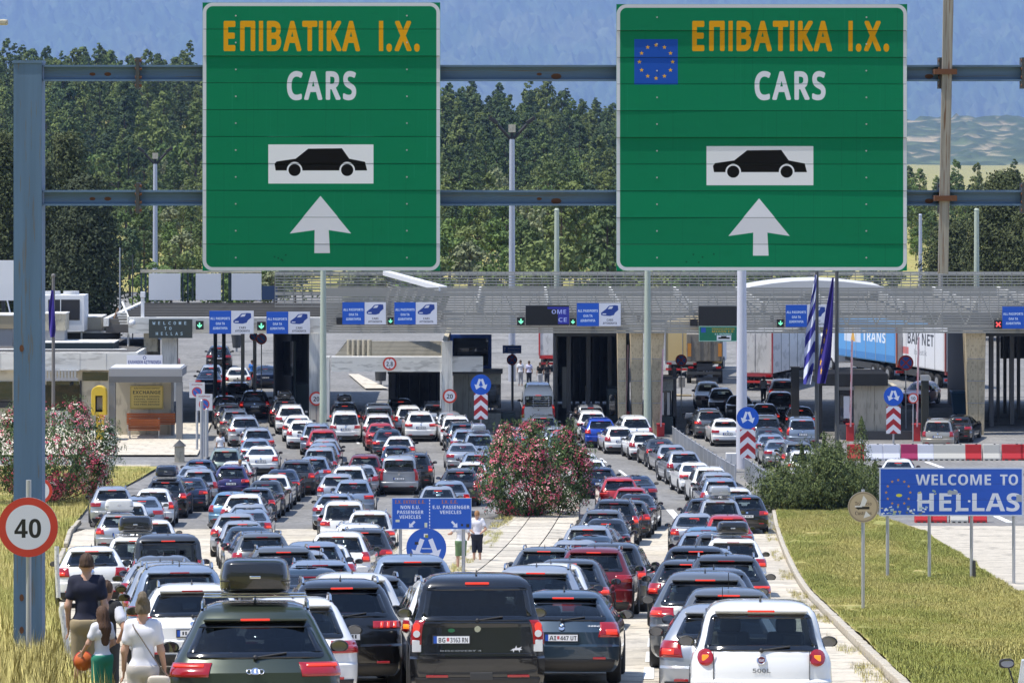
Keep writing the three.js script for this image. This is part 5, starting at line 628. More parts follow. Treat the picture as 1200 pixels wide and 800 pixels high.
{ // left canopy
  const d = DL, dB = K(217), T = thing('border_canopy', 'left canopy with ribbed dark roof on a white front beam', 'canopy', baseAt(262, d));
  const yT = EYE - (372 - HZ) * d / F; // roof level
  add(T, 'front_beam', 150, 376, 372, 390.5, d, 0.7, M.white);
  const deckD = dB - d - 0.7, a = at(146, 372, d), b = at(378, 372, d); part('roof_deck', rel(bx(b.x - a.x + 1.5, 0.5, deckD, (a.x + b.x) / 2 - 0.5, yT - 0.7, -(d + 0.7 + deckD / 2)), T), roofFelt, T);
  for (let k = 0; k < 11; k++) { const dd = d + 1.0 + k * (deckD - 0.8) / 10; part('roof_rib', rel(bx(b.x - a.x + 1.4, 0.34, 0.22, (a.x + b.x) / 2 - 0.5, yT - 0.28, -dd), T), boards, T); }
  part('edge_beam', rel(bx(0.3, 0.5, deckD + 0.6, a.x - 1.2, yT - 0.3, -(d + 0.7 + deckD / 2)), T), M.white, T);
  add(T, 'column', 362, 378, 390.6, gB + 4, d - 0.05, 0.8, M.white); add(T, 'column', 189, 207, 390.6, 470, d + 0.4, 0.9, M.white); add(T, 'column', 168, 184, 390.6, 412, d + 0.5, 0.6, M.beige);
  for (const x of [282, 296]) add(T, 'rear_column', x, x + 4, 388, toGround(K(212)), K(212), 0.3, M.white);
  for (const x of [252, 262]) addPole(T, 'slim_post', x, 390, toGround(K(205)), K(205), 0.12, tealDark);
  const bb = thing('blank_billboard', 'row of three blank white panels between dark posts above the left canopy', 'billboard', at(240, 352, K(216)));
  for (const [x0, x1] of [[174, 211], [229, 258.5], [271, 306]]) part('panel', rel(pxBox(x0, x1, 320.5, 351.5, K(216), 0.15), bb), M.whiteClean, bb);
  part('blue_panel', rel(pxBox(306.5, 325, 335, 351, K(216), 0.1), bb), std(lin(0.03, 0.06, 0.13), 0.5), bb); for (const x of [165, 170, 213.5, 219.5, 225, 261, 268, 270]) part('post', rel(pxBox(x - 0.9, x + 0.9, 314, 353, K(216) + 0.3, 0.2), bb), tealDark, bb); part('top_rail', rel(pxBox(164, 306, 316, 319.5, K(216) + 0.2, 0.3), bb), M.beige, bb);
  const cam = thing('camera_mast', 'white camera mast on the left canopy front', 'mast', at(166.5, 372, d + 0.3)); part('mast', rel(pxBox(164.6, 168.4, 349, 372, d + 0.3, 0.2), cam), M.whiteClean, cam); part('camera', rel(pxBox(164, 169, 342, 348.5, d + 0.2, 0.5), cam), M.whiteClean, cam); part('dome', rel(new THREE.SphereGeometry(0.2, 12, 8).translate(...at(154.5, 378, d - 0.25).toArray()), cam), M.whiteClean, cam);
  // stair frame at the corner of the canopy
  const st = thing('roof_ladder', 'pale metal stair frame at the canopy corner', 'ladder', at(143, 412, d + 1)); for (let k = 0; k < 9; k++) part('rung', rel(pxBox(136 + k, 147 + k * 0.4, 366 + k * 3.1, 367.6 + k * 3.1, d + 1 - k * 0.04, 0.3), st), M.white, st); part('rail', rel(bar(at(143, 354, d + 3), at(150, 372, d + 0.8), 0.07), st), M.white, st); part('rail', rel(bar(at(149.5, 371, d + 0.8), at(150, 412, d + 0.8), 0.07), st), M.white, st); part('brace', rel(bar(at(138, 362, d + 4), at(127, 388, d + 2), 0.08), st), std(lin(0.12, 0.07, 0.04), 0.9), st);
}
{ // shaded opening under the left canopy: charcoal walls put its shade into colour
  const d = K(199), T = thing('shaded_opening', 'charcoal-walled booth standing for the shaded opening under the left canopy beside the 20 limit', 'booth', baseAt(340, d)), y1 = toGround(d);
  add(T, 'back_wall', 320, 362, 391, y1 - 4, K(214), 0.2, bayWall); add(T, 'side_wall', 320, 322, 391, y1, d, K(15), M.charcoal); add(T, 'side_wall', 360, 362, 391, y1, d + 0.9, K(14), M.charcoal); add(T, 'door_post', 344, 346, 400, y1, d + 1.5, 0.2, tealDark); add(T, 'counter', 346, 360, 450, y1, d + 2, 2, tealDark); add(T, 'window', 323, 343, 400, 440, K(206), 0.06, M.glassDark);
}
{ // slatted main canopy
  const d = DC, dB = K(211), T = thing('slatted_canopy', 'long canopy faced with thin horizontal metal slats across all lanes', 'canopy', baseAt(800, d));
  const xa = 379, xb = 1290, H0 = EYE - (338 - HZ) * d / F, H1 = EYE - (389 - HZ) * d / F, A = at(xa, 338, d).x, B = at(xb, 338, d).x, n = 18;
  for (let i = 0; i <= n; i++) part('slat', rel(bx(B - A, 0.115, 0.05, (A + B) / 2, lerp(H0, H1, i / n), -d), T), louvre, T);
  const verts = []; for (let x = A; x <= B; x += 0.55) verts.push(plain(bx(0.035, H0 - H1, 0.03, x, (H0 + H1) / 2, -d - 0.05))); const vv = part('upright_bars', rel(mergeGeometries(verts), T), louvre, T); vv.userData.kind = 'stuff';
  // rear screen, taller on the left
  const A2 = at(322, 320, dB).x, B2 = at(xb, 320, dB).x, HB = EYE - (319 - HZ) * dB / F, HB1 = HB - 2.4;
  for (let i = 0; i <= 13; i++) part('rear_slat', rel(bx(B2 - A2, 0.08, 0.05, (A2 + B2) / 2, lerp(HB, HB1, i / 13), -dB), T), louvre, T);
  const v2 = []; for (let x = A2; x <= B2; x += 0.6) v2.push(plain(bx(0.04, 2.4, 0.04, x, HB - 1.2, -dB - 0.05))); part('rear_bars', rel(mergeGeometries(v2), T), louvre, T).userData.kind = 'stuff';
  for (const k of [0.0, 0.55]) part('roof_fascia', rel(bx(B2 - A2, 0.12, 0.12, (A2 + B2) / 2, lerp(HB, HB1, k) - 0.06, -dB - 0.25), T), M.white, T);
  // solid ceiling between the screens, with lattice girders that catch the sun
  const deckY = H1 + 1.0, AM = at(519, 338, d).x; part('ceiling', rel(bx(B - AM, 0.16, dB - d - 2.4, (AM + B) / 2, deckY, -(d + dB) / 2 - 0.8), T), std(lin(0.26, 0.25, 0.235), 0.9), T);
  let k = 0; for (let x = AM + 1; x < B; x += 1.75, k++) { part('lattice_bar', rel(bar(new V3(x, H1 + 0.35, -d - 0.9), new V3(x + 0.87, H0 - 0.3, -d - 0.9), 0.045, 6), T), M.white, T); part('lattice_bar', rel(bar(new V3(x + 0.87, H0 - 0.3, -d - 0.9), new V3(x + 1.75, H1 + 0.35, -d - 0.9), 0.045, 6), T), M.white, T); }
  for (const y of [H0 - 0.3, H1 + 0.35]) part('lattice_chord', rel(bx(B - AM, 0.1, 0.1, (AM + B) / 2, y, -d - 0.9), T), M.white, T);
  for (let x = AM + 2; x < B; x += 4.2) part('cross_girder', rel(bx(0.14, 0.5, dB - d - 1.5, x, deckY + 0.45, -(d + dB) / 2), T), M.white, T);
  // slanting return on the left end
  const p0 = at(519, 338, d), p1 = at(453, 320, dB); part('end_rail', rel(beam(p0, p1, 0.5, 0.28), T), M.whiteClean, T); for (let i = 1; i < 14; i++) part('end_slat', rel(beam(p0.clone().add(new V3(0, -i * 0.17, 0)), p1.clone().add(new V3(0, -i * 0.17, 0)), 0.05, 0.05), T), louvre, T);
  // tan legs
  for (const [x0, x1, xt0, xt1] of [[742, 752, 739, 753], [766, 772, 763, 778], [1137, 1146, 1132, 1146], [1148, 1153, 1146, 1155], [726, 733, 724, 733]]) { const y1 = toGround(d + 0.5), sh = new THREE.Shape(), P = (x, y) => { const q = at(x, y, d + 0.5); return [q.x, q.y]; }; sh.moveTo(...P(x0, y1)); sh.lineTo(...P(x1, y1)); sh.lineTo(...P(xt1, 389.5)); sh.lineTo(...P(xt0, 389.5)); const g = new THREE.ExtrudeGeometry(sh, { depth: 1.1, bevelEnabled: true, bevelSize: 0.04, bevelThickness: 0.04, bevelSegments: 1 }).translate(0, 0, -d - 1.6); part('leg', rel(g, T), M.tan, T); for (const jy of [420, 446, 472]) part('leg_joint', rel(pxBox(lerp(x0, xt0, 0.5) - 0.6, lerp(x1, xt1, 0.5) + 0.6, jy, jy + 0.7, d + 0.43, 0.02), T), M.grey, T); }
  // white vaulted tent roof showing over the screen
  const tent = thing('vaulted_roof', 'low white vaulted roof rising behind the slatted screen', 'roof', at(955, 345, K(204))); const sh = new THREE.Shape(); [[866, 342], [880, 336], [905, 332], [930, 329.5], [960, 328.5], [990, 330], [1015, 333], [1032, 335], [1050, 342]].forEach(([x, y], i) => { const q = at(x, y, K(204)); i ? sh.lineTo(q.x, q.y) : sh.moveTo(q.x, q.y); }); part('membrane', rel(new THREE.ExtrudeGeometry(sh, { depth: 6, bevelEnabled: false }).translate(0, 0, -K(204) - 6), tent), std(lin(0.5, 0.5, 0.5), 0.8), tent);
}
{ // low concrete roof in the middle
  const d = K(192), dB = K(209), T = thing('concrete_roof', 'low flat concrete roof on a white beam with a 2.8 limit disc', 'canopy', baseAt(470, d)), yT = EYE - (418 - HZ) * d / F, a = at(388, 418, d), b = at(524, 418, d);
  add(T, 'front_beam', 388, 566, 418, 435.5, d, 0.8, M.white); part('roof_deck', rel(bx(b.x - a.x, 0.3, dB - d - 0.8, (a.x + b.x) / 2, yT - 0.45, -(d + dB + 0.8) / 2), T), roofFelt, T);
  for (let k = 0; k < 12; k++) part('roof_rib', rel(bx(b.x - a.x - 0.2, 0.24, 0.2, (a.x + b.x) / 2, yT - 0.16, -(d + 1.4 + k * (dB - d - 2) / 12)), T), M.beige, T);
  for (let k = 0; k < 8; k++) { const dd = d + 0.8 + k * 2.2; part('parapet_post', rel(bx(0.35, 0.75, 0.3, b.x - 0.2, yT + 0.3, -dd), T), M.beige, T); } part('parapet_rail', rel(bx(0.3, 0.12, dB - d - 1, b.x - 0.2, yT + 0.72, -(d + dB) / 2), T), M.beige, T);
  for (let k = 0; k < 5; k++) addPole(T, 'stub_post', 409 + k * 6, 398, 418, d + 3.2 - k * 0.4, 0.14, M.beige);
  add(T, 'column', 517.5, 530, 400, gB + 2, d - 0.1, 0.9, M.white); add(T, 'column', 376, 386, 418, gB + 2, d, 0.8, M.white); add(T, 'drain_pipe', 515.5, 517, 436, 478, d - 0.15, 0.15, M.white);
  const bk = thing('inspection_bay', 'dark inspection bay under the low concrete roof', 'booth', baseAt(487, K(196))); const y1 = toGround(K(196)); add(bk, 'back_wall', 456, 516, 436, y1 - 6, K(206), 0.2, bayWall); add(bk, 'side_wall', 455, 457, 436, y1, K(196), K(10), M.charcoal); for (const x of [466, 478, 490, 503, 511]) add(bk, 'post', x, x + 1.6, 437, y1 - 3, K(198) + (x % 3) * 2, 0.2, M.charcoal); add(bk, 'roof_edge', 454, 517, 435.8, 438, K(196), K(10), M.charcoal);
  roundSign('height_sign', 'round red-rimmed 2.8 metre height limit on the concrete beam', 'road sign', 456.5, 426, 8, d - 0.1, (c) => { ringNum('2.8')(c, 256, 256); c.fillStyle = '#111'; for (const k of [1, -1]) { c.beginPath(); c.moveTo(108, 128 - k * 92); c.lineTo(148, 128 - k * 92); c.lineTo(128, 128 - k * 66); c.fill(); } }, { noPost: 1 });
  roundSign('speed_sign', 'red-rimmed 20 limit disc on the concrete roof column', 'road sign', 527, 464, 8.3, d - 0.25, ringNum('20'), { pr: 0.03 });
  roundSign('speed_sign', 'red-rimmed 20 limit disc on the left canopy column', 'road sign', 370.5, 467, 8.3, DL - 0.3, ringNum('20'), { pr: 0.03 });
}
{ // booths
  const d = K(194), y1 = toGround(d), T = thing('grey_booth', 'grey panelled booth beside the blue two-arrow sign', 'booth', baseAt(560, d));
  add(T, 'wall_panel', 531, 549, 438, y1, d, 3, greyPanel); add(T, 'wall_panel', 549.3, 587, 484, y1, d, 3, greyPanel); add(T, 'wall_panel', 549.3, 572, 438, 484, d, 3, greyPanel); add(T, 'window', 572.3, 587, 450, 478, d + 0.05, 2.8, M.glassDark); add(T, 'window_head', 572.3, 587, 438, 450, d, 3, greyPanel); add(T, 'roof', 529, 589, 436, 438, d - 0.3, 3.6, M.charcoal); add(T, 'counter', 587.2, 604, 484, y1, d + 0.3, 2, tealDark);
  const bp = thing('blue_panel_wall', 'bright blue panelled wall behind the concrete roof', 'wall', baseAt(552, K(203))); add(bp, 'frame', 527, 576, 392, 440, K(203), 0.3, std(lin(0.01, 0.07, 0.35), 0.5)); add(bp, 'dark_glass', 531, 572, 396, 428, K(203) - 0.03, 0.03, M.glassDark); add(bp, 'support', 574, 576, 440, toGround(K(203)), K(203), 0.25, std(lin(0.01, 0.07, 0.35), 0.5)); add(bp, 'support', 528, 530, 440, toGround(K(203)), K(203), 0.25, std(lin(0.01, 0.07, 0.35), 0.5));
  // dark tunnels; their charcoal walls put the canopy shade into the colour
  for (const [n, x0, x1, lb, posts] of [['shaded_lane', 652, 738, 'dark roofed control tunnel between the white minibus and tan legs', [664, 671, 679, 687, 694, 703, 712, 720]], ['shaded_lane', 1153, 1260, 'dark posts between walls coloured for the canopy shade behind the tan leg on the right', [1160, 1169, 1177, 1184, 1193, 1202]]]) {
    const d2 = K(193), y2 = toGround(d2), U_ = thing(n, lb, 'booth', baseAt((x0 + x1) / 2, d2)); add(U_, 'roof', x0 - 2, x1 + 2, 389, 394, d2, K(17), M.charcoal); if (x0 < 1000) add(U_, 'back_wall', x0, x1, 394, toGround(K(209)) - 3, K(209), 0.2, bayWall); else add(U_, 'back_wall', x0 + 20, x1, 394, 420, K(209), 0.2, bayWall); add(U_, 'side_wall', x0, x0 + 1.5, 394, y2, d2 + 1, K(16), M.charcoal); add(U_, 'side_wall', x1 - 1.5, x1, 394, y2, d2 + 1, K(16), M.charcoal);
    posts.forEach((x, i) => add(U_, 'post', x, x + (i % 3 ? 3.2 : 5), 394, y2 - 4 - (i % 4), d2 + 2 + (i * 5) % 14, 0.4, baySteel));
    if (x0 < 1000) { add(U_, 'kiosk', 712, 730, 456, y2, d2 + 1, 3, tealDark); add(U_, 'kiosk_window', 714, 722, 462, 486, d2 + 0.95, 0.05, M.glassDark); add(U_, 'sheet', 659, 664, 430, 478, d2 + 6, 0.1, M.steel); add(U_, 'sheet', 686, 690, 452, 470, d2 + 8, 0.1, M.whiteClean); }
  }
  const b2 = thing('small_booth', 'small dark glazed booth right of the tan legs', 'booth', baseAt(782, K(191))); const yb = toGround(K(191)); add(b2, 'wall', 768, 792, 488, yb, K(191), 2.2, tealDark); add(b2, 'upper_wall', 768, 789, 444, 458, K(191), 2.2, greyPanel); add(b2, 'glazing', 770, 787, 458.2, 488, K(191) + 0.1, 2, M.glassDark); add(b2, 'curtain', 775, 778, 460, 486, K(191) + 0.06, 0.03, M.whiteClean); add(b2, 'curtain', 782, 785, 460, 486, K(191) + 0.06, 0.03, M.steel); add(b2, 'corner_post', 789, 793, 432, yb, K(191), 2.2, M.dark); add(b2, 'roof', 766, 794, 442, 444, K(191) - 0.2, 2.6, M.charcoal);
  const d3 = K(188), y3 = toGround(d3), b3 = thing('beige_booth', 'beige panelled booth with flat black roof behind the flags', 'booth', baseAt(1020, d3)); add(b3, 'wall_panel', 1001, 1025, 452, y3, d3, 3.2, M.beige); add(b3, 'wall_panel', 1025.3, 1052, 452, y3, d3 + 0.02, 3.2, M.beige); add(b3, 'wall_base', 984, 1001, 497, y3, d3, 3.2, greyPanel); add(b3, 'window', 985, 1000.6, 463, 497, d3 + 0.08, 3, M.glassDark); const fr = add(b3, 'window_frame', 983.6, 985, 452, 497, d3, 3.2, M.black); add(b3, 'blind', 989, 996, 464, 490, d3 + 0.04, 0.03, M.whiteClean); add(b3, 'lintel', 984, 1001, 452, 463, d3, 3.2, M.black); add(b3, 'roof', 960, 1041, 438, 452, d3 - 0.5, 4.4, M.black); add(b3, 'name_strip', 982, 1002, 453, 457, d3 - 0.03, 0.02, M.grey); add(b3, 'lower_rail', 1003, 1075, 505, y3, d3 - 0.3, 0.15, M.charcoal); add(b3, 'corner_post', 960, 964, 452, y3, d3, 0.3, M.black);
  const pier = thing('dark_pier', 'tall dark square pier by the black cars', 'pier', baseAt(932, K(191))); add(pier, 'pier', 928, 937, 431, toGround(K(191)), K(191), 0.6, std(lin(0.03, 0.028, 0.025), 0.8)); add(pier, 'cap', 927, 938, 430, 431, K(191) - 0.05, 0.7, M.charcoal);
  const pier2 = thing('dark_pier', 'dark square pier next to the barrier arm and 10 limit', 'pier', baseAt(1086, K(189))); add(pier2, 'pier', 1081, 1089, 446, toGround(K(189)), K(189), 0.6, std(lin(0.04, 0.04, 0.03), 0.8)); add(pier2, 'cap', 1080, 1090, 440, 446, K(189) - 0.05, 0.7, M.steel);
}
// barrier arms standing upright
const stripeTex = canvasTex(16, 256, (c) => { for (let i = 0; i < 12; i++) { c.fillStyle = i % 2 ? '#d8d8dc' : '#b3242c'; c.fillRect(0, i * 22, 16, i % 2 ? 22 : 22); } });
const stripeMat = std(0xffffff, 0.5, 0, { map: stripeTex });
for (const [x, y0, y1, d, xt, lb] of [[733.5, 404, 486, 191, 736, 'by the tan legs inside the tunnel mouth'], [774.5, 409, 500, 189.5, 777, 'before the small dark booth'], [997, 398, 500, 187, 999, 'in front of the beige booth'], [1075, 395, 500, 187, 1077, 'beside the 10 limit']]) {
  const dd = K(d), yb = toGround(dd), T = thing('barrier', 'upright red and white barrier arm ' + lb, 'barrier', baseAt(x, dd), 'barrier arms'); part('arm', rel(beam(at(x, y1, dd), at(xt, y0, dd), 0.13, 0.1), T), stripeMat, T); part('cabinet', rel(pxBox(x - 4.2, x + 4.2, y1 - 2, yb, dd + 0.1, 0.45), T), M.red, T); part('cabinet_lid', rel(pxBox(x - 4.8, x + 4.8, y1 - 3.4, y1 - 2, dd + 0.05, 0.55), T), M.red, T);
}
// poles: lighting masts, cream posts, lamp post, flagpoles
{
  const mast = (x, y0, d, r, m, lb, head) => { const T = thing(head ? 'light_mast' : 'tall_post', lb, head ? 'lamp post' : 'post', baseAt(x, d)), h = EYE - (y0 - HZ) * d / F - groundY(d); part('post', cyl(r, r * 0.7, h, 0, 0, 0, 14), m, T); if (head) { for (const s of [-1, 1]) { part('arm', bar(new V3(0, h - 0.1, 0), new V3(s * 1.0, h + 1.0, 0), 0.11), M.dark, T); part('floodlight', rb(0.7, 0.26, 0.4, 0.04).rotateZ(s * 0.6).translate(s * 1.3, h + 1.3, 0), M.dark, T); } part('control_box', bx(0.5, 0.55, 0.3, 0, h + 0.75, 0), M.beige, T); part('neck', cyl(0.12, 0.1, 0.8, 0, h - 0.1, 0), M.dark, T); } else part('cap', cyl(r * 0.8, r * 0.5, 0.12, 0, h, 0), m, T); return T; };
  mast(600, 163, K(225), 0.26, std(lin(0.5, 0.52, 0.58), 0.4, 0.3), 'tall pale floodlight mast with two dark arms between the green signs', true); mast(181.5, 192, K(300), 0.26, std(lin(0.5, 0.52, 0.58), 0.4, 0.3), 'distant pale floodlight mast above the blank white panels', true); mast(1079, 252, K(290), 0.2, std(lin(0.5, 0.52, 0.58), 0.4, 0.3), 'distant slim mast behind the right end of the slatted canopy', false);
  mast(652.5, 246, K(213), 0.22, creamPost, 'cream post rising over the slatted canopy between the green signs', false); mast(1145, 246, K(213), 0.22, creamPost, 'cream post rising over the slatted canopy near the leafy tree', false); mast(378.5, 300, DC - 1.2, 0.22, creamPost, 'cream-green post at the slatted canopy corner', false); mast(759, 300, DC - 0.9, 0.24, creamPost, 'cream-green post between the two tan legs', false); mast(1103, 268, K(240), 0.2, std(lin(0.3, 0.28, 0.24), 0.8), 'brown wooden pole beyond the slatted canopy', false);
  mast(140, 292, K(208), 0.06, M.steel, 'thin aerial mast behind the left canopy corner', false); mast(155, 300, K(212), 0.05, M.charcoal, 'thin dark aerial behind the left canopy', false);
  const lp = mast(869.5, 250, K(171), 0.31, std(lin(0.62, 0.62, 0.68), 0.5, 0.05), 'thick pale lamp post behind the chevron board', false);
  // flags
  function flag(pts, d, mats, label, name, x, yTop, pcol) {
    const T = thing('flagpole', label + ' pole', 'flagpole', baseAt(x, d)), h = EYE - (yTop - HZ) * d / F - groundY(d); part('pole', cyl(0.11, 0.09, h, 0, 0, 0, 12), pcol, T); part('finial', new THREE.SphereGeometry(0.13, 12, 8).translate(0, h + 0.1, 0), pcol, T);
    const N = 40, Mx = 12, rows = [], uvs = []; for (let i = 0; i <= N; i++) { const t = i / N, y = lerp(pts[0][2], pts[pts.length - 1][2], t); let k = 0; while (k < pts.length - 2 && y > pts[k + 1][2]) k++; const f = (y - pts[k][2]) / (pts[k + 1][2] - pts[k][2]), xl = lerp(pts[k][0], pts[k + 1][0], f), xr = lerp(pts[k][1], pts[k + 1][1], f), r = []; for (let j = 0; j <= Mx; j++) { const u = j / Mx, p = at(lerp(xl, xr, u), y, d - 0.25); p.z += 0.18 * Math.sin(u * 9 + t * 5) * (0.3 + t * 0.7); r.push([p.x, p.y, p.z]); uvs.push(u + 0.15 * t, 1 - t); } rows.push(r); }
    const g = gridGeo(rows); g.setAttribute('uv', new THREE.Float32BufferAttribute(uvs, 2)); const fl = part(numbered(name), g, mats, scene); tag(fl, label + ' hanging limp', 'flag');
  }
  const greek = new THREE.MeshStandardMaterial({ side: THREE.DoubleSide, roughness: 0.85, map: canvasTex(128, 256, (c, w, h) => { c.fillStyle = '#d9dcec'; c.fillRect(0, 0, w, h); c.fillStyle = '#3b3a96'; c.save(); c.translate(w / 2, h / 2); c.rotate(-0.35); for (let i = -8; i < 9; i += 2) c.fillRect(-220, i * 24, 440, 24); c.restore(); }) });
  const euro = new THREE.MeshStandardMaterial({ side: THREE.DoubleSide, roughness: 0.85, map: canvasTex(128, 256, (c, w, h) => { c.fillStyle = '#33277e'; c.fillRect(0, 0, w, h); c.fillStyle = '#e0a83a'; for (const [x, y] of [[60, 130], [46, 152], [34, 178], [40, 205], [56, 226]]) { c.beginPath(); for (let q = 0; q < 10; q++) { const r = q % 2 ? 5 : 12, b = q * Math.PI / 5; c.lineTo(x + Math.sin(b) * r, y - Math.cos(b) * r); } c.fill(); } }) });
  const dk = std(lin(0.10, 0.10, 0.095), 0.6, 0.2);
  flag([[955.5, 957.5, 322], [949, 956, 360], [944, 956, 392], [943, 955, 420], [942, 950, 450]], K(163), greek, 'blue and white striped flag', 'striped_flag', 957.5, 300, dk); flag([[975.5, 977.5, 325], [968, 977, 362], [964, 976, 392], [960, 974, 420], [958, 967, 449]], K(162), euro, 'dark blue flag with yellow stars', 'starred_flag', 981, 300, dk);
  flag([[59.5, 62, 340], [56.5, 63, 362], [56.5, 65, 385], [58, 64, 395]], K(189), new THREE.MeshStandardMaterial({ color: lin(0.05, 0.03, 0.28), side: THREE.DoubleSide, roughness: 0.85 }), 'faded violet flag', 'violet_flag', 62, 325, std(lin(0.16, 0.15, 0.14), 0.7));
}
// ------------------------------------------------------------------ street furniture
{ // exchange shelter, bench, telephone
  const d = K(187), y1 = toGround(d) - 2.3, T = thing('bus_shelter', 'grey framed shelter with an exchange notice on its back wall', 'shelter', new V3((170 - 600) * d / F, groundY(d) + 0.12, -d));
  const gy = toGround(d) - 2.2; add(T, 'roof', 127, 213, 432, 441, d, 3.2, std(lin(0.3, 0.3, 0.31), 0.5)); add(T, 'roof_top', 129, 211, 430.4, 432, d + 0.1, 3, M.whiteClean); add(T, 'roof_edge', 127, 213, 441, 448, d - 0.02, 0.2, std(lin(0.13, 0.13, 0.13), 0.6));
  add(T, 'post', 127, 134.5, 448, gy, d, 0.5, std(lin(0.2, 0.2, 0.2), 0.6)); add(T, 'post', 206, 213, 448, gy, d, 0.5, std(lin(0.2, 0.2, 0.2), 0.6)); add(T, 'post', 200, 203, 448, gy - 3, d + 2.6, 0.3, std(lin(0.2, 0.2, 0.2), 0.6)); add(T, 'back_wall', 132, 201, 446, gy - 4, d + 3, 0.15, M.beige);
  const t = canvasTex(256, 192, (c, w, h) => { c.fillStyle = '#cdb869'; c.fillRect(0, 0, w, h); c.strokeStyle = '#8d7a3a'; c.lineWidth = 4; c.strokeRect(6, 6, w - 12, h - 12); put(c, 'EXCHANGE', 128, 54, 40, 220, '#3a3d33'); ['WESTERN UNION', 'TRAVEL SERVICE', 'CUSTOMS SERVICE', 'TAX FREE REFUND'].forEach((s, i) => put(c, s, 128, 88 + i * 22, 18, 200, '#4d4c36')); put(c, 'ΑΝΤΑΛΛΑΚΤΗΡΙΟ', 128, 20, 18, 200, '#4d4c36'); });
  facePanel(T, 'notice', 152, 191, 452, 479, d + 2.9, t);
  for (const [x0, x1, y0, lb] of [[148, 205, 484, 'long slatted wooden bench at the back of the shelter'], [150, 187, 491, 'shorter slatted wooden bench at the front of the shelter']]) { const dd = x1 > 200 ? d + 1.9 : d + 0.4, b = thing('bench', lb, 'bench', baseAt((x0 + x1) / 2, dd)); for (let k = 0; k < 4; k++) part('slat', rel(pxBox(x0, x1, y0 + k * 3.0, y0 + 2.6 + k * 3.0, dd + 0.3, 0.05), b), orangeWood, b); for (let k = 0; k < 3; k++) part('seat_slat', rel(pxBox(x0, x1, y0 + 12.2, y0 + 13.2, dd - 0.1 + k * 0.14, 0.12), b), orangeWood, b); for (const x of [x0 + 1, x1 - 2]) part('leg', rel(pxBox(x, x + 1.4, y0 - 1, toGround(dd) - 2.2, dd + 0.36, 0.1), b), M.steel, b); }
  const p = thing('phone_box', 'yellow hooded telephone stand by the shelter', 'telephone', new V3((116 - 600) * (d - 0.5) / F, groundY(d) + 0.12, -d + 0.5)), yel = std(lin(0.62, 0.42, 0.03), 0.5), sh = new THREE.Shape(), q = (x, y) => { const v = at(x, y, d - 0.5); return [v.x - p.position.x, v.y - p.position.y]; };
  sh.moveTo(...q(108, 485)); sh.lineTo(...q(108, 460)); sh.bezierCurveTo(...q(108, 450), ...q(124, 450), ...q(124, 460)); sh.lineTo(...q(124, 485)); sh.closePath(); const hole = new THREE.Path(); hole.moveTo(...q(112, 482)); hole.lineTo(...q(112, 463)); hole.lineTo(...q(120.5, 463)); hole.lineTo(...q(120.5, 482)); sh.holes.push(hole); part('hood', new THREE.ExtrudeGeometry(sh, { depth: 0.7, bevelEnabled: true, bevelSize: 0.04, bevelThickness: 0.04, bevelSegments: 2 }).translate(0, 0, -0.35), yel, p); part('telephone', rel(pxBox(113, 120, 465, 480, d - 0.4, 0.2), p), M.grey, p); part('back_panel', rel(pxBox(109, 123, 460, 484, d - 0.2, 0.04), p), M.dark, p); part('pedestal', rel(pxBox(112, 121, 485, toGround(d) - 2.2, d - 0.4, 0.3), p), yel, p);
}
{ // no-parking plates and posts by the pavement end
  const plate = (x0, x1, y0, y1, d, lb) => { const T = thing('parking_sign', lb, 'road sign', baseAt((x0 + x1) / 2, d)); const t = canvasTex(128, 128, (c) => { c.fillStyle = '#d8d6d8'; c.fillRect(0, 0, 128, 128); put(c, 'ΕΞΑΙΡΕΣΗ', 64, 18, 18, 90, '#9a4a50'); c.save(); c.translate(20, 36); c.scale(0.34, 0.34); c.beginPath(); c.arc(128, 128, 124, 0, 7); c.clip(); noPark1(c); c.restore(); }); facePanel(T, 'plate', x0, x1, y0, y1, d, t); addPole(T, 'post', (x0 + x1) / 2, y0 + 2, toGround(d), d + 0.12, 0.07, M.galv); };
  plate(221.5, 239.5, 448, 466, K(181), 'square white no-parking plate by the pavement end, upper of two'); plate(229.5, 248.5, 461.5, 481, K(178), 'square white no-parking plate by the pavement end, lower of two');
  for (const [x, y0, yb] of [[236, 470, 540], [242, 480, 545]]) { const d = dist(yb), T = thing('bollard_post', 'plain grey steel post beside the no-parking plates', 'post', baseAt(x, d), 'plain posts by the no-parking plates'); addPole(T, 'post', x, y0, yb, d, 0.09, M.galv); part('cap', new THREE.SphereGeometry(0.09, 10, 6).translate(0, EYE - (y0 - HZ) * d / F - groundY(d), 0), M.galv, T); }
  const T = thing('marker_stone', 'pale square stone pillar with dark pyramid cap', 'bollard', onGround(210, 541)); part('pillar', bx(0.5, 0.85, 0.5, 0, 0.42, 0), M.beige, T); part('cap', new THREE.ConeGeometry(0.48, 0.35, 4).rotateY(Math.PI / 4).translate(0, 1.03, 0), M.charcoal, T);
}
roundSign('no_stopping_sign', 'blue and red no-stopping disc on the floodlight mast', 'road sign', 600, 421.5, 6.3, K(205), noPark); roundSign('no_stopping_sign', 'blue and red no-stopping disc near the dump truck', 'road sign', 798.5, 422, 6.8, K(199), noPark); roundSign('no_stopping_sign', 'blue and red no-stopping disc under the blue truck', 'road sign', 1062, 425, 9, K(194), noPark); roundSign('no_parking_sign', 'blue and red parking disc under the left canopy', 'road sign', 306, 397, 6.5, K(203), noPark1); roundSign('no_parking_sign', 'small blue parking disc beside the canopy post', 'road sign', 297, 394, 5, K(206), noPark1);
roundSign('speed_sign', 'small red-rimmed 10 limit disc by the barrier arm', 'road sign', 1070.5, 466.5, 6.2, K(186.5), ringNum('10'));
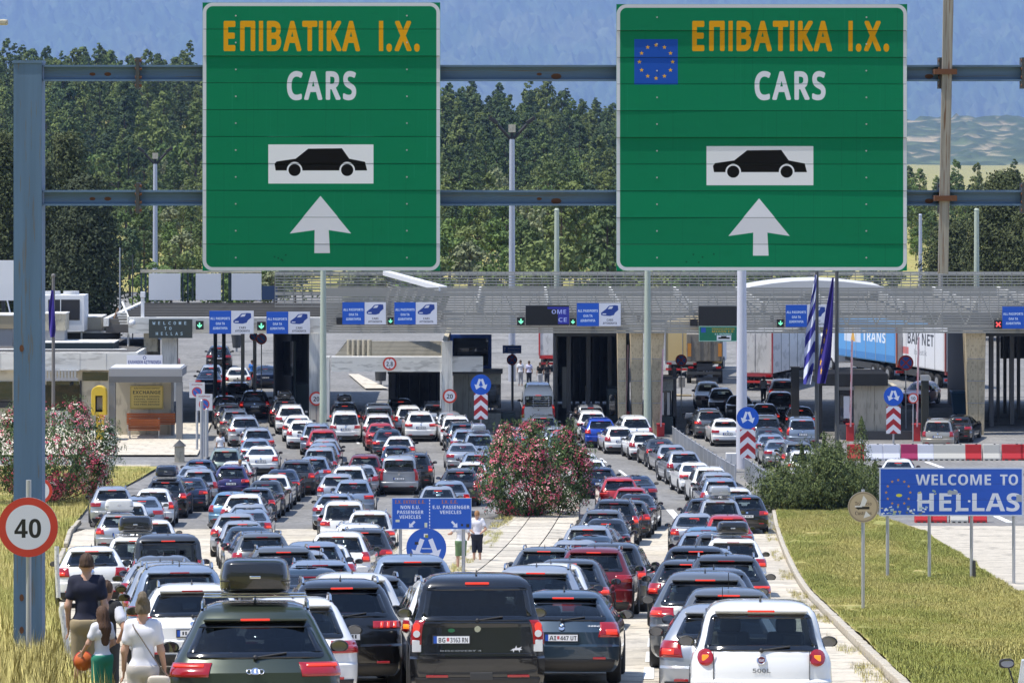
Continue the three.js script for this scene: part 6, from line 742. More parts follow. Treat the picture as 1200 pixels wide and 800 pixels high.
// keep-either-side signs with chevron boards
const chevTex = canvasTex(64, 128, (c) => { c.fillStyle = '#dfe0e8'; c.fillRect(0, 0, 64, 128); c.fillStyle = '#a8222b'; for (let k = -1; k < 4; k++) { c.beginPath(); c.moveTo(0, k * 52 + 36); c.lineTo(32, k * 52 + 6); c.lineTo(64, k * 52 + 36); c.lineTo(64, k * 52 + 62); c.lineTo(32, k * 52 + 32); c.lineTo(0, k * 52 + 62); c.fill(); } });
for (const [x, y, r, y0, y1, hw, d, lb] of [[563.5, 450.5, 12, 461, 491, 8, 188, 'before the grey booth'], [876.5, 489.5, 13, 503, 537, 9, 168, 'at the pale lamp post'], [1047.5, 464, 11.5, 476, 508, 8.5, 185, 'before the beige booth']]) { const dd = K(d), s = roundSign('divider_sign', 'round blue two-arrow disc over a red chevron board ' + lb, 'road sign', x, y, r, dd, twoArrows, { pr: 0.06 }); facePanel(s, 'chevron_board', x - hw, x + hw, y0, y1, dd, chevTex); }
{ // blue direction sign
  const d = K(206), T = thing('direction_sign', 'small blue direction sign with white arrow on the mast', 'road sign', baseAt(600, d)), t = canvasTex(128, 48, (c) => { c.fillStyle = '#1c54b4'; c.fillRect(0, 0, 128, 48); c.strokeStyle = '#dde'; c.lineWidth = 3; c.strokeRect(2, 2, 124, 44); c.fillStyle = '#e8ebf4'; c.fillRect(12, 14, 5, 24); c.beginPath(); c.moveTo(6, 20); c.lineTo(14.5, 8); c.lineTo(23, 20); c.fill(); put(c, 'Θεσσαλονίκη', 76, 17, 15, 82, '#cfd6ea'); put(c, 'Thessaloniki', 76, 34, 15, 82, '#cfd6ea'); }); facePanel(T, 'panel', 589, 611, 404.5, 414, d, t); addPole(T, 'post', 600.5, 404, toGround(d), d + 0.15, 0.08, M.galv);
}
{ // passenger lane sign over the median tip
  const d = dist(690), T = thing('lane_choice_sign', 'wide blue sign sending non-EU and EU vehicles to separate lanes', 'road sign', baseAt(505, d));
  const t = canvasTex(512, 200, (c, w, h) => { c.fillStyle = '#1553b6'; c.fillRect(0, 0, w, h); c.strokeStyle = '#8fa5cf'; c.lineWidth = 4; c.strokeRect(2, 2, w - 4, h - 4); put(c, 'Ι.Χ. ΕΚΤΟΣ Ε.Ε.', 118, 24, 30, 196, '#b3683a'); put(c, 'Ι.Χ. Ε.Ε.', 372, 24, 30, 106, '#b3683a'); const W = '#d5d9ea'; put(c, 'NON E.U.', 118, 58, 30, 128, W); put(c, 'PASSENGER', 118, 90, 30, 172, W); put(c, 'VEHICLES', 118, 121, 30, 140, W); put(c, 'E.U. PASSENGER', 380, 58, 30, 240, W); put(c, 'VEHICLES', 378, 90, 30, 140, W); c.fillStyle = W; for (let k = 0; k < 10; k++) c.fillRect(240, 8 + k * 20, 6, 12); for (const [x, s] of [[128, -1], [404, 1]]) { c.save(); c.translate(x, 170); c.rotate(-s * 0.75); c.fillRect(-7, -28, 14, 36); c.beginPath(); c.moveTo(-20, 2); c.lineTo(20, 2); c.lineTo(0, 26); c.fill(); c.restore(); } c.fillStyle = '#c9cdb8'; c.fillRect(24, 138, 26, 16); c.fillRect(210, 158, 18, 30); c.fillStyle = '#222'; c.fillRect(478, 166, 20, 22); c.fillRect(444, 166, 14, 14); });
  facePanel(T, 'panel', 459, 552.5, 583.5, 620, d, t); addPole(T, 'post', 469, 586, toGround(d), d + 0.14, 0.05, M.galv); addPole(T, 'post', 543, 586, toGround(d), d + 0.14, 0.05, M.galv); add(T, 'rail', 462, 550, 600, 602, d + 0.09, 0.05, M.galv);
  const s = roundSign('divider_sign', 'round blue disc with two splayed white arrows and stickers', 'road sign', 499.5, 642, 23.5, d - 0.05, (c) => { c.fillStyle = '#1553b6'; c.fillRect(0, 0, 256, 256); c.fillStyle = '#d5d9ea'; for (const k of [-1, 1]) { c.save(); c.translate(128 + k * 26, 70); c.rotate(-k * 0.36); c.fillRect(-15, 0, 30, 88); c.beginPath(); c.moveTo(-42, 84); c.lineTo(42, 84); c.lineTo(0, 136); c.fill(); c.restore(); } c.fillStyle = '#cbbf9c'; c.fillRect(106, 160, 44, 26); c.fillStyle = '#b5432f'; c.fillRect(112, 166, 32, 9); c.fillStyle = '#c9d0d8'; c.fillRect(98, 128, 62, 6); c.fillStyle = '#ddd'; c.fillRect(112, 36, 26, 22); c.fillStyle = '#883'; c.fillRect(120, 44, 20, 18); c.fillStyle = '#223'; c.fillRect(54, 88, 24, 18); }, { pr: 0.045 });
}
{ // welcome sign on the verge
  const d = dist(684), T = thing('country_welcome_sign', 'long blue welcome sign with ring of stars and many stickers', 'road sign', baseAt(1115, d));
  const t = canvasTex(1024, 340, (c, w, h) => { c.fillStyle = '#1450b8'; c.fillRect(0, 0, w, h); for (let i = 0; i < 300; i++) { c.fillStyle = `rgba(${rnd() < 0.5 ? '10,40,120' : '70,120,210'},${0.05 * rnd()})`; c.fillRect(rnd() * w, rnd() * h, 120 * rnd(), 20 * rnd()); } c.strokeStyle = '#bcc6da'; c.lineWidth = 10; c.strokeRect(4, 4, w - 8, h - 8); const W = '#d4d8e6'; put(c, 'WELCOME', 530, 84, 104, 544, W); put(c, 'TO', 926, 84, 104, 136, W); put(c, 'HELLAS', 630, 244, 176, 756, W); c.fillStyle = 'rgba(15,45,110,0.8)'; c.fillRect(4, 112, w - 8, 2); c.fillRect(4, 226, w - 8, 2); c.fillStyle = '#c98a2e'; for (let i = 0; i < 12; i++) { const a = i / 12 * Math.PI * 2, x = 134 + Math.sin(a) * 86, y = 174 - Math.cos(a) * 88; c.beginPath(); for (let q = 0; q < 10; q++) { const r = q % 2 ? 5 : 12, b = q * Math.PI / 5; c.lineTo(x + Math.sin(b) * r, y - Math.cos(b) * r); } c.fill(); } c.fillStyle = '#cfc94a'; c.beginPath(); c.ellipse(140, 194, 22, 12, 0, 0, 7); c.fill(); const cols = ['#c9d4d2', '#e2e4ea', '#9fb5c8', '#b9b48a', '#dcdfe6', '#5d6a74', '#8fa79b']; for (let i = 0; i < 46; i++) { const lo = i < 32; c.save(); c.translate(lo ? 12 + 330 * rnd() : 250 + 740 * rnd(), lo ? 272 + 54 * rnd() : 150 + 170 * rnd()); c.rotate(rr(-0.5, 0.5)); c.fillStyle = pick(cols); c.fillRect(-12, -7, rr(10, 26), rr(7, 17)); c.restore(); } c.fillStyle = '#9aa0a8'; c.fillRect(486, 162, 72, 26); c.fillRect(976, 190, 40, 50); });
  facePanel(T, 'panel', 1031, 1199.5, 548, 604.5, d, t, M.galv); for (const [x, yb] of [[1040.5, 682], [1089.5, 681], [1139, 686], [1188.5, 689]]) addPole(T, 'post', x, 551, toGround(d), d + 0.13, 0.05, M.galv); add(T, 'stub_post', 1141, 1144, 657, toGround(d), d + 0.05, 0.12, M.charcoal); for (const y of [560, 592]) add(T, 'rail', 1033, 1198, y, y + 2, d + 0.09, 0.05, M.galv);
}
roundSign('customs_sign', 'small weathered round customs sign with stickers on the verge', 'road sign', 1012, 594, 18, dist(722), (c) => { c.fillStyle = '#b3a184'; c.fillRect(0, 0, 256, 256); c.strokeStyle = '#8f8069'; c.lineWidth = 12; c.beginPath(); c.arc(128, 128, 118, 0, 7); c.stroke(); put(c, 'Τελωνείο', 128, 98, 42, 140, '#4c4034', 'serif'); put(c, 'Customs', 128, 178, 42, 140, '#4c4034', 'serif'); c.fillStyle = '#16140f'; c.fillRect(84, 124, 96, 22); c.beginPath(); c.moveTo(62, 135); c.lineTo(92, 118); c.lineTo(92, 152); c.fill(); c.fillStyle = '#d9d6cf'; c.fillRect(58, 116, 60, 12); c.beginPath(); c.moveTo(100, 120); c.lineTo(130, 30); c.lineTo(160, 70); c.lineTo(140, 120); c.fill(); c.beginPath(); c.moveTo(150, 160); c.lineTo(190, 200); c.lineTo(130, 220); c.fill(); }, { pr: 0.04, over: 0.12 });
// plastic road barriers
{
  const prof = new THREE.Shape(); [[-.26, 0], [.26, 0], [.26, .12], [.14, .38], [.12, .82], [-.12, .82], [-.14, .38], [-.26, .12]].forEach((p, i) => i ? prof.lineTo(...p) : prof.moveTo(...p)); const bg = new THREE.ExtrudeGeometry(prof, { depth: 0.9, bevelEnabled: true, bevelSize: 0.03, bevelThickness: 0.03, bevelSegments: 2 }).translate(0, 0, -0.45).rotateY(Math.PI / 2), foot = [-0.3, 0, 0.3].map(x => bx(0.16, 0.07, 0.6, x, 0.035, 0));
  const redP = std(lin(0.5, 0.02, 0.025), 0.5), pinkP = std(lin(0.36, 0.02, 0.1), 0.6), whP = std(lin(0.68, 0.69, 0.76), 0.55), crP = std(lin(0.58, 0.56, 0.5), 0.6);
  const set = (x, yb, m, lb, w = 1) => { const p = onGround(x, yb), T = thing('road_barrier', lb, 'barrier', p, 'plastic road barriers'); part('block', bg, m, T); foot.forEach(f => part('foot', f, M.charcoal, T)); part('filler_cap', new THREE.CylinderGeometry(0.06, 0.06, 0.04, 10).translate(0.2, 0.87, 0), M.charcoal, T); T.scale.x = w; };
  const sw = -dist(539) / F; const S = dist(540) / F; const row = [[1003, redP, 'red'], [1025, whP, 'white'], [1045, whP, 'white'], [1066, pinkP, 'faded crimson'], [1085, whP, 'white'], [1103, crP, 'cream'], [1122, crP, 'cream'], [1140.5, redP, 'red'], [1162, crP, 'cream'], [1187, redP, 'red'], [1208, redP, 'red']];
  for (const [x, m, c] of row) set(x, 539, m, `${c} plastic road barrier in the row behind the welcome sign`, 0.95 + (x > 1180 ? 0.25 : 0));
  for (const [x, m, c] of [[1083, redP, 'red'], [1099, redP, 'red'], [1124, crP, 'cream'], [1146, redP, 'red']]) set(x, 612, m, `${c} plastic road barrier seen under the welcome sign`, 0.8);
  for (const [x, y, c] of [[388, 497, 0], [1010, 528, 1]]) { const p = onGround(x, y), T = thing('traffic_cone', c ? 'white traffic cone by the red barriers' : 'red traffic cone at the cream-green post', 'cone', p); part('cone', cyl(0.17, 0.03, 0.75, 0, 0.03, 0, 16), c ? whP : redP, T); part('foot', bx(0.42, 0.04, 0.42, 0, 0.02, 0), c ? whP : redP, T); }
  const yb = thing('yellow_block', 'small yellow concrete block by the cream-green post', 'block', onGround(396, 505)); part('block', rb(0.7, 0.45, 0.5, 0.05, 0, 0.22, 0), std(lin(0.6, 0.42, 0.04), 0.7), yb); part('lifting_eye', new THREE.TorusGeometry(0.08, 0.02, 6, 12).translate(0, 0.47, 0), M.steel, yb);
}
// corrugated fence along the island
function fence(xa, ya, xb, yb, h, label) {
  const A = onGround(xa, ya), B = onGround(xb, yb), T = thing('sheet_fence', label, 'fence', A), n = Math.round(A.distanceTo(B) / 2.0);
  for (let i = 0; i < n; i++) { const p = A.clone().lerp(B, i / n), q = A.clone().lerp(B, (i + 1) / n); p.y = groundY(-p.z); q.y = groundY(-q.z); const dir = q.clone().sub(p), len = dir.length(), nn = Math.round(len / 0.1), P = [], ix = []; for (let k = 0; k <= nn; k++) { const c = p.clone().addScaledVector(dir, k / nn), off = (k % 4 < 2 ? 0.02 : -0.02); const nx = -dir.z / len, nz = dir.x / len; P.push(c.x + nx * off, c.y + 0.08, c.z + nz * off, c.x + nx * off, c.y + h, c.z + nz * off); if (k < nn) { const a = k * 2; ix.push(a, a + 2, a + 1, a + 1, a + 2, a + 3); } } const g = new THREE.BufferGeometry(); g.setAttribute('position', new THREE.Float32BufferAttribute(P, 3)); g.setIndex(ix); const gg = g.toNonIndexed(); gg.computeVertexNormals(); part('sheet', rel(gg, T), sheetMetal, T); part('post', rel(cyl(0.035, 0.035, h + 0.1, p.x, p.y, p.z, 8), T), M.galv, T); part('top_rail', rel(beam(p.clone().add(new V3(0, h, 0)), q.clone().add(new V3(0, h, 0)), 0.05, 0.04), T), M.galv, T); }
}
const sheetMetal = std(lin(0.36, 0.38, 0.41), 0.42, 0.5, { side: THREE.DoubleSide });
fence(862, 570, 788, 520, 1.0, 'long corrugated metal fence beside the white cars'); fence(916, 592, 873, 563, 1.15, 'short corrugated metal fence beside the green shrub');
{ const T = thing('white_cabinet', 'plain white cabinet at the foot of the pale lamp post', 'cabinet', onGround(857, 553)); part('cabinet', rb(0.55, 1.0, 0.45, 0.03, 0, 0.5, 0), M.whiteClean, T); part('door_seam', bx(0.01, 0.9, 0.01, 0, 0.5, 0.226), M.grey, T); }
{ const T = thing('wheeled_bin', 'large blue wheeled bin in the plaza', 'bin', onGround(1128, 487)); part('tub', cyl(0.75, 0.95, 1.3, 0, 0.15, 0, 4).rotateY(Math.PI / 4), std(lin(0.04, 0.14, 0.26), 0.5), T); part('lid', rb(1.42, 0.12, 1.42, 0.04, 0, 1.5, 0), std(lin(0.08, 0.26, 0.5), 0.45), T); for (const x of [-0.4, 0.4]) part('wheel', new THREE.CylinderGeometry(0.1, 0.1, 0.08, 12).rotateZ(Math.PI / 2).translate(x, 0.1, 0.3), M.rubber, T); }
{ const T = thing('litter_bin', 'dark litter bin on a small island under the left canopy', 'bin', onGround(277, 412)); part('tub', cyl(0.3, 0.42, 1.0, 0, 0.3, 0, 4), M.charcoal, T); part('foot', cyl(0.08, 0.08, 0.3, 0, 0, 0), M.steel, T); }
{ const T = thing('litter_bin', 'dark litter bin on the pale kerb beyond the concrete roof', 'bin', onGround(446, 452)); part('tub', cyl(0.4, 0.5, 1.1, 0, 0.35, 0, 6), M.charcoal, T); part('foot', cyl(0.1, 0.1, 0.35, 0, 0, 0), M.steel, T); const I = struct('traffic_island', sheet(dist(457), dist(440), [[dist(457), onGround(428, 457).x], [dist(440), onGround(408, 440).x]], [[dist(457), onGround(455, 457).x], [dist(440), onGround(420, 440).x]], 0.12, 3, 2, 3), M.concrete); }
{ const T = thing('junction_box', 'grey cabinet on a small kerbed island by the dump truck', 'cabinet', onGround(799, 464)); part('cabinet', rb(0.45, 0.7, 0.35, 0.03, 0, 0.95, 0), M.grey, T); part('post', cyl(0.06, 0.06, 0.6, 0, 0, 0), M.galv, T); part('plinth', rb(1.1, 0.12, 0.6, 0.04, 0.1, 0.06, 0), M.tan, T); }
{ const T = thing('guard_rail', 'bent white-painted pipe rail in the long grass', 'rail', onGround(80, 790)); const pts = [[86, 800], [80, 770], [74, 730], [72, 712], [76, 708]].map(([x, y]) => at(x, y, dist(800) - 0.4)); part('pipe', rel(new THREE.TubeGeometry(new THREE.CatmullRomCurve3(pts), 30, 0.045, 8), T), M.white, T); part('post', rel(bar(at(84, 788, dist(800) - 0.4), at(84, 812, dist(800) - 0.4), 0.04), T), M.white, T); const pts2 = [[68, 700], [66, 660], [66, 640]].map(([x, y]) => at(x, y, dist(735))); part('pipe', rel(new THREE.TubeGeometry(new THREE.CatmullRomCurve3(pts2), 16, 0.05, 8), T), M.white, T); }
// ------------------------------------------------------------------ trucks
function truckWheels(T, xs, z0, R, W) { for (const [x, z] of xs) for (const s of [1, -1]) { const w = part('wheel', new THREE.CylinderGeometry(R, R, 0.3, 20).rotateZ(Math.PI / 2), M.rubber, T); w.position.set(x + s * (W / 2 - 0.17), R, z0 + z); part('rim', new THREE.CylinderGeometry(R * 0.55, R * 0.55, 0.32, 14).rotateZ(Math.PI / 2), M.steel, w); } }
function trailer(x, yb, hd, L, m, label, opt = {}) {
  const p = onGround(x, yb), T = thing('lorry_trailer', label, 'lorry', p); T.rotation.y = Math.atan2(-hd, 1) + (opt.turn || 0);
  const W = 2.5, H = 2.75, y0 = 1.2; const b = part('box', rb(W, H, L, 0.04, 0, y0 + H / 2, -L / 2), m, T); const tr = opt.trim || M.red;
  for (const s of [1, -1]) { part('corner_post', bx(0.1, H, 0.1, s * (W / 2 - 0.03), y0 + H / 2, 0.02), tr, T); part('rear_light', bx(0.35, 0.14, 0.06, s * 0.95, 1.02, 0.03), CM.lamp, T); part('underride_bar', bx(0.12, 0.5, 0.12, s * 0.6, 0.75, -0.2), M.charcoal, T); for (let k = 1; k < 6; k++) part('side_post', bx(0.03, H - 0.1, 0.06, s * (W / 2 + 0.01), y0 + H / 2, -L * k / 6), opt.side || M.grey, T); }
  part('door_seam', bx(0.03, H - 0.15, 0.03, 0, y0 + H / 2, 0.01), M.grey, T); part('bumper', bx(2.4, 0.16, 0.14, 0, 0.62, -0.1), M.red, T); part('rear_sill', bx(2.45, 0.22, 0.1, 0, 1.08, -0.02), tr, T); part('chassis', bx(1.1, 0.3, L, 0, 1.0, -L / 2 - 0.2), M.charcoal, T); part('side_skirt', bx(2.3, 0.45, L * 0.45, 0, 0.8, -L * 0.52), M.charcoal, T);
  truckWheels(T, [[0, -1.6], [0, -2.9], [0, -4.2]], 0, 0.48, 2.5);
  const cab = part('cab', rb(2.45, 2.6, 1.9, 0.15, 0, 1.9, -L - 1.6), opt.cab || M.whiteClean, T); part('cab_window', rb(2.2, 0.8, 0.1, 0.03, 0, 2.5, -L - 2.56), M.glassDark, T); truckWheels(T, [[0, -1.2]], -L, 0.5, 2.5);
  if (opt.print) { for (const s of [-1]) part('side_print', new THREE.PlaneGeometry(L * 0.96, H * 0.94).rotateY(s * Math.PI / 2).translate(s * (W / 2 + 0.012), y0 + H / 2, -L / 2), std(0xffffff, 0.5, 0, { map: opt.print }), T); }
  if (opt.rear) part('rear_print', new THREE.PlaneGeometry(W * 0.9, H * 0.92).translate(0, y0 + H / 2, 0.035), std(0xffffff, 0.5, 0, { map: opt.rear }), T);
  return T;
}
const whBox = std(lin(0.66, 0.66, 0.68), 0.5, 0, { map: wallTex });
trailer(652, 436, .10, 11, whBox, 'white box lorry with red corner posts, nearer of two beyond the mast', { trim: M.red }); trailer(690, 448, .10, 11, whBox, 'white box lorry beside the dark tunnel', { trim: M.grey });
trailer(885, 458, .0, 12, whBox, 'white lorry trailer standing behind the pale lamp post', { turn: -0.35, trim: std(lin(0.35, 0.05, 0.06), 0.5) });
trailer(1070, 446, 0, 11, std(lin(0.10, 0.30, 0.55), 0.5), 'sky blue lorry trailer with white lettering and a logo', { turn: 0.3, trim: std(lin(0.5, 0.15, 0.08), 0.5), rear: canvasTex(64, 64, c => { c.fillStyle = '#b9b7b2'; c.fillRect(0, 0, 64, 64); }), print: canvasTex(512, 160, (c, w, h) => { c.fillStyle = '#5f9fd8'; c.fillRect(0, 0, w, h); c.fillStyle = '#3e78b8'; for (let i = 0; i < 60; i++) c.fillRect(i * 9, 132, 6, 28); put(c, 'TRANS', 330, 62, 60, 210, '#e7ecf2'); c.fillStyle = '#d4ddea'; c.fillRect(60, 24, 150, 70); c.fillStyle = '#d9a64a'; c.beginPath(); c.moveTo(120, 92); c.lineTo(140, 26); c.lineTo(160, 92); c.fill(); }) });
trailer(1128, 456, 0, 11, std(lin(0.68, 0.68, 0.68), 0.5), 'white refrigerated lorry trailer with red lettering by the tan leg', { turn: 0.26, trim: std(lin(0.4, 0.1, 0.08), 0.5), print: canvasTex(512, 160, (c, w, h) => { c.fillStyle = '#dedfe2'; c.fillRect(0, 0, w, h); put(c, 'BAK NET', 300, 44, 70, 250, '#4a4c52'); put(c, 'logistik', 300, 100, 30, 120, '#9a9ca2'); c.fillStyle = '#cf7c7c'; c.fillRect(120, 84, 70, 30); }), rear: canvasTex(128, 160, (c, w, h) => { c.fillStyle = '#cfccc6'; c.fillRect(0, 0, w, h); for (let i = 0; i < 6; i++) { c.fillStyle = '#8f4a45'; c.fillRect(64 - 14 * (i % 3), 14 + i * 14, 30 + 12 * (i % 2), 5); } c.fillStyle = '#777'; c.fillRect(16, 104, 34, 20); c.fillRect(66, 104, 26, 20); c.fillStyle = '#d77a2a'; c.fillRect(14, 136, 56, 16); }) });
{ // tipper lorry
  const p = onGround(826, 450), T = thing('dump_truck', 'dusty grey dump truck seen from behind', 'lorry', p); T.rotation.y = -0.05; const dusty = std(lin(0.22, 0.20, 0.17), 0.85, 0, { map: wallTex });
  part('tipper_body', rb(2.5, 1.9, 5, 0.06, 0, 2.5, -2.6), dusty, T); for (const x of [-1.0, -0.35, 0.35, 1.0]) part('tailgate_rib', bx(0.1, 1.75, 0.08, x, 2.5, -0.07), dusty, T); for (const s of [1, -1]) { part('marker', bx(0.25, 0.9, 0.03, s * 1.05, 2.35, -0.03), std(lin(0.55, 0.22, 0.03), 0.6), T); part('rear_light', bx(0.35, 0.14, 0.05, s * 0.95, 1.15, -0.02), CM.lamp, T); part('mud_flap', bx(0.6, 0.6, 0.03, s * 0.85, 0.75, -0.4), M.dark, T); } part('chassis', bx(1.1, 0.5, 6, 0, 1.15, -3.2), M.charcoal, T); part('bumper', bx(2.3, 0.2, 0.15, 0, 0.75, -0.1), M.charcoal, T); part('cab', rb(2.4, 2.3, 1.8, 0.15, 0, 2.2, -6.4), std(lin(0.5, 0.36, 0.12), 0.6), T); truckWheels(T, [[0, -1.2], [0, -2.5], [0, -5.8]], 0, 0.5, 2.5);
}
trailer(800, 443, .02, 9, std(lin(0.55, 0.42, 0.2), 0.7), 'yellow-tan lorry beside the dump truck', { trim: M.grey, turn: -0.2 });
{ const mb = placeCar('K', 631, 451, 'minibus', 'white', { h: -.02, label: 'tall white minibus with rear ladder waiting at the dark tunnel' }); for (let k = 0; k < 5; k++) part('rack_bar', bx(1.1, 0.03, 0.03, 0.15, 1.35 + k * 0.14, mb._G.s.L / 2 + 0.12), CM.chrome, mb); for (const x of [-0.3, 0.6]) part('rack_bar', bx(0.03, 0.75, 0.03, x, 1.63, mb._G.s.L / 2 + 0.1), CM.chrome, mb); }
// ------------------------------------------------------------------ plants
function cloud(items, outward = 0.7) { // items: {p, n, s, w, up}: small leaf blades, each two triangles
  const P = [], N = [], ix = []; const a = new V3(), b = new V3(), n = new V3();
  for (const it of items) { n.copy(it.n).multiplyScalar(outward).add(new V3(rr(-1, 1), rr(-1, 1), rr(-1, 1)).multiplyScalar(1 - outward * 0.6)).normalize(); a.set(rr(-1, 1), rr(-1, 1) + (it.up || 0), rr(-1, 1)); a.addScaledVector(n, -a.dot(n)).normalize(); b.crossVectors(n, a); const s = it.s, w = it.w ?? s * 0.6, k = P.length / 3; const q = it.p; for (const [u, v] of [[-1, 0], [0, -w / s], [1, 0], [0, w / s]]) { P.push(q.x + a.x * u * s / 2 + b.x * v * s / 2, q.y + a.y * u * s / 2 + b.y * v * s / 2, q.z + a.z * u * s / 2 + b.z * v * s / 2); N.push(n.x, n.y, n.z); } ix.push(k, k + 1, k + 2, k, k + 2, k + 3); }
  const g = new THREE.BufferGeometry(); g.setAttribute('position', new THREE.Float32BufferAttribute(P, 3)); g.setAttribute('normal', new THREE.Float32BufferAttribute(N, 3)); g.setIndex(ix); return g;
}
const onBall = () => { const z = rr(-1, 1), t = rr(0, 6.283), r = Math.sqrt(1 - z * z); return new V3(r * Math.cos(t), z, r * Math.sin(t)); };
function trunkGeo(h, r, limbs = 5) { const g = [plain(new THREE.CylinderGeometry(r * 0.35, r, h, 7, 3).translate(0, h / 2, 0))]; for (let i = 0; i < limbs; i++) { const y = h * rr(0.35, 0.85), a = rr(0, 6.28), l = h * rr(0.15, 0.3); g.push(plain(bar(new V3(0, y, 0), new V3(Math.cos(a) * l, y + l * 0.5, Math.sin(a) * l), r * 0.22, 5))); } return mergeGeometries(g); }
const bark = std(lin(0.09, 0.065, 0.045), 0.95), barkGrey = std(lin(0.14, 0.12, 0.10), 0.95);
const leafMat = (r, g, b, t = 0) => t > 1 ? new THREE.MeshPhysicalMaterial({ color: lin(r, g, b), roughness: 1, transmission: t, thickness: 0, specularIntensity: 0.2 }) : new THREE.MeshStandardMaterial({ color: lin(r, g, b), roughness: 0.85 });
function pineCrown(h, R, n, leaf, open = 0.22) { const it = []; const clumps = []; for (let i = 0; i < n / 16; i++) { const t = Math.pow(rnd(), 0.8), y = h * (open + (1 - open) * t), rad = R * Math.pow(1 - t, 0.55) * (0.35 + 0.65 * Math.sqrt(rnd())) + 0.15, a = rr(0, 6.283); clumps.push([new V3(Math.cos(a) * rad, y - rad * 0.18, Math.sin(a) * rad), (0.35 + 0.5 * (1 - t)) * R / 2.4]); } for (const [c, r] of clumps) for (let k = 0; k < 16; k++) { const d = onBall(); d.y *= 0.6; const p = c.clone().addScaledVector(d, r * Math.cbrt(rnd())), nn = new V3(c.x, 0.6 * R * 0.6, c.z).normalize().add(d).normalize(); it.push({ p, n: nn, s: leaf * rr(0.7, 1.3), w: leaf * 0.45 }); } return cloud(it); }
function leafCrown(h, R, n, leaf, y0 = 0.3, squash = 0.8) { const it = [], nc = Math.max(12, Math.round(n / 60)), cs = []; for (let i = 0; i < nc; i++) { const d = onBall(), rad = 0.55 + 0.45 * rnd(); cs.push([new V3(d.x * R * rad * 0.78, h * lerp(y0, 1, 0.5) + d.y * h * (1 - y0) * 0.42 * rad, d.z * R * rad * 0.78), R * rr(0.22, 0.42)]); } for (let i = 0; i < n; i++) { const [c, r] = cs[i % nc], d = onBall(), p = c.clone().addScaledVector(d, r * (0.6 + 0.4 * rnd())); p.y = c.y + (p.y - c.y) * squash; it.push({ p, n: d, s: leaf * rr(0.7, 1.35), w: leaf * 0.7 }); } return cloud(it, 0.75); }
function plantTree(name, label, category, pos, geo, mat, trunk, tm, scale, group) { const T = thing(name, label, category, pos, group); part('trunk', trunk, tm, T); part('crown', geo, mat, T); T.scale.setScalar(scale); T.rotation.y = rr(0, 6.28); return T; }
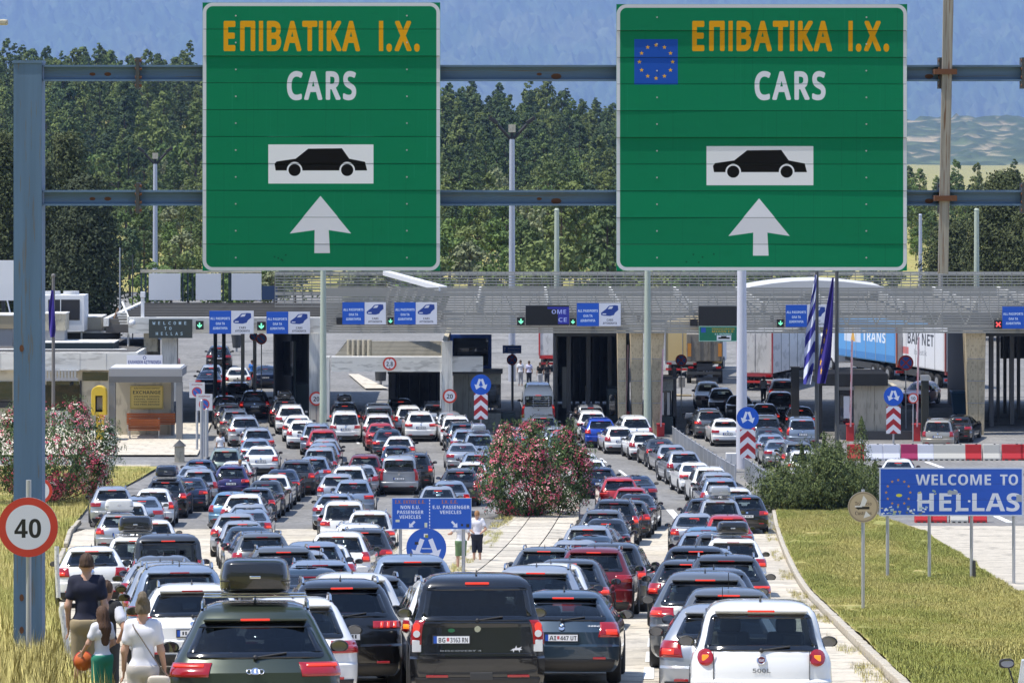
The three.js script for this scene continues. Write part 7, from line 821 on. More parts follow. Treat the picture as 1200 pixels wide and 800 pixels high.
// forest on the hillside
{
  const pines = [0, 1, 2, 3].map(i => ({ g: pineCrown([11, 12, 10, 12.5][i], [2.9, 2.4, 3.3, 2.1][i], 1400, 0.62, [0.18, 0.12, 0.25, 0.08][i]), t: trunkGeo(9, 0.2, 3) })), broad = [0, 1, 2].map(i => ({ g: leafCrown(7, [2.6, 3.0, 2.2][i], 1100, 0.5, 0.18), t: trunkGeo(5, 0.22, 5) }));
  const pm = [leafMat(0.075, 0.115, 0.03), leafMat(0.1, 0.14, 0.034), leafMat(0.055, 0.09, 0.03), leafMat(0.13, 0.165, 0.04)], bm = [leafMat(0.11, 0.17, 0.035), leafMat(0.16, 0.2, 0.055), leafMat(0.085, 0.14, 0.03), leafMat(0.19, 0.21, 0.10)];
  const spots = []; let n = 0;
  for (let d = D0 - 20; d < D1 + 60; d += 5.4) for (let x = -0.17 * d; x < 0.17 * d; x += 4.8) { const X = x + rr(-2.3, 2.3), dd = d + rr(-2.8, 2.8); if (fbm(X / 22 + 9, dd / 22, 3) < 0.33) continue; const px = 600 + X * F / dd; if (px < -40 || px > 1240) continue; const low = clamp((dd - D0) / (D1 - D0), 0, 1); spots.push([X, dd, rnd() < (low < 0.2 ? 0.6 : low < 0.45 ? 0.4 : 0.22) ? 'b' : 'p', rr(0.55, 0.95) + 0.45 * Math.pow(rnd(), 3)]); }
  // flat ground between the plaza and the hill: broad trees and tall shrubs
  for (let d = K(286); d < D0 - 20; d += 9) for (let x = -0.17 * d; x < 0.17 * d; x += 7) { const X = x + rr(-3.5, 3.5), dd = d + rr(-4, 4), px = 600 + X * F / dd; if (px < -40 || px > 1240) continue; if (fbm(X / 30 + 2, dd / 30, 3) < 0.3) continue; spots.push([X, dd, rnd() < 0.72 ? 'b' : 'p', rr(0.55, 1.0) * (px > 120 && px < 240 ? 0.8 : 1)]); }
  for (const s of spots) s[3] *= lerp(1, 0.62, smooth(850, 1060, 600 + s[0] * F / s[1]));
  spots.sort((a, b) => a[1] - b[1]);
  const inst = {}; let c1 = 0, c2 = 0;
  spots.forEach(([X, d, k, s], i) => {
    const P = new V3(X, landY(X, d) - 0.2, -d), lib = k === 'p' ? pines : broad, ms = k === 'p' ? pm : bm, v = Math.floor(rnd() * lib.length), mv = Math.floor(rnd() * ms.length);
    if (k === 'p' ? c1 < 150 : c2 < 130) { k === 'p' ? c1++ : c2++; const near = d < K(400); plantTree(k === 'p' ? 'pine_tree' : 'broadleaf_tree', k === 'p' ? (near ? 'dark pine rising among the broad trees behind the border post' : 'dark pine at the foot of the wooded hill') : (near ? ['mid green', 'pale green', 'deep green', 'silvery green'][mv] + ' bushy tree behind the border post' : ['mid green', 'pale green', 'deep green', 'silvery green'][mv] + ' round tree at the foot of the wooded hill'), 'tree', P, lib[v].g, ms[mv], lib[v].t, bark, s, near ? 'trees behind the border post' : 'trees at the foot of the hill'); }
    else { (inst[k + v] ??= []).push([P, s, mv]); }
  });
  const forest = new THREE.Group(); forest.name = 'hillside_forest'; forest.userData = { kind: 'stuff', label: 'dense pine forest covering the hillside', category: 'forest' }; scene.add(forest);
  const m4 = new THREE.Matrix4(), q = new THREE.Quaternion(), col = new THREE.Color();
  for (const [k, list] of Object.entries(inst)) { const lib = k[0] === 'p' ? pines : broad, g = lib[+k[1]]; for (const [nm, geo, base] of [['crowns', g.g, new THREE.MeshStandardMaterial({ roughness: 0.9 })], ['trunks', g.t, bark]]) { const im = new THREE.InstancedMesh(geo, base, list.length); im.name = (k[0] === 'p' ? 'pine_' : 'broadleaf_') + nm; im.userData.kind = 'stuff'; list.forEach(([P, s, mv], i) => { q.setFromAxisAngle(new V3(0, 1, 0), hash2(i, 7) * 6.28); m4.compose(P, q, new V3(s, s * (0.9 + 0.3 * hash2(i, 3)), s)); im.setMatrixAt(i, m4); if (nm === 'crowns') { const c = (k[0] === 'p' ? pm : bm)[mv].color; im.setColorAt(i, col.copy(c).multiplyScalar(0.8 + 0.5 * hash2(i, 11))); } }); im.castShadow = im.receiveShadow = true; forest.add(im); } }
  // the big dark pines behind the office and the conifer on the right
  const big = (x, yTop, yBase, d, wpx, lb, mat, n = 9000, kind = 'p') => { const h = (yBase - yTop) * d / F, R = wpx / 2 * d / F, P = new V3((x - 600) * d / F, EYE - (yBase - HZ) * d / F, -d); P.y = Math.min(P.y, groundY(d)); const hh = EYE - (yTop - HZ) * d / F - P.y; const T = thing('pine_tree', lb, 'tree', P); part('trunk', trunkGeo(hh * 0.9, 0.3, 0), bark, T); const it = []; for (let i = 0; i < n / 30; i++) { const t = rnd(), y = hh * lerp(0.12, 1, t), rad = R * Math.pow(Math.sin(Math.PI * clamp(0.18 + t * 0.82, 0, 1)), 0.75) * (0.45 + 0.55 * Math.sqrt(rnd())), a = rr(0, 6.283), c = new V3(Math.cos(a) * rad, y, Math.sin(a) * rad), r = rr(0.8, 1.6); for (let k = 0; k < 30; k++) { const dd = onBall(); dd.y *= 0.5; it.push({ p: c.clone().addScaledVector(dd, r * Math.cbrt(rnd())), n: dd.clone().add(new V3(c.x, 0.5, c.z).normalize().multiplyScalar(0.6)).normalize(), s: rr(0.2, 0.42), w: 0.15 }); } } part('crown', cloud(it), mat, T); return T; };
  const dk = leafMat(0.04, 0.055, 0.02, 0), dk2 = leafMat(0.06, 0.075, 0.02, 0);
  big(100, 212, 372, K(236), 70, 'big dark pine behind the roof cooling unit', dk, 26000); big(42, 190, 380, K(246), 80, 'big dark pine hidden behind the frame post', dk2, 20000); big(0, 160, 380, K(240), 70, 'tall dark pine at the end of the office roof', dk2, 20000); big(78, 160, 360, K(262), 60, 'slender dark pine behind the office, taller than its neighbour', dk2, 18000);
  big(1178, 205, 400, K(262), 95, 'spreading pine above the right end of the slatted canopy', dk2, 26000); big(1115, 262, 400, K(270), 60, 'smaller pine beside the brown wooden pole', dk2, 14000); big(1215, 240, 400, K(258), 80, 'broad pine at the far right beyond the canopy', dk2, 16000);
  for (const [x, y, w, d, lb] of [[950, 388, 60, 252, 'green hedge tree between the white and blue lorries'], [1000, 396, 56, 255, 'green hedge tree left of the blue lorry'], [845, 392, 40, 262, 'green hedge tree behind the dump truck'], [712, 388, 50, 266, 'green hedge tree behind the white lorries']]) { const dd = K(d), P = baseAt(x, dd), h = EYE - (y - HZ) * dd / F - P.y, T = thing('hedge_tree', lb, 'tree', P); part('trunk', trunkGeo(h * 0.6, 0.18, 5), barkGrey, T); part('crown', leafCrown(h, w / 2 * dd / F, 2600, 0.3, 0.0), bm[0], T); }
}
// flowering bushes
function oleander(name, label, x, yb, wpx, hTop, opts) {
  const p = onGround(x, yb), d = -p.z, R = wpx / 2 * d / F, h = EYE - (hTop - HZ) * d / F - p.y, T = thing(name, label, 'bush', p), lobes = [];
  for (let i = 0; i < opts.lobes; i++) { const a = i / opts.lobes * 6.283 + rr(-0.3, 0.3), r = R * rr(0.25, 0.66); lobes.push([new V3(Math.cos(a) * r, h * rr(0.3, 0.6), Math.sin(a) * r * 0.9), R * rr(0.34, 0.5), h * rr(0.3, 0.42)]); } for (let i = 0; i < 16; i++) { const d1 = onBall(), y = h * (0.5 + 0.4 * d1.y); if (y > 0.4) lobes.push([new V3(d1.x * R * 0.72, y, d1.z * R * 0.72), R * rr(0.12, 0.24), h * rr(0.1, 0.2)]); } lobes.push([new V3(0, h * 0.55, 0), R * 0.66, h * 0.45]);
  const surf = () => { for (;;) { const [c, r, v] = pick(lobes), dd = onBall(), q = new V3(c.x + dd.x * r, c.y + dd.y * v, c.z + dd.z * r); if (q.y < 0.12) continue; let inside = false; for (const [c2, r2, v2] of lobes) if (((q.x - c2.x) / r2) ** 2 + ((q.y - c2.y) / v2) ** 2 + ((q.z - c2.z) / r2) ** 2 < 0.8) { inside = true; break; } if (!inside) return [q, new V3(dd.x, dd.y * 0.8 + 0.2, dd.z).normalize()]; } };
  const stems = []; for (let i = 0; i < 18; i++) { const [q] = surf(); stems.push(plain(bar(new V3(rr(-.4, .4), 0, rr(-.4, .4)), q.clone().multiplyScalar(0.85), 0.025, 5))); } part('stems', stems, bark, T);
  const groups = opts.leaf.map(() => []), fl = opts.flower.map(() => []);
  for (let i = 0; i < opts.n; i++) { const [q, n] = surf(), dep = Math.pow(rnd(), 1.4) * 0.9; groups[i % groups.length].push({ p: q.clone().addScaledVector(n, -dep + rr(0, 0.08)), n, s: rr(0.15, 0.28), w: rr(0.045, 0.07), up: 1.2 }); }
  for (let i = 0; i < opts.tips; i++) { const [q, n] = surf(), tip = q.clone().addScaledVector(n, rr(0.05, opts.long ?? 0.3)); for (let k = 0; k < 9; k++) groups[k % groups.length].push({ p: tip.clone().add(onBall().multiplyScalar(0.09)), n, s: rr(0.1, 0.18), w: 0.035, up: 2 }); }
  groups.forEach((g, i) => { const o = part('foliage', cloud(g, 0.6), opts.leaf[i], T); });
  for (let i = 0; i < opts.heads; i++) { const [q, n] = surf(); let k; do { k = Math.floor(rnd() * fl.length); } while (opts.where && !opts.where(q, R, k) && rnd() < 0.9); const c = q.clone().addScaledVector(n, rr(0.0, 0.12)), m = 5 + Math.floor(rnd() * 9); for (let j = 0; j < m; j++) fl[k].push({ p: c.clone().add(onBall().multiplyScalar(0.12)), n, s: rr(0.06, 0.1), w: rr(0.05, 0.08) }); }
  fl.forEach((g, i) => { if (g.length) part('blossom', cloud(g, 0.8), opts.flower[i], T); });
  return T;
}
const ol = [leafMat(0.07, 0.12, 0.032, 0.3), leafMat(0.11, 0.16, 0.045, 0.3), leafMat(0.045, 0.085, 0.026, 0.25)], pinks = [leafMat(0.68, 0.13, 0.19, 0.25), leafMat(0.78, 0.32, 0.35, 0.25), leafMat(0.5, 0.05, 0.11, 0.25)];
oleander('oleander_bush', 'large pink flowering bush on the paved median', 627, 606, 148, 497, { lobes: 9, n: 21000, tips: 700, long: 0.45, heads: 900, leaf: ol, flower: pinks });
oleander('oleander_bush', 'pink and white flowering bush behind the frame post', 58, 592, 184, 474, { lobes: 9, n: 21000, tips: 700, long: 0.5, heads: 1400, leaf: ol, flower: [...pinks, leafMat(0.78, 0.76, 0.62, 0.25)], where: (q, R, k) => k === 3 ? (q.x > R * 0.35 || q.y > 3.4) : q.x < R * 0.75 });
oleander('green_shrub', 'dense green shrub at the end of the grass verge', 958, 599, 140, 530, { lobes: 10, n: 22000, tips: 1300, long: 0.75, heads: 0, leaf: [leafMat(0.09, 0.125, 0.035, 0.25), leafMat(0.14, 0.17, 0.045, 0.25), leafMat(0.06, 0.085, 0.025, 0.2)], flower: pinks });
{ // spiky young conifers rising out of the shrub
  for (const [x, yt, yb, w, lb] of [[940, 520, 600, 30, 'conifer spire at the fence end of the green shrub'], [1010, 488, 596, 52, 'young conifer spire rising at the right of the green shrub'], [985, 518, 598, 44, 'short conifer spire in the middle of the green shrub'], [966, 505, 598, 26, 'thin conifer spire in the green shrub near the flagpoles'], [1026, 540, 598, 40, 'low conifer spire touching the welcome sign']]) { const p = onGround(x, yb), d = -p.z, h = (yb - yt) * d / F, T = thing('young_conifer', lb, 'tree', p); part('trunk', cyl(0.06, 0.02, h, 0, 0, 0, 6), bark, T); const it = []; for (let i = 0; i < 2600; i++) { const t = Math.pow(rnd(), 1.3), a = Math.floor(rr(0, 14)) * 0.449 + Math.floor(t * 12) * 1.1 + rr(-.25, .25), r = w / 2 * d / F * Math.pow(1 - t, 0.8) * Math.sqrt(rnd()); it.push({ p: new V3(Math.cos(a) * r, h * t + r * 0.25, Math.sin(a) * r), n: new V3(Math.cos(a), 0.6, Math.sin(a)).normalize(), s: rr(0.08, 0.15), w: 0.04, up: 1 }); } part('crown', cloud(it), leafMat(0.1, 0.135, 0.038, 0.2), T); }
}
// grass
{
  const blade = (n, spread, hgt, wd) => { const P = [], N = [], ix = []; for (let i = 0; i < n; i++) { const a = rr(0, 6.28), r = spread * Math.sqrt(rnd()), x = Math.cos(a) * r, z = Math.sin(a) * r, h = hgt * rr(0.5, 1.1), ln = rr(0.1, 0.55) * h, b = rr(0, 6.28), k = P.length / 3, ca = Math.cos(b), sa = Math.sin(b), w = wd; P.push(x - sa * w, 0, z + ca * w, x + sa * w, 0, z - ca * w, x + ca * ln * 0.35 - sa * w * 0.7, h * 0.6, z + sa * ln * 0.35 + ca * w * 0.7, x + ca * ln * 0.35 + sa * w * 0.7, h * 0.6, z + sa * ln * 0.35 - ca * w * 0.7, x + ca * ln, h, z + sa * ln); for (let q = 0; q < 5; q++) N.push(ca * 0.3, 0.9, sa * 0.3); ix.push(k, k + 1, k + 2, k + 1, k + 3, k + 2, k + 2, k + 3, k + 4); } const g = new THREE.BufferGeometry(); g.setAttribute('position', new THREE.Float32BufferAttribute(P, 3)); g.setAttribute('normal', new THREE.Float32BufferAttribute(N, 3)); g.setIndex(ix); return g; };
  const gm = new THREE.MeshStandardMaterial({ roughness: 0.9 }), m4 = new THREE.Matrix4(), q = new THREE.Quaternion(), col = new THREE.Color();
  function field(name, label, geo, list) { const im = new THREE.InstancedMesh(geo, gm, list.length); im.name = name; im.userData = { kind: 'stuff', label, category: 'grass' }; list.forEach(([x, y, d, s, c], i) => { q.setFromAxisAngle(new V3(0, 1, 0), rnd() * 6.28); m4.compose(new V3(x, y, -d), q, new V3(s, s * rr(0.8, 1.2), s)); im.setMatrixAt(i, m4); im.setColorAt(i, col.setRGB(...c)); }); im.receiveShadow = true; im.castShadow = true; scene.add(im); }
  const tone = (x, d, dryBias) => { const dry = clamp((0.15 + 0.6 * smooth(0.34, 0.66, fbm(x / 2.2 + 40, d / 9, 4))) + dryBias + rr(-0.25, 0.25), 0, 1), k = rr(0.8, 1.2); return [lerp(0.29, 0.53, dry) * k, lerp(0.33, 0.47, dry) * k, lerp(0.085, 0.18, dry) * k]; };
  const R = []; const rEdge = sc([[16, 9], [40, 10.5], [60, 11.7], [89, 14], [111, 15.8], [131, 16.7], [150, 15.0]]);
  for (let i = 0; i < 150000; i++) { const d = 38 + 145 * Math.pow(rnd(), 0.8), a = edgeX(kerbLine, d) + 0.2, b = Math.min(edgeX(rEdge, d) - 0.05, 620 * d / F), x = rr(a, Math.max(a, b)); if (b <= a || d > 149 * KS) continue; const g0 = fbm(x / 1.2 + 7, d / 3.4, 3); if (g0 < 0.24) continue; R.push([x, groundY(d) + 0.1 + 0.12 * fbm(x / 2, d / 3, 3), d, rr(0.45, 1.0) * lerp(0.6, 1.25, smooth(0.35, 0.7, g0)), tone(x, d, 0.0)]); }
  field('verge_grass', 'short dry grass covering the verge on the right', blade(8, 0.09, 0.11, 0.005), R);
  const L = []; for (let i = 0; i < 42000; i++) { const d = 40 + 165 * rnd(), a = edgeX(leftEdge, d) - 0.25, x = a - 14 * Math.pow(rnd(), 1.4), px = 600 + x * F / d; if (px < -30 || d > 171 * KS) continue; if (fbm(x / 2 + 31, d / 3, 3) < 0.28) continue; L.push([x, groundY(d) + (d > 134 * KS ? 0.06 : -0.05 + bankH(x, d)), d, rr(0.6, 1.25) * (d < 80 ? 1.2 : 0.7), tone(x, d, 0.25)]); }
  field('roadside_grass', 'tall dry grass along the left roadside', blade(8, 0.14, 0.42, 0.006), L);
  const N = []; for (let i = 0; i < 3200; i++) { const d = rr(40, 52), x = (rr(-30, 62) - 600) * d / F; N.push([x, groundY(d) - 0.05 + bankH(x, d), d, rr(0.8, 1.5), tone(x, d, 0.4)]); }
  field('foreground_grass', 'high straw-coloured grass at the foot of the frame post', blade(7, 0.12, 0.55, 0.005), N);
  const S = []; for (let i = 0; i < 1500; i++) { const d = rr(40, 175), x = edgeX(kerbLine, d) + rr(-0.45, 0.1); if (fbm(x, d / 5, 3) < 0.46) continue; S.push([x, groundY(d), d, rr(0.4, 0.9), tone(x, d, 0.7)]); } field('kerb_weeds', 'dry weeds growing along the kerb', blade(7, 0.1, 0.16, 0.005), S);
  const W = []; for (let i = 0; i < 2000; i++) { const d = rr(100 * KS, 150 * KS), x = onGround(572, 640).x + rr(-0.5, 0.3) + (d - dist(640)) * 0.035; if (fbm(x * 2, d / 4, 3) < 0.5) continue; W.push([x, groundY(d) + 0.1, d, rr(0.4, 0.8), tone(x, d, 0.3)]); } field('median_weeds', 'weeds growing along the edge of the paved median', blade(7, 0.1, 0.18, 0.005), W);
}
// ------------------------------------------------------------------ people
function netSurface(f, lo, hi, c) { // surface nets over a box
  const nx = Math.ceil((hi.x - lo.x) / c) + 1, ny = Math.ceil((hi.y - lo.y) / c) + 1, nz = Math.ceil((hi.z - lo.z) / c) + 1, v = new Float32Array(nx * ny * nz), id = new Int32Array(nx * ny * nz).fill(-1), I = (i, j, k) => (k * ny + j) * nx + i, P = [], ix = [];
  for (let k = 0; k < nz; k++) for (let j = 0; j < ny; j++) for (let i = 0; i < nx; i++) v[I(i, j, k)] = f(lo.x + i * c, lo.y + j * c, lo.z + k * c);
  const E = [[0, 1], [0, 2], [0, 4], [1, 3], [1, 5], [2, 3], [2, 6], [3, 7], [4, 5], [4, 6], [5, 7], [6, 7]];
  for (let k = 0; k < nz - 1; k++) for (let j = 0; j < ny - 1; j++) for (let i = 0; i < nx - 1; i++) { const w = []; let m = 0; for (let q = 0; q < 8; q++) { const a = v[I(i + (q & 1), j + (q >> 1 & 1), k + (q >> 2))]; w.push(a); if (a < 0) m |= 1 << q; } if (m === 0 || m === 255) continue; let sx = 0, sy = 0, sz = 0, n = 0; for (const [a, b] of E) if ((w[a] < 0) !== (w[b] < 0)) { const t = w[a] / (w[a] - w[b]); sx += lerp(a & 1, b & 1, t); sy += lerp(a >> 1 & 1, b >> 1 & 1, t); sz += lerp(a >> 2, b >> 2, t); n++; } id[I(i, j, k)] = P.length / 3; P.push(lo.x + (i + sx / n) * c, lo.y + (j + sy / n) * c, lo.z + (k + sz / n) * c); }
  for (let k = 1; k < nz - 1; k++) for (let j = 1; j < ny - 1; j++) for (let i = 1; i < nx - 1; i++) { const s = v[I(i, j, k)] < 0; const quad = (a, b, d, e, flip) => { if (a < 0 || b < 0 || d < 0 || e < 0) return; flip ? ix.push(a, d, b, a, e, d) : ix.push(a, b, d, a, d, e); }; if (s !== v[I(i + 1, j, k)] < 0) quad(id[I(i, j - 1, k - 1)], id[I(i, j, k - 1)], id[I(i, j, k)], id[I(i, j - 1, k)], !s); if (s !== v[I(i, j + 1, k)] < 0) quad(id[I(i - 1, j, k - 1)], id[I(i - 1, j, k)], id[I(i, j, k)], id[I(i, j, k - 1)], !s); if (s !== v[I(i, j, k + 1)] < 0) quad(id[I(i - 1, j - 1, k)], id[I(i, j - 1, k)], id[I(i, j, k)], id[I(i - 1, j, k)], !s); }
  const g = new THREE.BufferGeometry(); g.setAttribute('position', new THREE.Float32BufferAttribute(P, 3)); g.setIndex(ix); g.computeVertexNormals(); return g;
}
const smin = (a, b, k) => { const h = Math.max(k - Math.abs(a - b), 0) / k; return Math.min(a, b) - h * h * k * 0.25; };
function capD(x, y, z, b) { const [A, B, ra, rb2, fx] = b, ax = x - A[0], ay = y - A[1], az = z - A[2], bx_ = B[0] - A[0], by = B[1] - A[1], bz = B[2] - A[2]; let t = (ax * bx_ + ay * by + az * bz) / (bx_ * bx_ + by * by + bz * bz + 1e-9); t = t < 0 ? 0 : t > 1 ? 1 : t; const dx = (ax - bx_ * t) / (fx || 1), dy = ay - by * t, dz = az - bz * t; return Math.sqrt(dx * dx + dy * dy + dz * dz) - (ra + (rb2 - ra) * t); }
const field = (bones, k, grow = 0) => (x, y, z) => { let d = 9; for (const b of bones) d = smin(d, capD(x, y, z, b) - grow, k); return d; };
function bounds(bones, m = 0.06) { const lo = new V3(9, 9, 9), hi = new V3(-9, -9, -9); for (const [A, B, a, b, fx] of bones) for (const [p, r] of [[A, a], [B, b]]) { const q = new V3(...p), e = new V3(r * (fx || 1) + m, r + m, r + m); lo.min(q.clone().sub(e)); hi.max(q.clone().add(e)); } return [lo, hi]; }
const skin = std(lin(0.5, 0.29, 0.2), 0.6), skinTan = std(lin(0.42, 0.22, 0.14), 0.6);
// person facing away (-z). s: build options
function makePerson(name, label, pos, o) {
  const T = thing(name, label, 'person', pos, o.group), h = 1, c = o.cell ?? 0.016, w = (o.w ?? 1) * 0.94;
  const sh = 0.165 * w, hipx = 0.09, A = o.arms || {};
  const L = A.l || [[-0.22, 1.13, 0.02], [-0.24, 0.88, -0.03]], R = A.r || [[0.22, 1.13, 0.02], [0.24, 0.88, -0.03]];
  const shL = [-sh, 1.41, 0], shR = [sh, 1.41, 0], legs = o.legs || [[[-0.1, 0.49, -0.01], [-0.11, 0.09, 0.03]], [[0.1, 0.49, -0.01], [0.11, 0.09, 0.03]]];
  const torso = [[[-0.08 * w, 1.33, 0], [0.08 * w, 1.33, 0], 0.115, 0.115, 1], [[0, 1.3, 0], [0, 1.12, 0], 0.118 * w, 0.108 * w, 1.18], [[0, 1.12, 0], [0, 0.94, 0.01], 0.106 * w, 0.12 * w, 1.2], [[-0.05, 0.92, 0.015], [0.05, 0.92, 0.015], 0.125 * w, 0.125 * w, 1.1], [shL, [-0.06, 1.42, 0], 0.062, 0.07, 1], [shR, [0.06, 1.42, 0], 0.062, 0.07, 1]];
  const armB = (S, [e, hd]) => [[S, e, 0.052, 0.043], [e, hd, 0.042, 0.029]], armsB = [...armB(shL, L), ...armB(shR, R)];
  const legB = legs.flatMap(([k, a], i) => { const x = i ? hipx : -hipx; return [[[x, 0.9, 0.01], k, 0.088, 0.062], [k, a, 0.06, 0.042]]; }), feet = legs.map(([, a]) => [[a[0], 0.045, a[2]], [a[0] * 1.15, 0.035, a[2] - 0.17], 0.042, 0.034, 1.1]);
  const hy = 1.6, hz = -0.015, ht = o.turn || 0, neck = [[[0, 1.42, 0.01], [0, 1.54, 0], 0.055, 0.053]], head = [[[0, hy + 0.03, hz + 0.01], [0, hy + 0.02, hz], 0.098, 0.098, 0.86], [[0, hy - 0.06, hz - 0.035], [0, hy - 0.02, hz - 0.02], 0.062, 0.075, 0.9]];
  const nose = [[[Math.sin(ht) * 0.1, hy - 0.005, hz - Math.cos(ht) * 0.1], [Math.sin(ht) * 0.112, hy - 0.03, hz - Math.cos(ht) * 0.112], 0.012, 0.016]], ears = [[[-0.087, hy + 0.01, hz], [-0.092, hy - 0.03, hz + 0.005], 0.017, 0.012, 0.6], [[0.087, hy + 0.01, hz], [0.092, hy - 0.03, hz + 0.005], 0.017, 0.012, 0.6]];
  const all = [...torso, ...armsB, ...legB, ...feet, ...neck, ...head, ...nose, ...ears];
  const bodyG = [netSurface(field(all, 0.035), ...bounds(all), c)];
  if (o.hands) for (const [e, hd] of [L, R]) { const dir = new V3(...hd).sub(new V3(...e)).normalize(), side = new V3(0, 0, 1).addScaledVector(dir, -dir.z).normalize(), nrm = new V3().crossVectors(dir, side), H = new V3(...hd), hb = []; const pt = (a, b, n = 0) => H.clone().addScaledVector(dir, a).addScaledVector(side, b).addScaledVector(nrm, n).toArray(); for (const b of [-0.026, -0.009, 0.009, 0.026]) hb.push([pt(0.0, b * 0.6), pt(0.08, b), 0.016, 0.012]); [[-0.03, 0.055], [-0.01, 0.07], [0.011, 0.075], [0.031, 0.066]].forEach(([b, l]) => { const cu = e[0] < 0 ? 1 : -1; hb.push([pt(0.08, b), pt(0.08 + l * 0.55, b * 1.1, 0.012 * cu), 0.0095, 0.0085], [pt(0.08 + l * 0.55, b * 1.1, 0.012 * cu), pt(0.08 + l, b * 1.05, 0.034 * cu), 0.0085, 0.007]); }); hb.push([pt(0.015, -0.022), pt(0.05, -0.052), 0.013, 0.0105], [pt(0.05, -0.052), pt(0.085, -0.058), 0.0105, 0.008]); bodyG.push(netSurface(field(hb, 0.006), ...bounds(hb, 0.02), 0.0055)); }
  part('body', bodyG.map(plain), o.skin || skin, T);
  // clothes: grown copies of what they cover, cut at their hems
  const cut = (f, fn) => (x, y, z) => Math.max(f(x, y, z), fn(x, y, z));
  const sl = o.sleeve ?? 0.55, sleeveB = [[shL, shL.map((v, i) => lerp(v, L[0][i], sl)), 0.06, 0.058], [shR, shR.map((v, i) => lerp(v, R[0][i], sl)), 0.06, 0.058]], shirtB = [...torso, ...sleeveB];
  const cloth = (col, r = 0.85) => std(col, r); const hem = o.hem ?? 0.88;
  part('shirt', netSurface(cut(field(shirtB, 0.03, 0.014), (x, y, z) => Math.max(hem + 0.012 * Math.sin(x * 40) - y, y > 1.42 ? 0.072 - Math.hypot(x, z - 0.005) : -1)), ...bounds(shirtB), c), cloth(o.top), T);
  if (o.sleeveCol) part('sleeve', netSurface(field(sleeveB, 0.03, 0.019), ...bounds(sleeveB), c), cloth(o.sleeveCol), T);
  const hipB = torso.slice(2, 4), lg = o.legEnd ?? 0.5, pantB = [...hipB, ...legB];
  part(lg > 0.3 ? 'shorts' : 'trousers', netSurface(cut(field(pantB, 0.03, 0.016 + (lg > 0.3 ? 0.012 : 0.004)), (x, y, z) => Math.max(lg - y, y - (hem + 0.1))), ...bounds(pantB), c), cloth(o.bottom), T);
  if (o.shoes) for (const f of feet) { const fb = [f, [[f[0][0], 0.07, f[0][2]], [f[0][0], 0.05, f[0][2]], 0.045, 0.045]]; part('shoe', netSurface(cut(field(fb, 0.03, 0.008), (x, y) => y - 0.095), ...bounds(fb), c), cloth(o.shoes), T); }
  // hair
  const hb = [[[0, hy + 0.045, hz + 0.02], [0, hy + 0.01, hz + 0.03], 0.1, 0.1, 0.88]]; if (o.hair === 'bun') hb.push([[0, hy + 0.155, hz + 0.075], [0, hy + 0.13, hz + 0.085], 0.05, 0.058]); if (o.hair === 'long') hb.push([[0, hy, hz + 0.04], [0, hy - 0.2, hz + 0.08], 0.1, 0.11, 1.0], [[0, hy - 0.2, hz + 0.08], [0, hy - 0.42, hz + 0.1], 0.11, 0.06, 1.1]);
  const cutHair = o.hair === 'long' ? () => -1 : (x, y, z) => (hy - (o.hair === 'bun' ? 0.05 : 0.012) - y) * 0.9 + Math.max(0, hz - 0.01 - z) * 1.4;
  part('hair', netSurface(cut((x, y, z) => field(hb, 0.03, 0.006)(x, y, z) + 0.007 * Math.sin(x * 150 + y * 20) * Math.sin(z * 90 + y * 60), cutHair), ...bounds(hb), Math.min(c, 0.011)), std(o.hairCol || lin(0.06, 0.035, 0.02), 0.75), T);
  { const k = (o.height ?? 1.75) / 1.73; T.scale.set(k * 0.92, k, k * 0.95); } if (o.face !== undefined) T.rotation.y = o.face; return T;
}
const stand = (x, d, lift = 0) => new V3((x - 600) * d / F, groundY(d) + lift, -d);
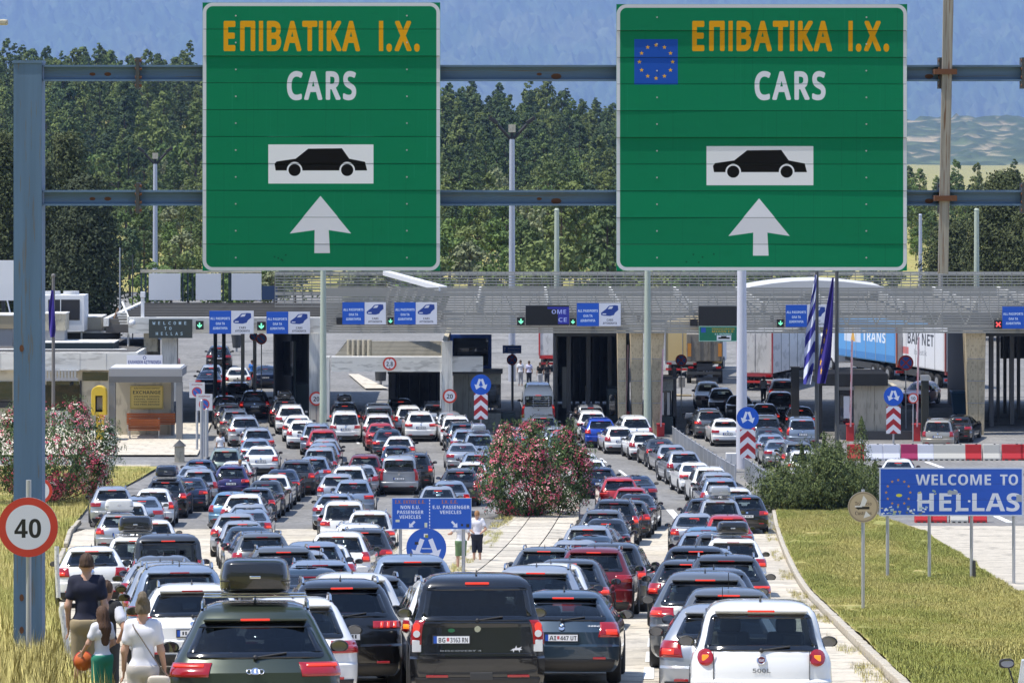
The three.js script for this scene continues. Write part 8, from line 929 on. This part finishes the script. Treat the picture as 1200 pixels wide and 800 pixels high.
{
  const onBank = (x, d) => { const X = (x - 600) * d / F; return new V3(X, groundY(d) + bankH(X, d), -d); };
  makePerson('person', 'person in navy T-shirt and khaki shorts standing in the roadside grass', onBank(101, 41 * KS), { hands: 1, top: lin(0.012, 0.014, 0.035), bottom: lin(0.32, 0.25, 0.15), legEnd: 0.48, height: 1.86, hairCol: lin(0.05, 0.024, 0.012), w: 1.02, face: 0.06, shoes: lin(0.3, 0.3, 0.3), arms: { l: [[-0.235, 1.13, 0.03], [-0.235, 0.88, -0.04]], r: [[0.235, 1.13, 0.03], [0.25, 0.88, -0.02]] } });
  makePerson('person', 'person in black vest over white sleeves with one hand on the hip', onBank(124, 42.5 * KS), { hands: 1, top: lin(0.012, 0.012, 0.014), sleeveCol: lin(0.7, 0.7, 0.75), bottom: lin(0.03, 0.03, 0.032), legEnd: 0.12, height: 1.78, hairCol: lin(0.06, 0.03, 0.015), turn: -0.9, face: -0.35, skin: skinTan, shoes: lin(0.05, 0.05, 0.05), arms: { l: [[-0.26, 1.13, 0.02], [-0.25, 0.88, -0.05]], r: [[0.33, 1.15, 0.09], [0.2, 0.98, 0.03]] } });
  const woman = makePerson('person', 'person in white T-shirt and beige trousers with a shoulder bag', onBank(167, 37 * KS), { hands: 1, top: lin(0.72, 0.71, 0.76), bottom: lin(0.5, 0.46, 0.42), legEnd: 0.1, height: 1.74, hair: 'bun', hairCol: lin(0.13, 0.1, 0.065), w: 0.98, face: 0.03, shoes: lin(0.5, 0.48, 0.45), turn: 0.8, arms: { l: [[-0.225, 1.13, 0.0], [-0.24, 0.9, -0.08]], r: [[0.225, 1.13, 0.0], [0.26, 0.92, -0.1]] } });
  { const p = woman.position, s = 1.72 / 1.73, bag = thing('shoulder_bag', 'small cream shoulder bag hanging at the hip of the person in white', 'bag', new V3(p.x + 0.2 * s, p.y + 0.78 * s, p.z + 0.17)); part('pouch', superBox(0.27, 0.2, 0.09, 0.5), std(lin(0.55, 0.47, 0.36), 0.5), bag); part('flap', superBox(0.26, 0.1, 0.1, 0.5).translate(0, 0.05, 0.004), std(lin(0.6, 0.53, 0.44), 0.5), bag); part('strap', new THREE.TubeGeometry(new THREE.CatmullRomCurve3([new V3(0.1, 0.08, 0), new V3(-0.02, 0.25, 0.02), new V3(-0.2, 0.52, 0.0), new V3(-0.3, 0.66, -0.06), new V3(-0.3, 0.68, -0.16)]), 24, 0.007, 6), std(lin(0.18, 0.14, 0.11), 0.7), bag); }
  const girl = makePerson('person', 'child with long brown hair in white shirt and green shorts', onBank(119, 38 * KS), { hands: 1, top: lin(0.72, 0.71, 0.75), bottom: lin(0.02, 0.2, 0.13), legEnd: 0.42, height: 1.28, hair: 'long', hairCol: lin(0.075, 0.035, 0.018), w: 0.9, face: 0.7, shoes: lin(0.4, 0.2, 0.25), arms: { l: [[-0.24, 1.16, -0.06], [-0.2, 1.0, -0.28]], r: [[0.24, 1.15, 0.0], [0.2, 1.0, -0.22]] } });
  { const p = girl.position, b = thing('ball', 'orange and red ball held by the child', 'ball', new V3(p.x - 0.24, p.y + 0.62, p.z - 0.2)); part('shell', new THREE.SphereGeometry(0.11, 20, 14), std(lin(0.55, 0.12, 0.02), 0.5), b); part('stripe', new THREE.TorusGeometry(0.108, 0.01, 6, 28), std(lin(0.4, 0.02, 0.03), 0.5), b); }
  const med = (x, yf) => { const p = onGround(x, yf); return p; };
  makePerson('person', 'person in white T-shirt and green shorts behind the lane sign', med(540, 669), { top: lin(0.7, 0.7, 0.74), bottom: lin(0.12, 0.2, 0.09), legEnd: 0.48, height: 1.8, cell: 0.02, hairCol: lin(0.1, 0.06, 0.03), shoes: lin(0.5, 0.5, 0.5), face: 0.1, arms: { l: [[-0.34, 1.2, -0.02], [-0.42, 1.16, -0.2]], r: [[0.3, 1.16, 0.05], [0.26, 0.98, -0.12]] } });
  makePerson('person', 'person in white shirt and dark cropped trousers beside the lane sign', med(559, 660).add(new V3(0, 0.0, 0)), { top: lin(0.7, 0.69, 0.75), bottom: lin(0.012, 0.014, 0.028), legEnd: 0.36, height: 1.82, w: 1.15, cell: 0.02, hairCol: lin(0.3, 0.15, 0.06), hair: 'short', shoes: lin(0.3, 0.25, 0.22), face: -0.1, arms: { l: [[-0.3, 1.16, 0.08], [-0.1, 1.02, 0.16]], r: [[0.32, 1.14, 0.06], [0.14, 1.0, 0.17]] } });
  const far = (x, yf, lb, o) => makePerson('person', lb, onGround(x, yf), { cell: 0.03, height: 1.76, legEnd: 0.12, bottom: lin(0.03, 0.035, 0.05), top: lin(0.7, 0.7, 0.74), ...o });
  far(258, 545, 'person in white shirt standing by the silver car near the pavement', {}); far(281, 582, 'person in white T-shirt beside the purple hatchback', { hairCol: lin(0.25, 0.14, 0.06) });
  far(610, 452, 'person in white standing at the foot of the floodlight mast', { bottom: lin(0.4, 0.4, 0.42) }); far(620, 453, 'person in lilac shirt beyond the white minibus', { top: lin(0.55, 0.55, 0.75) }); far(633, 455, 'person in black shirt and pale trousers beyond the white minibus', { top: lin(0.01, 0.01, 0.012), bottom: lin(0.5, 0.5, 0.52) }); far(641, 454, 'person in dark clothes beyond the white minibus, beside the one in black', { top: lin(0.02, 0.02, 0.025) });
  far(295, 452, 'person in blue shirt between the cars under the left canopy', { top: lin(0.03, 0.16, 0.5) }); far(207, 445, 'person in pink shirt beside the left canopy column', { top: lin(0.6, 0.3, 0.3) }); far(895, 473, 'person in white shirt leaning by the open car in the plaza', { bottom: lin(0.02, 0.02, 0.02) });
}
// ------------------------------------------------------------------ motorcycles
function motorbike(name, label, pos, turn, o = {}) {
  const T = thing(name, label, 'motorcycle', pos); T.rotation.y = turn; const R = 0.3, pm = o.paint || PAINT.black;
  for (const z of [0.65, -0.65]) { const w = part('wheel', new THREE.TorusGeometry(R - 0.06, 0.06, 10, 26).rotateY(Math.PI / 2), M.rubber, T); w.position.set(0, R, z); part('rim', new THREE.CylinderGeometry(R - 0.1, R - 0.1, 0.05, 18).rotateZ(Math.PI / 2), CM.rim, w); }
  part('frame', [superBox(0.3, 0.45, 0.9, 0.6).translate(0, 0.55, 0.05), superBox(0.36, 0.4, 0.45, 0.5).translate(0, 0.85, -0.3)], pm, T); part('seat', superBox(0.3, 0.12, 0.7, 0.5).translate(0, 0.85, 0.3), CM.trim, T); part('tank', superBox(0.32, 0.25, 0.5, 0.6).translate(0, 0.9, -0.15), pm, T); part('fork', [bar(new V3(-0.1, R, -0.65), new V3(-0.1, 1.02, -0.42), 0.025), bar(new V3(0.1, R, -0.65), new V3(0.1, 1.02, -0.42), 0.025)].map(plain), CM.chrome, T);
  part('handlebar', bar(new V3(-0.38, 1.06, -0.34), new V3(0.38, 1.06, -0.34), 0.016), CM.trim, T); part('windshield', rb(0.42, 0.36, 0.03, 0.012).rotateX(0.5).translate(0, 1.16, -0.55), std(lin(0.6, 0.64, 0.7), 0.15, 0.1), T); part('tail_light', rb(0.16, 0.06, 0.05, 0.02, 0, 0.82, 0.72), CM.lamp, T); part('top_case', superBox(0.4, 0.3, 0.38, 0.4).translate(0, 1.02, 0.72), o.box || CM.trim, T);
  for (const s of [1, -1]) { part('mirror_stalk', bar(new V3(s * 0.3, 1.06, -0.34), new V3(s * 0.36, 1.26, -0.36), 0.008), CM.trim, T); const m = part('mirror', superBox(0.15, 0.09, 0.04, 0.6).translate(s * 0.38, 1.3, -0.36), CM.trim, T); part('mirror_glass', new THREE.CircleGeometry(1, 14).scale(0.062, 0.034, 1).translate(s * 0.38, 1.3, -0.334), CM.mirror, m); }
  return T;
}
{ const d = 30.2 * KS; motorbike('motorcycle', 'white motorcycle with dark oval mirrors on the verge', new V3((1238 - 600) * d / F, groundY(d) + 0.12, -d), 0.12, { paint: PAINT.white, box: boxMat.white }); const p = onGround(675, 512); const mb = motorbike('motorcycle', 'dark motorcycle with rider entering the control tunnel', p, 0.3); makePerson('person', 'person in black riding gear and helmet on the dark motorcycle', p.clone().add(new V3(0, 0.0, -0.1)), { cell: 0.03, height: 1.7, top: lin(0.01, 0.01, 0.012), bottom: lin(0.012, 0.012, 0.014), legEnd: 0.1, sleeve: 1, hairCol: lin(0.05, 0.05, 0.05), legs: [[[-0.22, 0.72, -0.25], [-0.26, 0.35, -0.1]], [[0.22, 0.72, -0.25], [0.26, 0.35, -0.1]]], arms: { l: [[-0.3, 1.15, -0.15], [-0.3, 1.08, -0.35]], r: [[0.3, 1.15, -0.15], [0.3, 1.08, -0.35]] } }); motorbike('motorcycle', 'black scooter parked by the small dark booth', onGround(812, 511), 0.4); }
renderer.render(scene, camera);
